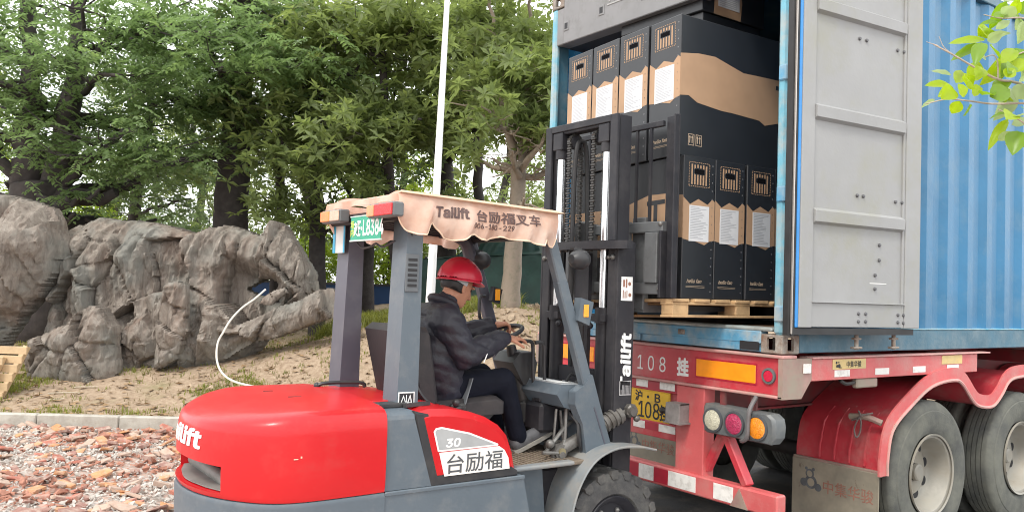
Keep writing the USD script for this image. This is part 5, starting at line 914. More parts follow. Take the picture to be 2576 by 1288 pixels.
# rubble: crushed brick and gravel on the yard
def chips(n, size, flat, seed, region, verts=9):
    r = np.random.default_rng(seed); out = []
    base = [trimesh.convex.convex_hull(r.normal(size=(verts, 3)) * [1, .62, flat]) for _ in range(24)]
    for b in base: b.apply_scale(1 / np.abs(b.vertices).max())
    V, F, off = [], [], 0
    pts = region(r, n)
    for k, (x, y) in enumerate(pts):
        b = base[k % 24]; s = size[0] * (size[1] / size[0]) ** (r.random() ** 2); yaw = r.random() * TAU; ti = r.normal(0, .18, 2)
        M = trimesh.transformations.euler_matrix(ti[0], ti[1], yaw)[:3, :3]; v = b.vertices @ M.T * s; v[:, 2] -= v[:, 2].min() * .75; v += [x, y, 0]
        V.append(v); F.append(b.faces + off); off += len(v)
    return trimesh.Trimesh(np.vstack(V), np.vstack(F), process=False)
def yard_region(r, n, red=None):
    """Points of the yard left of the forklift, before the kerb; crushed brick and gravel gather in patches of their own."""
    out = np.zeros((0, 2))
    while len(out) < n:
        x, y = r.uniform(-6.5, 1.2, 20000), r.uniform(2.2, 9.2, 20000)
        ok = (bank_s(x, y) < -.10) & ~((x > -3.6) & (x < -.5) & (y > .3) & (y < 1.9)) & ~((x > -.8) & (y < 3.0))
        if red is not None:
            q = meshkit.fbm(np.stack([x * .8, y * .8, 0 * x + 4.0], -1), 3, 8); ok &= r.random(20000) < np.clip(.5 + (q - .5) * (5 if red else -5), .06, 1)
        out = np.vstack([out, np.stack([x[ok], y[ok]], 1)])
    return out[:n]
def colour_chips(name, cols, rough=0.85):
    st = [(k / (len(cols) - 1), c) for k, c in enumerate(cols)]
    return usdkit.material(stage, '/World/Looks/' + name, {'g': ('geometry', {}), 'r': ('rgb_ramp', {'ramp': st}), 'n': ('noise_texture', {'scale': 30.0, 'detail': 5.0}), 'r2': ('rgb_ramp', {'ramp': [(0.3, (0.7, 0.7, 0.7)), (0.7, (1.15, 1.12, 1.1))]}), 'm': ('mix_color', {'blend_type': 'multiply', 'fac': 1.0}), 'p': ('principled_bsdf', {'roughness': rough, 'specular_ior_level': 0.25})},
        [('g.random_per_island', 'r.fac'), ('g.position', 'n.vector'), ('n.fac', 'r2.fac'), ('r.color', 'm.a'), ('r2.color', 'm.b'), ('m.result', 'p.base_color')], surface='p.BSDF')
BRICKS = colour_chips('brick_chips', [(0.35, 0.17, 0.12), (0.42, 0.245, 0.165), (0.34, 0.22, 0.165), (0.46, 0.265, 0.14), (0.42, 0.305, 0.23), (0.28, 0.165, 0.12), (0.50, 0.40, 0.31), (0.42, 0.34, 0.27), (0.16, 0.09, 0.07), (0.36, 0.28, 0.21)])
STONES = colour_chips('gravel_chips', [(0.47, 0.44, 0.40), (0.34, 0.30, 0.27), (0.58, 0.56, 0.52), (0.42, 0.36, 0.30), (0.52, 0.44, 0.37), (0.28, 0.24, 0.21), (0.62, 0.60, 0.57)])
solo('gravel', chips(19000, (.012, .036), .5, 3, lambda r, n: yard_region(r, n, False)), STONES, 'loose pale gravel scattered over the yard', kind='stuff', smooth=False)
solo('brick_rubble', chips(6000, (.018, .062), .36, 4, lambda r, n: yard_region(r, n, True)), BRICKS, 'crushed red and orange brick rubble over the yard', kind='stuff', smooth=False)
BK = [look('brick_' + n, c, 0.85, vary=0.2, vscale=14, dirt=(0.42, 0.33, 0.27), dirt_amt=0.35, dirt_scale=12, bump=0.3) for n, c in (('red', (0.36, 0.13, 0.09)), ('orange', (0.46, 0.22, 0.10)), ('dusty', (0.40, 0.28, 0.215)), ('dark', (0.24, 0.125, 0.10)))]
rb = np.random.default_rng(21)
def near_region(r, n):
    out = []
    while len(out) < n:
        x, y = r.uniform(-4.6, .2), r.uniform(3.0, 8.4); d = (np.array([x, y, 0]) - CAM) @ FWD; u = 1288 + FPX * ((np.array([x, y, 0]) - CAM) @ RIGHT) / d
        if bank_s(x, y) < -.12 and -30 < u < 520: out.append((x, y))
    return out
for k, (x, y) in enumerate(near_region(rb, 240)):
    L, W, H = rb.uniform(.04, .085) * (1.5 if k % 6 == 0 else 1), rb.uniform(.03, .055), rb.uniform(.02, .045); tone = int(rb.integers(0, 4))
    P = [(sx * L * rb.uniform(.75, 1), sy * W * rb.uniform(.7, 1), sz * H * rb.uniform(.6, 1)) for sx in (-1, 1) for sy in (-1, 1) for sz in (-.5, .5)] + [(L * rb.uniform(-.5, .5), W * 1.08, 0), (L * 1.12, 0, H * .1)]
    M = trimesh.transformations.euler_matrix(rb.normal(0, .22), rb.normal(0, .2), rb.random() * TAU); m = hull(P); m.apply_transform(M); m.apply_translation([x, y, -m.vertices[:, 2].min() - .012])
    solo('brick_fragment', m, BK[tone], f'broken {["red", "orange", "pale dusty", "dark brown"][tone]} brick fragment lying on the gravel yard', 'brick', f'{["red", "orange", "pale dusty", "dark brown"][tone]} broken bricks on the gravel yard', smooth=False)
# grass, weeds and litter on the bank
def bank_points(r, n, dens):
    out = []
    while len(out) < n:
        t, s = r.uniform(-7, 7, 4000), r.uniform(.12, 7.5, 4000); x, y = K0[0] + t * KT[0] + s * KN[0], K0[1] + t * KT[1] + s * KN[1]
        ok = (bank_s(x, y) > .12) & (r.random(4000) < dens(t, s, x, y)); out += list(zip(x[ok], y[ok]))
    return np.array(out[:n])
def blades(pts, r, h, per, spread):
    n = len(pts) * per; p = np.repeat(pts, per, 0) + r.normal(0, spread, (n, 2)); a = r.random(n) * TAU; hh = h * r.uniform(.4, 1.2, n); w = .004 + .004 * r.random(n); le = hh * r.uniform(.2, .9, n)
    z = bank_z(p[:, 0], p[:, 1]) - .01; dx, dy = np.cos(a), np.sin(a); b0 = np.stack([p[:, 0] - dy * w, p[:, 1] + dx * w, z], 1); b1 = np.stack([p[:, 0] + dy * w, p[:, 1] - dx * w, z], 1)
    m0 = np.stack([p[:, 0] + dx * le * .35 - dy * w * .8, p[:, 1] + dy * le * .35 + dx * w * .8, z + hh * .6], 1); m1 = m0 + np.stack([2 * dy * w * .8, -2 * dx * w * .8, 0 * w], 1); t = np.stack([p[:, 0] + dx * le, p[:, 1] + dy * le, z + hh * .85], 1)
    v = np.stack([b0, b1, m1, m0, t], 1).reshape(-1, 3); o = np.arange(n) * 5
    f = np.concatenate([np.stack([o, o + 1, o + 2], 1), np.stack([o, o + 2, o + 3], 1), np.stack([o + 3, o + 2, o + 4], 1)]); return trimesh.Trimesh(v, f, process=False)
GRASS = look('fresh_grass', (0.25, 0.275, 0.06), 0.6, vary=0.3, vscale=3, island=0.4, transl=0.35); DRY = look('dry_grass', (0.34, 0.27, 0.15), 0.8, vary=0.25, vscale=4, island=0.4, transl=0.25)
r1 = np.random.default_rng(31)
gd = lambda t, s, x, y: np.clip((meshkit.fbm(np.stack([x * 1.7, y * 1.7, 0 * x], -1), 3, 4) - .44) * 9 - .8, 0, 1) * np.where(t < 1.6, np.exp(-((s - .95) / .75) ** 2), .08) + .02
solo('grass', blades(bank_points(r1, 2300, gd), r1, .08, 9, .05), GRASS, 'short green grass and weeds along the kerb', kind='stuff', smooth=False)
solo('dry_grass', blades(bank_points(r1, 1500, lambda t, s, x, y: .5 + 0 * t), r1, .07, 6, .05), DRY, 'dry straw and dead stems on the earth bank', kind='stuff', smooth=False)
fringe = lambda t, s, x, y: ((s > 3.6) & (s < 6.5) & (t > 1.0) & (t < 4.4)) * .8
solo('weeds', blades(bank_points(r1, 1400, fringe), r1, .26, 9, .06), GRASS, 'taller weeds along the top of the bank before the blue hoarding', kind='stuff', smooth=False)
def clods(n, seed, dens, size):
    r = np.random.default_rng(seed); pts = bank_points(r, n, dens); m = chips(n, size, .6, seed + 1, lambda r_, n_: pts); k = np.array([0]); v = m.vertices
    cnt = [len(c) for c in []]
    return m, pts
m, pts = clods(2600, 51, lambda t, s, x, y: np.where(t > 2.4, .9, .10), (.015, .085)); lab = trimesh.graph.connected_component_labels(m.face_adjacency, node_count=len(m.faces))
m.vertices[:, 2] += bank_z(m.vertices[:, 0], m.vertices[:, 1]) - .01
solo('earth_clods', m, colour_chips('clod_tones', [(0.36, 0.28, 0.20), (0.46, 0.38, 0.29), (0.30, 0.22, 0.16), (0.52, 0.45, 0.36), (0.40, 0.30, 0.22)], 0.95), 'loose clods and stones over the earth heap', kind='stuff', smooth=False)
def leaf_litter(n, seed):
    r = np.random.default_rng(seed); p = bank_points(r, n, lambda t, s, x, y: .25 + .5 * (s < 2.5)); a = r.random(n) * TAU; L = r.uniform(.03, .07, n); z = bank_z(p[:, 0], p[:, 1]) + .012; d = np.stack([np.cos(a), np.sin(a)], 1); e = np.stack([-d[:, 1], d[:, 0]], 1)
    q = [np.hstack([p + d * (L * i)[:, None] + e * (L * j)[:, None], (z + k * L * r.random(n))[:, None]]) for i, j, k in ((-1, 0, .1), (0, .4, .5), (1, 0, .2), (0, -.4, .1))]
    v = np.stack(q, 1).reshape(-1, 3); o = np.arange(n) * 4; return trimesh.Trimesh(v, np.concatenate([np.stack([o, o + 3, o + 2], 1), np.stack([o, o + 2, o + 1], 1)]), process=False)
solo('leaf_litter', leaf_litter(2600, 61), colour_chips('litter_tones', [(0.30, 0.20, 0.11), (0.40, 0.30, 0.18), (0.24, 0.14, 0.08), (0.42, 0.35, 0.24)], 0.85), 'fallen brown leaves on the earth bank', kind='stuff', smooth=False)
for k, (u, v, d, du, ln) in enumerate(((160, 1000, 11.0, 40, .25), (215, 985, 11.3, 30, .2), (140, 1026, 10.7, 20, .3))):
    a, b = depth(u - du, v + 6, d), depth(u + du, v - 6, d + .1); P = smooth_path([a, (a + b) / 2 + [0, 0, .03], b], 8); P[:, 2] = bank_z(P[:, 0], P[:, 1]) + .02
    solo('fallen_stick', tube(P, .008, 6), look('stick_pale', (0.42, 0.36, 0.27), 0.8), f'pale dry stick lying on the grass behind the kerb, {["upper one", "one at the right", "lower one nearest the pallet"][k]}', 'stick')
# ================================================================ rockery
ROCK = usdkit.material(stage, '/World/Looks/rockery', {'g': ('geometry', {}), 'mp': ('mapping', {'scale': (1.15, 1.15, 0.32)}), 'n': ('noise_texture', {'scale': 2.2, 'detail': 9.0, 'roughness': 0.7}), 'n2': ('noise_texture', {'scale': 7.0, 'detail': 10.0, 'roughness': 0.75, 'distortion': 0.6}), 'n3': ('noise_texture', {'scale': 1.3, 'detail': 4.0}),
    'r': ('rgb_ramp', {'ramp': [(0.25, (0.072, 0.058, 0.049)), (0.42, (0.16, 0.134, 0.112)), (0.57, (0.26, 0.226, 0.192)), (0.75, (0.40, 0.365, 0.325))]}), 'w': ('rgb_ramp', {'ramp': [(0.50, (0, 0, 0)), (0.70, (0.6, 0.6, 0.6))]}), 'm': ('mix_color', {'b': (0.245, 0.17, 0.13)}),
    'gr': ('rgb_ramp', {'ramp': [(0.48, (0, 0, 0)), (0.64, (.55, .55, .55))]}), 'm2': ('mix_color', {'b': (0.18, 0.195, 0.178)}), 'b': ('bump', {'strength': 0.8, 'distance': 0.06}), 'p': ('principled_bsdf', {'roughness': 0.88, 'specular_ior_level': 0.25})},
    [('g.position', 'mp.vector'), ('mp.vector', 'n.vector'), ('mp.vector', 'n2.vector'), ('g.position', 'n3.vector'), ('n2.fac', 'r.fac'), ('n.fac', 'w.fac'), ('w.color', 'm.fac'), ('r.color', 'm.a'), ('n3.fac', 'gr.fac'), ('gr.color', 'm2.fac'), ('m.result', 'm2.a'), ('m2.result', 'p.base_color'), ('n2.fac', 'b.height'), ('b.normal', 'p.normal')], surface='p.BSDF')
def boulder(px, d, thick, seed, rough=1.0, step=.026, holes=(), tilt=0.0, vert=1.0, back=1.0):
    """A rock whose outline stands d metres ahead; its body swells to both sides of that plane and is broken up by noise."""
    P = np.array([depth(u, v, d) for u, v in px]); o = P.mean(0); o[2] = 0
    xy = np.stack([(P - o) @ LAT, P[:, 2]], 1); poly = Polygon(xy).buffer(0)
    for h in holes: 
        H = np.array([depth(u, v, d) for u, v in h]); poly = poly.difference(Polygon(np.stack([(H - o) @ LAT, H[:, 2]], 1)).buffer(0))
    x0, y0, x1, y1 = poly.bounds; nx_, ny_ = int((x1 - x0) / step) + 5, int((y1 - y0) / step) + 5
    gx_, gz_ = np.meshgrid(x0 - 2 * step + np.arange(nx_) * step, y0 - 2 * step + np.arange(ny_) * step, indexing='ij')
    import shapely
    inside = shapely.contains_xy(poly, gx_.ravel(), gz_.ravel()).reshape(gx_.shape)
    dist = ndimage.distance_transform_edt(inside) * step; R = thick
    t = np.sqrt(np.clip(1 - (1 - np.clip(dist / R, 0, 1)) ** 2, 0, 1)) * R
    c3 = np.stack([gx_ * 1.6, gz_ * 1.6 * .75, 0 * gx_ + seed], -1)
    vert = float(vert); ridge = 1 - np.abs(2 * meshkit.fbm(c3 * [1.6, .55 * vert, 1], 4, seed) - 1); ridge2 = 1 - np.abs(2 * meshkit.fbm(c3 * 2.6, 4, seed + 5) - 1)
    crack = np.clip(1 - np.abs(meshkit.fbm(c3 * [1.7, 1.1, 1], 5, seed + 9) - .5) * 22, 0, 1) + .7 * np.clip(1 - np.abs(meshkit.fbm(c3 * [2.8, 2.2, 1], 4, seed + 15) - .5) * 16, 0, 1)
    lump = meshkit.fbm(c3 * .9, 3, seed + 3) - .5
    groove = 1 - np.abs(2 * meshkit.fbm(np.stack([gx_ * 5.2 + .8 * np.sin(gz_ * 1.7 + seed), gz_ * .75, 0 * gx_ + seed], -1), 4, seed + 40) - 1)
    ledge = meshkit.fbm(np.stack([gx_ * .9 + .5 * gz_, gz_ * 2.6 + .9 * np.sin(gx_ * 1.1 + seed), 0 * gx_ + seed], -1), 4, seed + 60); ledge = np.floor(ledge * 7) / 7 * .6 + ledge * .4
    sr_ = np.random.default_rng(seed + 70); ns = max(8, int((x1 - x0) * (y1 - y0) * 3.6)); sx_, sz_ = sr_.uniform(x0, x1, ns), sr_.uniform(y0, y1, ns); wx = gx_ + .10 * (meshkit.fbm(c3 * 3, 3, seed + 80) - .5); wz = (gz_ + .10 * (meshkit.fbm(c3 * 3, 3, seed + 81) - .5))
    from scipy.spatial import cKDTree
    dd_, ii_ = cKDTree(np.stack([sx_, sz_ * .62], 1)).query(np.stack([wx.ravel(), wz.ravel() * .62], 1), k=2); ii = ii_[:, 0].reshape(wx.shape); sa_, sg_ = sr_.normal(0, .055, ns), sr_.normal(0, .30, (ns, 2)); facet = sa_[ii] + sg_[ii, 0] * (wx - sx_[ii]) + sg_[ii, 1] * (wz - sz_[ii]) - .06 * np.clip(1 - (dd_[:, 1] - dd_[:, 0]).reshape(wx.shape) / .035, 0, 1)
    up_ = smooth01((gz_ - y0) / (y1 - y0) * 1.5 - .25)
    disp = (.45 * lump + .95 * facet + .07 * (ridge - .6) - .03 * crack + (.07 + .26 * up_) * (groove - .7) * vert + .22 * (ledge - .5) * (1 - .4 * up_) + .03 * (meshkit.fbm(c3 * 9, 3, seed + 21) - .5)) * rough * np.clip(t / .20, 0, 1)
    tf = np.maximum(t * .95 + disp, .01 * (t > 0)); tb = t * back
    idx = -np.ones(inside.shape, int); idx[inside] = np.arange(inside.sum()); n = inside.sum()
    jit = (meshkit.fbm(c3 * 5, 3, seed + 30) - .5) * .06
    X, Z = (gx_ + jit)[inside], (gz_ + jit.T[:1, :1] * 0)[inside]
    lean = tilt * (Z - y0)
    F = np.stack([X, -tf[inside] + lean, Z], 1); B = np.stack([X, tb[inside] + lean, Z], 1)
    a, b, c, e = idx[:-1, :-1], idx[1:, :-1], idx[1:, 1:], idx[:-1, 1:]; ok = (a >= 0) & (b >= 0) & (c >= 0) & (e >= 0); a, b, c, e = a[ok], b[ok], c[ok], e[ok]
    f = np.vstack([np.stack([a, b, c], 1), np.stack([a, c, e], 1)]); used = np.unique(f)
    # stitch the rim: join front and back along the boundary edges
    ed = np.vstack([f[:, [0, 1]], f[:, [1, 2]], f[:, [2, 0]]]); key = np.sort(ed, 1); u_, inv, cnt = np.unique(key, axis=0, return_inverse=True, return_counts=True); be = ed[cnt[inv.ravel()] == 1]
    f2 = f[:, ::-1] + n; rim = np.vstack([np.stack([be[:, 1], be[:, 0], be[:, 0] + n], 1), np.stack([be[:, 1], be[:, 0] + n, be[:, 1] + n], 1)])
    v = np.vstack([F, B]); W = o + v[:, :1] * LAT + v[:, 1:2] * AHEAD + np.stack([0 * v[:, 0], 0 * v[:, 0], v[:, 2]], 1)
    m = trimesh.Trimesh(W, np.vstack([f, f2, rim]), process=False); m.remove_unreferenced_vertices()
    return m
main = [(120, 960), (150, 800), (150, 640), (170, 575), (240, 545), (330, 552), (385, 558), (440, 570), (500, 588), (540, 570), (570, 562), (610, 575), (650, 590), (668, 572), (690, 552), (710, 560), (735, 600), (765, 645), (790, 690), (795, 725), (780, 760), (740, 790), (690, 830), (640, 900), (560, 960), (400, 970), (250, 985)]
solo('rock', boulder(main, 13.1, .75, 11, 1.15, holes=[[(622, 728), (640, 715), (665, 705), (690, 704), (708, 716), (700, 730), (712, 735), (700, 758), (680, 764), (668, 745), (650, 742)]], tilt=.08), ROCK, 'long grooved grey rock with a hole through it, largest of the rockery', 'rock')
solo('rock', boulder([(-160, 920), (-150, 560), (-60, 495), (0, 486), (40, 492), (75, 504), (120, 520), (136, 545), (150, 590), (160, 625), (150, 690), (112, 742), (95, 760), (62, 800), (30, 850), (0, 900), (-60, 950)], 12.4, .62, 22, 1.1, tilt=.05), ROCK, 'tall rounded rock at the left edge of the rockery', 'rock')
solo('rock', boulder([(60, 985), (62, 900), (95, 850), (140, 825), (185, 812), (205, 780), (232, 766), (262, 775), (290, 815), (296, 870), (302, 930), (285, 968), (220, 990), (140, 1000)], 11.9, .42, 33, 1.0, step=.022), ROCK, 'dark pitted boulder at the front of the rockery near the timber pallets', 'rock')
solo('rock', boulder([(392, 880), (398, 800), (410, 740), (420, 712), (448, 705), (470, 715), (474, 760), (470, 800), (478, 830), (462, 862), (455, 900), (420, 925), (390, 930)], 12.2, .24, 44, .8, step=.02), ROCK, 'pale upright stone standing in front of the grooved rock', 'rock')
solo('rock', boulder([(300, 960), (305, 880), (330, 810), (360, 760), (392, 752), (420, 800), (470, 850), (530, 880), (560, 915), (500, 935), (420, 950)], 12.6, .34, 55, 1.1, step=.022), ROCK, 'reddish stained rocks at the foot of the pale upright stone', 'rock')
solo('rock', boulder([(545, 900), (548, 820), (560, 812), (600, 815), (640, 800), (690, 775), (750, 755), (800, 728), (835, 722), (860, 745), (890, 790), (910, 815), (900, 832), (870, 826), (835, 800), (800, 815), (760, 830), (700, 850), (640, 862), (600, 888), (570, 905)], 12.5, .30, 66, 1.0, step=.022), ROCK, 'low sloping ridge of rock running down behind the forklift post', 'rock')
solo('rock', boulder([(655, 765), (665, 745), (690, 728), (718, 722), (728, 735), (705, 752), (680, 770)], 12.6, .12, 77, .6, step=.016), ROCK, 'small slab of rock across the hole in the grooved rock', 'rock')
# hose, stacked pallets, pole, hoarding, shelter
hp_ = [(668, 728, 12.35), (640, 752, 12.2), (608, 775, 12.0), (580, 805, 11.85), (562, 835, 11.75), (548, 862, 11.7), (545, 900, 11.55), (555, 932, 11.4), (580, 955, 11.2), (620, 968, 11.05), (668, 976, 10.9), (760, 990, 10.6), (850, 1000, 10.4)]
solo('hose', tube(smooth_path([depth(*a) for a in hp_], 70), .0145, 8), look('hose_white', (0.60, 0.57, 0.50), 0.45, vary=0.08), 'white hose hanging out of the rock hole and over the earth bank', 'hose')
YWOOD = look('fresh_timber', (0.48, 0.345, 0.20), 0.7, vary=0.15, vscale=8, bump=0.1)
for k, (pu, dd) in enumerate(((-42, 10.75), (-98, 10.6))):
    A = depth(pu + 42, 1030, dd); A[2] = .02 if dd < 10.7 else .16; lab = ['new timber pallet leaning against the front boulder', 'new timber pallet leaning behind, at the left edge'][k]
    t = Thing('leaning_pallet', lab, 'pallet', A); ex = -LAT; up = np.array([0, 0, 1.0]) * .93 + LAT * (.30 if k == 0 else .26) + AHEAD * .25; up /= np.linalg.norm(up); A0 = A
    def pbar(a, b, z0, w, h): return bar(A0 + ex * a[0] + up * a[1] + AHEAD * z0, A0 + ex * b[0] + up * b[1] + AHEAD * z0, w, h, AHEAD, .003)
    for j in range(3): t.part('stringer', pbar((.05 + .5 * j, 0), (.05 + .5 * j, .74), .05, .06, .09), YWOOD)
    for j in range(6): t.part('deck_board', pbar((0, .05 + .127 * j), (1.1, .05 + .127 * j), 0.0, .10, .02), YWOOD)
pb_, pt_ = depth(1083, 745, 11.6), None
pb_[2] = bank_z(pb_[0], pb_[1]) - .05
p1 = depth(1083, 740, 11.6); p2 = depth(1125, 0, 11.5); ax = p2 - p1; tp = p1 + ax * 2.0
ft = p1 - ax * ((p1[2] - pb_[2]) / ax[2])
L = Thing('light_pole', 'slender white tapering pole rising behind the forklift canopy', 'pole', ft)
L.part('shaft', tube([ft, p1, p2, tp], [.068, .063, .036, .025], 16), look('pole_white', (0.74, 0.74, 0.72), 0.4, vary=0.05)); L.part('base_flange', cyl(ft, ft + [0, 0, .05], .12, 16), look('pole_white', (0.74, 0.74, 0.72), 0.4)); L.part('arm', tube([tp, tp + np.array([.3, .1, .15]), tp + np.array([.9, .3, .2])], .02, 8), look('pole_white', (0.74, 0.74, 0.72), 0.4)); L.part('lamp_head', box(*(sum(([c - h, c + h] for c, h in zip(tp + np.array([1.1, .36, .2]), (.28, .12, .05))), [])), .03), LAMPGREY)
HOARD = look('hoarding_blue', (0.008, 0.042, 0.13), 0.5, vary=0.15, vscale=2)
w0, w1 = depth(560, 757, 21.0), depth(1420, 775, 20.5)
hd = Thing('hoarding', 'low dark blue sheet hoarding beyond the trees', 'fence', (*((w0 + w1) / 2)[:2], 1.2))
for k in range(7):
    a, b = w0 + (w1 - w0) * k / 7, w0 + (w1 - w0) * (k + 1) / 7 - (w1 - w0) / 7 * .004
    hd.part('panel', bar((*a[:2], 1.50), (*b[:2], 1.50), .03, .58), HOARD); hd.part('capping', bar((*a[:2], 1.815), (*b[:2], 1.815), .08, .05), PLASTIC)
TARP = look('green_tarpaulin', (0.009, 0.036, 0.027), 0.65, vary=0.3, vscale=3, bump=0.4, bscale=8)
c0 = depth(1235, 700, 16.5)
sh = Thing('tarpaulin_stall', 'dark green tarpaulin draped over a frame behind the pale tree trunk', 'shelter', (c0[0], c0[1], 1.35))
def at_(a, b, z): return c0 * [1, 1, 0] + LAT * a + AHEAD * b + np.array([0, 0, z])
def drape(pts_top, pts_bot, n=30, m=12, amp=.07, seed=1):
    A, B = np.array(pts_top), np.array(pts_bot); q = np.linspace(0, 1, n); P = []
    for k in np.linspace(0, 1, m):
        row = np.array([A[0] * (1 - s) + A[1] * s for s in q]) * (1 - k) + np.array([B[0] * (1 - s) + B[1] * s for s in q]) * k
        P.append(row + AHEAD * (amp * np.sin(q * 31 + seed + 3 * k) * k)[:, None] * .6 + AHEAD * (amp * 2 * (meshkit.fbm(np.stack([q * 7, q * 0 + k * 3, q * 0 + seed], -1), 3) - .5))[:, None])
    return sheet(np.array(P))
sh.part('tarp_front', drape([at_(-1.35, 0, 2.35), at_(1.3, 0, 2.55)], [at_(-1.4, -.15, 1.40), at_(1.35, -.15, 1.42)], seed=1), TARP, smooth=True); sh.part('tarp_roof', drape([at_(-.9, 1.8, 2.5), at_(.9, 1.8, 3.0)], [at_(-1.35, -.02, 2.36), at_(1.3, -.02, 2.56)], amp=.05, seed=4), TARP, smooth=True); sh.part('tarp_upper', drape([at_(-.15, .4, 3.05), at_(.75, .4, 3.25)], [at_(-.75, .3, 2.4), at_(1.0, .3, 2.5)], seed=7), TARP, smooth=True); sh.part('tarp_side', drape([at_(-1.36, 0, 2.36), at_(-.9, 1.8, 2.5)], [at_(-1.4, -.1, 1.4), at_(-1.0, 1.8, 1.4)], seed=9), TARP, smooth=True)
for a, b in ((-1.3, .05), (1.25, .05), (-.9, 1.75), (.9, 1.75)): sh.part('frame_pole', cyl(at_(a, b, 1.3), at_(a, b, 2.4), .03, 8), MBLACK)
sh.part('ridge_pole', cyl(at_(-.15, .42, 1.3), at_(.2, .42, 3.15), .03, 8), MBLACK)
# ================================================================ trees
BARKD = look('dark_bark', (0.050, 0.042, 0.040), 0.9, vary=0.3, vscale=8, bump=0.5, bscale=18); BARKL = look('pale_bark', (0.27, 0.215, 0.165), 0.85, vary=0.2, vscale=9, dirt=(0.16, 0.14, 0.10), dirt_amt=0.35, dirt_scale=9, bump=0.3, bscale=40)
def leaf_look(name, cols, transl=.32, rough=.45):
    n = len(cols) - 1
    return usdkit.material(stage, '/World/Looks/' + name, {'g': ('geometry', {}), 'n': ('noise_texture', {'scale': 1.6, 'detail': 4.0}), 'ad': ('math', {'math_type': 'multiply_add', 'value2': 0.45, 'value3': 0.0}), 'ad2': ('math', {'math_type': 'multiply_add', 'value2': 0.6}), 'r': ('rgb_ramp', {'ramp': [(k / n, c) for k, c in enumerate(cols)]}),
        'hs': ('hsv', {'hue': 0.49, 'saturation': 1.15, 'value': 2.1, 'fac': 1.0}), 'p': ('principled_bsdf', {'roughness': rough, 'specular_ior_level': 0.4}), 't': ('translucent_bsdf', {}), 'm': ('mix_closure', {'fac': transl})},
        [('g.random_per_island', 'ad.value1'), ('g.position', 'n.vector'), ('n.fac', 'ad2.value1'), ('ad.value', 'ad2.value3'), ('ad2.value', 'r.fac'), ('r.color', 'p.base_color'), ('r.color', 'hs.color'), ('hs.color', 't.color'), ('p.BSDF', 'm.closure1'), ('t.BSDF', 'm.closure2')], surface='m.closure')
L_FEATHER = leaf_look('feathery_leaves', [(0.085, 0.125, 0.062), (0.13, 0.19, 0.08), (0.225, 0.295, 0.10), (0.40, 0.46, 0.17)], .52)
L_BROAD = leaf_look('broad_leaves', [(0.085, 0.115, 0.05), (0.15, 0.19, 0.07), (0.26, 0.30, 0.10), (0.46, 0.49, 0.22)], .5)
L_BRIGHT = leaf_look('leaves_with_sunlight', [(0.11, 0.16, 0.03), (0.18, 0.24, 0.04), (0.26, 0.32, 0.06)], .5)  # light on the far foliage is put into this yellower green
L_DARK = leaf_look('dark_leaves', [(0.075, 0.105, 0.055), (0.115, 0.16, 0.07), (0.18, 0.23, 0.095)], .5)
def leaf_cards(C, D, U, L, W, droop=.15):
    """Leaves with a midrib fold: base C, direction D, face normal U, length L, width W; six points and four triangles each."""
    n = len(C); D = D / np.linalg.norm(D, axis=1, keepdims=True); U = U - D * (U * D).sum(1, keepdims=True); U /= np.linalg.norm(U, axis=1, keepdims=True) + 1e-9; S = np.cross(D, U)
    L, W = np.broadcast_to(L, n)[:, None], np.broadcast_to(W, n)[:, None]
    a = C; b = C + D * L * .45 + S * W * .5 + U * W * .12; c = C + D * L * .45 - S * W * .5 + U * W * .12; m = C + D * L * .5 - U * L * droop * .25; e = C + D * L - U * L * droop
    v = np.stack([a, b, e, c, m], 1).reshape(-1, 3); o = np.arange(n) * 5
    f = np.concatenate([np.stack([o, o + 4, o + 1], 1), np.stack([o + 1, o + 4, o + 2], 1), np.stack([o, o + 3, o + 4], 1), np.stack([o + 4, o + 3, o + 2], 1)]); return v, f
def whorls(P, r, per, L, W, up=.35):
    """Rosettes of broad leaves at the points P."""
    n = len(P); C = np.repeat(P, per, 0); a = np.tile(np.arange(per) * 2.4, n) + np.repeat(r.random(n) * TAU, per); el = r.normal(.15, .38, n * per)
    ax = r.normal(0, .45, (n, 3)) + [0, 0, 1.0]; ax /= np.linalg.norm(ax, axis=1, keepdims=True); e1 = np.cross(ax, [1.0, .3, .1]); e1 /= np.linalg.norm(e1, axis=1, keepdims=True); e2 = np.cross(ax, e1); ax, e1, e2 = (np.repeat(q, per, 0) for q in (ax, e1, e2))
    D = (np.cos(a)[:, None] * e1 + np.sin(a)[:, None] * e2) * np.cos(el)[:, None] + ax * np.sin(el)[:, None]
    return leaf_cards(C + D * .01, D, ax + r.normal(0, .25, ax.shape), L * r.uniform(.65, 1.15, len(C)), W * r.uniform(.75, 1.1, len(C)), .18)
def sprays(P, r, pairs, L, W, length):
    """Compound fronds: narrow leaflets in two rows along drooping stalks."""
    n = len(P); a = r.random(n) * TAU; d = np.stack([np.cos(a), np.sin(a), r.normal(-.12, .22, n)], 1); side = np.stack([-np.sin(a), np.cos(a), 0 * a], 1); ln = length * r.uniform(.7, 1.25, n); C, D, U = [], [], []
    for k in range(pairs):
        q = (k + 1) / pairs; base = P + d * (ln * q)[:, None] - np.array([0, 0, 1.0]) * (ln * .30 * q * q)[:, None]
        for s in (-1, 1): C.append(base); D.append(side * s * .85 + d * .55 + [0, 0, -.28] + r.normal(0, .12, d.shape)); U.append(np.array([0, 0, 1.0]) + r.normal(0, .25, d.shape))
    C, D, U = map(np.vstack, (C, D, U)); return leaf_cards(C, D, U, L * r.uniform(.7, 1.2, len(C)), W, .12)
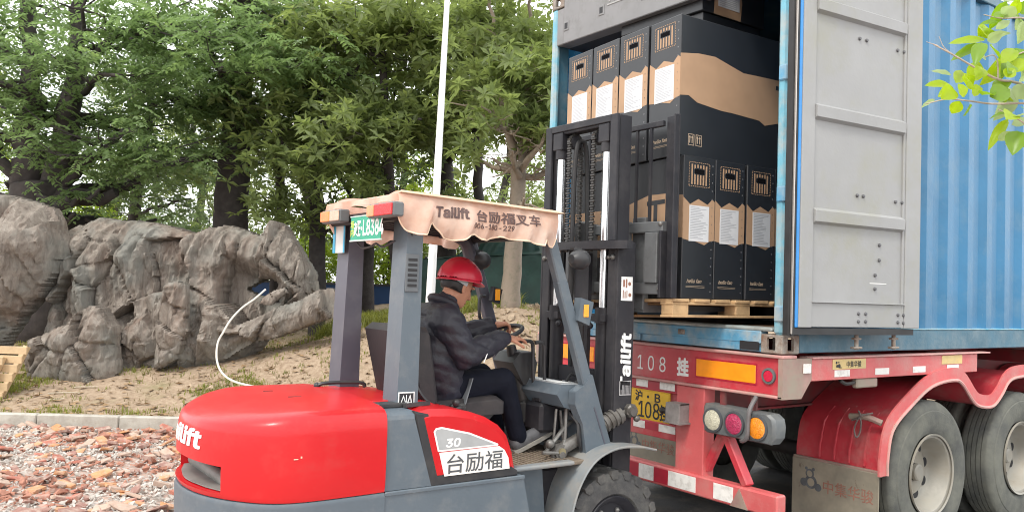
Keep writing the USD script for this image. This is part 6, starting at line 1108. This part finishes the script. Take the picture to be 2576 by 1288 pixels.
def limb(p, q, r0, r1, r, sag=.0, n=7, wob=.06):
    p, q = np.asarray(p, float), np.asarray(q, float); t = np.linspace(0, 1, n); L = np.linalg.norm(q - p); path = p + (q - p) * t[:, None]; path[1:-1] += r.normal(0, wob * L / 4, (n - 2, 3)); path[:, 2] += sag * np.sin(t * math.pi); return path, tube(path, r0 + (r1 - r0) * t, 8)
def grow(starts, r, reach, levels=2, kids=5, down=0.0, flat=.5):
    """Branches that fork from limb paths; returns their meshes and the points where foliage sits."""
    ms, tips, cur = [], [], starts
    for lv in range(levels):
        nxt = []
        for path, rad in cur:
            for k in range(kids):
                i = int(r.uniform(.25, 1.0) * (len(path) - 1)); p = path[i]; a = r.random() * TAU; L = reach * (.55 ** lv) * r.uniform(.6, 1.2)
                d = np.array([math.cos(a), math.sin(a), r.normal(.15 - down, flat * .5)]); d /= np.linalg.norm(d); pa, m = limb(p, p + d * L, rad * .36, rad * .12, r, -.05 * L, 6, .12); ms.append(m); nxt.append((pa, rad * .34)); tips += [pa[-1], pa[-2], pa[-3]] if lv else [pa[-1], pa[3]]
        cur = nxt
    return ms, np.array(tips)
def tree(label, base, trunk, limbs, kind, seed, reach, clusters, spread, bark, leaf, group='trees behind the rockery', levels=2, kids=5, per=7, Ls=(.20, .075), flat=.5, down=0., zmin=None, name='tree', n_cap=None, keep=None):
    r = np.random.default_rng(seed); t = Thing(name, label, 'tree', base, group)
    tm_, starts = [], []
    for path, rad in trunk:
        p = smooth_path(path, 14); rr = np.interp(np.linspace(0, 1, 14), np.linspace(0, 1, len(rad)), rad); p[1:] += r.normal(0, .012, (13, 3)); tm_.append(tube(p, rr, 14)); starts.append((p[5:], rr[-1] * 1.4))
    t.part('trunk', cat(tm_), bark, smooth=True)
    for a, b, r0, r1 in limbs:
        pa, m = limb(a, b, r0, r1, r, .05, 8, .10); t.part('limb', m, bark, smooth=True); starts.append((pa[2:], r1 * 1.3))
    bm, tips = grow(starts, r, reach, levels, kids, down, flat); t.part('branches', cat(bm), bark, smooth=True, kind='stuff')
    P = tips[r.integers(0, len(tips), clusters)] + r.normal(0, 1, (clusters, 3)) * [spread, spread, spread * .55]
    if zmin is not None: P = P[P[:, 2] > zmin + .25 * r.random(len(P))]
    if keep is not None: P = P[keep(P)]
    if kind == 'broad': v, f = whorls(P, r, per, *Ls)
    else: v, f = sprays(P, r, per, Ls[0], Ls[1], Ls[0] * 2.7)
    t.part('crown', trimesh.Trimesh(v, f, process=False), leaf, smooth=False)
D3 = lambda u, v, d: depth(u, v, d)
def foot(u, d, v=740):
    p = depth(u, v, d); p[2] = bank_z(p[0], p[1]) - .1; return p
# left: a thick forking trunk above the rocks
b = foot(95, 15.5); k1 = D3(100, 470, 15.5)
tree('broad dark tree with a forked trunk rising above the left rocks', b, [([b, D3(98, 560, 15.5), k1], [.52, .46, .50])],
     [(k1 + LAT * -.25, D3(78, 180, 15.3), .30, .16), (D3(78, 180, 15.3), D3(60, -220, 15.0), .16, .06), (k1 + LAT * .3, D3(200, 90, 15.8), .28, .13), (D3(200, 90, 15.8), D3(230, -250, 15.8), .13, .05), (D3(150, 470, 15.4), D3(345, 330, 14.8), .12, .05), (D3(40, 440, 15.4), D3(-150, 300, 15), .13, .05), (D3(78, 180, 15.3), D3(-90, 40, 14.6), .10, .04), (D3(190, 160, 15.8), D3(430, 60, 14.6), .10, .04), (D3(190, 240, 15.7), D3(300, 190, 13.8), .08, .03)],
     'feather', 101, 1.7, 2300, .30, BARKD, L_FEATHER, per=6, Ls=(.125, .058), flat=.3, zmin=2.9, keep=lambda P: ~((np.abs((P - b) @ LAT - .05) < .55) & (P[:, 2] < 4.0 + .5 * np.sin(P[:, 0] * 5))))
b = foot(585, 16.5); k1 = D3(590, 390, 16.5)
tree('tall dark tree with a straight thick trunk behind the grooved rock', b, [([b, D3(582, 520, 16.5), k1, D3(600, 250, 16.6), D3(625, 0, 16.7), D3(640, -250, 16.8)], [.36, .33, .30, .25, .17, .06])],
     [(D3(605, 240, 16.6), D3(480, 60, 16.0), .13, .05), (D3(610, 180, 16.6), D3(760, 20, 16.2), .13, .05), (D3(598, 300, 16.6), D3(430, 250, 15.4), .10, .04), (D3(600, 330, 16.6), D3(735, 240, 15.8), .10, .04), (D3(592, 380, 16.5), D3(400, 420, 15.0), .09, .03), (D3(620, 60, 16.7), D3(520, -120, 16), .1, .04), (D3(598, 290, 16.6), D3(560, 170, 14.4), .08, .03)],
     'feather', 102, 1.7, 2300, .30, BARKD, L_FEATHER, per=6, Ls=(.125, .058), flat=.3, zmin=2.75, keep=lambda P: ~((np.abs((P - b) @ LAT) < .42) & (P[:, 2] < 4.2 + .4 * np.sin(P[:, 0] * 5))))
# slender dark trunks in the middle
for seed, lab, (u0, d), pts, rad in ((103, 'slender dark tree close to the right end of the grooved rock', (800, 16.5), [(800, 600), (790, 450), (765, 300), (780, 120), (790, -100)], [.17, .16, .14, .12, .09, .04]), (104, 'leaning dark tree seen below the green number plate', (912, 19.0), [(910, 640), (918, 560), (940, 400), (930, 200), (935, -40)], [.30, .27, .20, .16, .11, .05]), (105, 'dark tree hidden behind the white pole', (1122, 18.0), [(1122, 600), (1118, 420), (1110, 250), (1120, 60), (1125, -120)], [.24, .21, .18, .14, .1, .05])):
    b = foot(u0, d); path = [b] + [D3(u, v, d) for u, v in pts]
    lm = [(path[2], D3(u0 - 110, 330, d - .8), .06, .025), (path[2], D3(u0 + 90, 300, d - .8), .06, .025), (path[3], D3(u0 - 90, 120, d - 1), .06, .025), (path[3], D3(u0 + 110, 150, d - 1), .06, .025), (path[4], D3(u0 - 60, -60, d), .05, .02), (path[1], D3(u0 + 85, 560, d), .04, .015), (path[1], D3(u0 - 60, 520, d), .04, .015)]
    tree(lab, b, [(path, rad)], lm, 'broad', seed, 1.5, 760 if seed != 104 else 650, .32, BARKD, L_BROAD if seed != 104 else L_DARK, per=8, Ls=(.23, .082), zmin=2.6)
# right: pale trunk forking beside the container
b = foot(1283, 13.5, 775); fk_ = D3(1305, 405, 13.5)
tree('pale barked tree forking just left of the container', b, [([b, D3(1290, 640, 13.5), D3(1302, 500, 13.5), fk_], [.165, .145, .125, .125])],
     [(fk_ + LAT * -.06, D3(1268, 290, 13.4), .085, .06), (D3(1268, 290, 13.4), D3(1240, 80, 13.3), .06, .03), (fk_ + LAT * .04, D3(1325, 280, 13.6), .10, .07), (D3(1325, 280, 13.6), D3(1335, 40, 13.6), .07, .03), (D3(1315, 420, 13.5), D3(1385, 340, 13.3), .07, .045), (D3(1385, 340, 13.3), D3(1420, 180, 13.3), .045, .02), (D3(1240, 80, 13.3), D3(1215, -150, 13.3), .03, .015), (D3(1335, 40, 13.6), D3(1340, -160, 13.6), .03, .015)],
     'broad', 106, 1.1, 900, .26, BARKL, L_BROAD, per=9, Ls=(.23, .085), zmin=3.1, keep=lambda P: ~((np.abs((P - b) @ LAT - .1) < .75) & (P[:, 2] < 4.25 + .3 * np.sin(P[:, 0] * 5))))
b = foot(960, 14.2)
tree('leafy olive green tree between the forklift and the pole', b + AHEAD * 2.6, [([b + AHEAD * 2.6, D3(985, 560, 16.4), D3(975, 380, 15.6), D3(960, 120, 15.4), D3(950, -120, 15.4)], [.12, .11, .09, .06, .03])],
     [(D3(975, 380, 15.6), D3(850, 290, 14.4), .05, .02), (D3(970, 330, 15.5), D3(1060, 300, 14.6), .05, .02), (D3(962, 160, 15.4), D3(860, 80, 14.6), .05, .02), (D3(962, 160, 15.4), D3(1050, 60, 14.8), .05, .02), (D3(975, 420, 15.7), D3(780, 420, 14.8), .05, .02)],
     'broad', 107, 1.2, 950, .32, BARKD, L_BROAD, per=8, Ls=(.23, .085), zmin=2.55)
b = foot(1210, 17.0)
tree('olive green tree between the pole and the pale trunk', b, [([b, D3(1205, 560, 17), D3(1200, 380, 16.6), D3(1195, 100, 16.4), D3(1190, -140, 16.4)], [.12, .11, .09, .06, .03])],
     [(D3(1200, 380, 16.6), D3(1130, 260, 15.8), .05, .02), (D3(1200, 330, 16.5), D3(1290, 220, 15.6), .05, .02), (D3(1196, 150, 16.4), D3(1130, 40, 15.6), .05, .02), (D3(1196, 150, 16.4), D3(1280, 60, 15.6), .05, .02)],
     'broad', 108, 1.2, 720, .32, BARKD, L_BROAD, per=8, Ls=(.23, .085), zmin=2.7)
b = foot(690, 18.5)
tree('sparse tree with small leaves between the two thick trunks and the slender one', b, [([b, D3(700, 600, 18.5), D3(705, 440, 18.3), D3(690, 200, 18), D3(685, -80, 18)], [.13, .12, .10, .07, .03])],
     [(D3(705, 440, 18.3), D3(650, 380, 17.6), .05, .02), (D3(704, 430, 18.3), D3(800, 360, 17.6), .05, .02), (D3(692, 240, 18), D3(620, 120, 17.4), .05, .02), (D3(692, 240, 18), D3(770, 140, 17.4), .05, .02)],
     'broad', 109, 1.4, 700, .36, BARKD, L_BROAD, per=8, Ls=(.15, .05), zmin=2.6)
b = foot(330, 19.5)
tree('dark tree with spreading low limbs behind the left rocks', b, [([b, D3(335, 600, 19.5), D3(345, 470, 19.4), D3(380, 250, 19.2), D3(370, -60, 19)], [.16, .15, .12, .08, .03])],
     [(D3(345, 480, 19.4), D3(250, 400, 18.8), .06, .02), (D3(345, 470, 19.4), D3(450, 430, 18.8), .06, .02), (D3(375, 280, 19.2), D3(280, 160, 18.5), .05, .02), (D3(375, 280, 19.2), D3(480, 160, 18.5), .05, .02), (D3(340, 540, 19.4), D3(480, 500, 18.9), .05, .02)],
     'feather', 110, 1.6, 800, .34, BARKD, L_DARK, per=6, Ls=(.125, .058), zmin=2.95)
# a belt of brighter shrubs and trees beyond the hoarding
def shrub(label, u, d, w, h, n, seed, leaf, z0=1.2, nm='shrub', Ls=(.17, .06)):
    r = np.random.default_rng(seed); c = depth(u, 720, d); c[2] = bank_z(c[0], c[1]) - .05; t = Thing(nm, label, 'shrub' if nm == 'shrub' else 'tree', c, 'green belt beyond the hoarding')
    st = [limb(c + r.normal(0, .1, 3) * [1, 1, 0], c + np.array([*(r.normal(0, w * .35, 2)), h * r.uniform(.5, .95)]), .035, .012, r) for _ in range(7)]
    t.part('stems', cat([m for _, m in st]), BARKD, smooth=True); q = r.normal(0, 1, (n, 3)); q /= np.linalg.norm(q, axis=1, keepdims=True); q *= r.random((n, 1)) ** .4
    P = c + q * [w, w, h * .52] + [0, 0, h * .52]; P += .25 * (meshkit.noise(P * 1.3, seed)[:, None] - .5) * q; v, f = whorls(P, r, 6, *Ls); t.part('crown', trimesh.Trimesh(v, f, process=False), leaf, smooth=False)
for k, (u, d, w, h, lf, lab) in enumerate(((215, 21.5, 1.0, 2.6, L_BRIGHT, 'bright yellow green shrub behind the left rocks'), (560, 24, 1.5, 3.0, L_BROAD, 'olive shrub beyond the thick straight trunk'), (760, 23, 1.3, 2.2, L_BRIGHT, 'bright green shrub beyond the slender dark tree'), (890, 25, 1.5, 2.6, L_BRIGHT, 'bright green shrub behind the hoarding left of the leaning dark tree'), (975, 24, 1.4, 3.0, L_BRIGHT, 'yellow green shrub behind the hoarding right of the leaning dark tree'), (1080, 25, 1.6, 2.8, L_BROAD, 'olive shrub behind the white pole'), (1180, 23.5, 1.5, 2.9, L_BROAD, 'olive shrub behind the green tarpaulin'), (1330, 22.5, 1.6, 3.4, L_BROAD, 'olive shrub between tarpaulin and container'), (1440, 24, 1.6, 3.4, L_BROAD, 'olive shrub hidden beside the container'), (420, 23, 1.3, 2.4, L_DARK, 'dark shrub behind the middle of the rockery'), (60, 23, 1.6, 3.4, L_BRIGHT, 'bright shrub behind the tall left rock'))):
    shrub(lab, u, d, w, h, 700, 200 + k, lf)
def far_tree(label, u, d, h, w, seed, leaf, n=650):
    r = np.random.default_rng(seed); c = depth(u, 720, d); c[2] = 1.3; t = Thing('tree', label, 'tree', c, 'green belt beyond the hoarding')
    pa, m = limb(c, c + np.array([r.normal(0, .3), r.normal(0, .3), h * .9]), .2, .05, r); t.part('trunk', m, BARKD, smooth=True); bm, tips = grow([(pa[1:], .08)], r, w, 2, 7); t.part('branches', cat(bm), BARKD, smooth=True)
    P = tips[r.integers(0, len(tips), n)] + r.normal(0, 1, (n, 3)) * [.5, .5, .35]; v, f = whorls(P, r, 7, .24, .085); t.part('crown', trimesh.Trimesh(v, f, process=False), leaf, smooth=False)
for k, (u, d, h, w, lf, lab) in enumerate(((-60, 26, 9, 2.2, L_BRIGHT, 'far bright tree at the left edge beyond the forked tree'), (290, 28, 9, 2.3, L_BROAD, 'far tree seen between the forked tree and the straight trunk'), (480, 29, 9, 2.2, L_BROAD, 'far tree seen left of the straight trunk'), (760, 28, 10, 2.3, L_BROAD, 'far tree seen right of the straight trunk'), (1010, 28, 10, 2.2, L_BRIGHT, 'far bright tree seen left of the white pole'), (1240, 27, 10, 2.2, L_BROAD, 'far tree seen right of the white pole'), (1400, 26, 10, 2.2, L_BROAD, 'far tree seen beside the container edge'))):
    far_tree(lab, u, d, h, w, 300 + k, lf)
# ---------------------------------------------------------------- the near branch at the right
NB = Thing('tree', 'nearby tree reaching in from the right with bright yellow green leaves', 'tree', depth(2900, 400, 3.4) * [1, 1, 0])
TWIG = look('pale_twig', (0.36, 0.30, 0.25), 0.75, vary=0.25, vscale=25, bump=0.2); L_NEAR = [leaf_look('near_leaf_' + n, c, tr_, .35) for n, c, tr_ in (('bright', [(0.20, 0.30, 0.015), (0.27, 0.37, 0.02), (0.33, 0.42, 0.03)], .45), ('mid', [(0.10, 0.19, 0.02), (0.15, 0.25, 0.025), (0.19, 0.30, 0.04)], .4), ('pale', [(0.20, 0.27, 0.11), (0.25, 0.32, 0.14), (0.30, 0.37, 0.18)], .3))]
g0 = depth(2900, 400, 3.4); g0[2] = 0; tk = [g0, g0 + [.03, .02, 1.2], g0 + [.0, .05, 2.3], g0 + [.05, .0, 3.4]]
NB.part('trunk', tube(smooth_path(tk, 14), np.linspace(.06, .025, 14), 10), TWIG, smooth=True)
N3 = lambda u, v, d=3.1: depth(u, v, d)
stems = [([tk[2], N3(2700, 290), N3(2576, 215), N3(2510, 200), N3(2455, 172), N3(2400, 140), N3(2348, 112)], .011, .004), ([N3(2700, 290), N3(2600, 262), N3(2500, 262), N3(2440, 255), N3(2385, 250), N3(2328, 262)], .008, .003), ([tk[3], N3(2700, 60), N3(2576, 46), N3(2520, 47), N3(2475, 38)], .008, .003), ([N3(2700, 290), N3(2620, 330), N3(2560, 300), N3(2510, 275)], .007, .003), ([N3(2510, 200), N3(2510, 160), N3(2500, 140), N3(2475, 145)], .005, .0025), ([tk[2], N3(2720, 420), N3(2620, 360), N3(2560, 350), N3(2530, 365)], .008, .003), ([N3(2400, 140), N3(2375, 120), N3(2362, 92)], .0035, .0015), ([N3(2360, 116), N3(2330, 106)], .003, .0015), ([tk[3], N3(2720, 160), N3(2600, 130), N3(2545, 145), N3(2520, 160)], .007, .003)]
for P, r0, r1 in stems: p = smooth_path(P, 18); NB.part('twig', tube(p, np.linspace(r0, r1, 18) * .62, 7), TWIG, smooth=True)
def big_leaf(tip_base, tip_end, width, seed, face):
    r = np.random.default_rng(seed); a, e = np.array(tip_base), np.array(tip_end); d = e - a; L = np.linalg.norm(d); d /= L; nrm = -FWD * face[0] + np.array([0, 0, 1.0]) * face[1] + RIGHT * face[2]; nrm -= d * (nrm @ d); nrm /= np.linalg.norm(nrm); s = np.cross(d, nrm)
    t = np.linspace(0, 1, 9); w = width * (np.sin(math.pi * t ** .75) ** .8) * .5; w[0] = w[-1] = .0006; curl = r.uniform(-.22, .05); P = []
    for k in (-1, -.5, 0, .5, 1): P.append(a + d * (L * t)[:, None] + s * (w * k)[:, None] + nrm * ((abs(k) * w * .35) + curl * L * t * t + .0012 * np.sin(t * 16 + k * 2) * abs(k))[:, None])
    return sheet(np.array(P).transpose(1, 0, 2))
LV = [((2460, 92), (2497, 72), 26, 0), ((2478, 100), (2395, 112), 20, 0), ((2470, 108), (2455, 150), 20, 1), ((2470, 112), (2400, 145), 18, 1), ((2486, 96), (2472, 66), 30, 0), ((2484, 104), (2520, 85), 16, 2), ((2488, 96), (2535, 80), 14, 2), ((2490, 115), (2515, 145), 18, 1), ((2392, 190), (2348, 177), 12, 2), ((2390, 215), (2335, 214), 17, 0), ((2398, 222), (2375, 245), 26, 0), ((2405, 210), (2420, 178), 20, 0), ((2402, 230), (2365, 240), 22, 0), ((2440, 225), (2432, 188), 24, 0), ((2440, 205), (2462, 158), 26, 0), ((2455, 195), (2478, 168), 20, 0), ((2445, 235), (2470, 226), 22, 0), ((2430, 215), (2450, 195), 24, 0), ((2415, 255), (2396, 283), 18, 0), ((2440, 262), (2425, 290), 20, 1), ((2470, 240), (2500, 235), 30, 1), ((2500, 230), (2540, 205), 26, 1), ((2352, 252), (2318, 268), 10, 2), ((2490, 245), (2540, 225), 28, 1), ((2545, 225), (2520, 290), 34, 2), ((2555, 250), (2575, 215), 26, 2), ((2530, 285), (2490, 295), 10, 1), ((2535, 300), (2490, 365), 16, 0), ((2545, 300), (2576, 290), 16, 2), ((2545, 315), (2585, 300), 14, 2), ((2540, 330), (2515, 355), 18, 2), ((2560, 330), (2550, 380), 28, 1), ((2570, 340), (2590, 375), 24, 1), ((2520, 160), (2560, 115), 22, 0), ((2535, 155), (2580, 130), 24, 1), ((2540, 160), (2525, 185), 20, 1), ((2530, 195), (2550, 175), 18, 0), ((2520, 200), (2505, 170), 14, 0), ((2510, 55), (2470, 60), 10, 1), ((2525, 45), (2550, 20), 22, 2), ((2520, 40), (2575, 12), 18, 1), ((2500, 45), (2545, 25), 14, 1), ((2545, 40), (2560, 0), 18, 0), ((2560, 30), (2600, 10), 20, 1), ((2505, 75), (2540, 52), 12, 2), ((2560, 170), (2600, 155), 40, 2), ((2565, 200), (2610, 190), 36, 2), ((2480, 150), (2462, 140), 14, 2), ((2505, 168), (2520, 150), 10, 2), ((2425, 245), (2410, 215), 20, 0)]
_r = np.random.default_rng(17)
for _ in range(34):
    a = (_r.uniform(2470, 2590), _r.uniform(0, 340)); LV.append((a, (a[0] + _r.normal(-20, 28), a[1] + _r.normal(10, 25)), _r.uniform(18, 30), int(_r.integers(0, 3)))) if a[0] > 2500 + 60 * abs(math.sin(a[1] / 45)) else None
for k, (a, e, w, c) in enumerate(LV):
    dd = 3.1 + .10 * math.sin(k * 2.4); NB.part('leaf', big_leaf(N3(*a, dd), N3(*e, dd + .05 * math.cos(k * 1.7)) * 1.12 - N3(*a, dd) * .12, w * 3.1 / FPX * 1.75, 700 + k, (.75, .5 + .3 * math.sin(k), .4 * math.cos(k * 1.3))), L_NEAR[c], smooth=True)
r = np.random.default_rng(9)
tkp = smooth_path(tk, 40)
for k in range(14):                                         # twigs outside the picture that keep the tree whole
    p = tkp[int(r.integers(18, 40))]; d = RIGHT * r.uniform(-.1, 1.0) + FWD * r.normal(0, .6) + np.array([0, 0, r.uniform(-.1, .7)]); d /= np.linalg.norm(d); q = p + d * r.uniform(.35, .7)
    tw = smooth_path([p, (p + q) / 2 + r.normal(0, .03, 3), q], 9); NB.part('twig', tube(tw, np.linspace(.007, .002, 9), 6), TWIG, smooth=True)
    for j in range(5):
        c = tw[3 + j + (j == 4)] if 3 + j + (j == 4) < 9 else tw[-1]; e = r.normal(0, 1, 3) + d * .6; e /= np.linalg.norm(e); NB.part('leaf', big_leaf(c, c + e * .10, .045, 900 + k * 7 + j, (.6, .6, .2)), L_NEAR[j % 3], smooth=True)
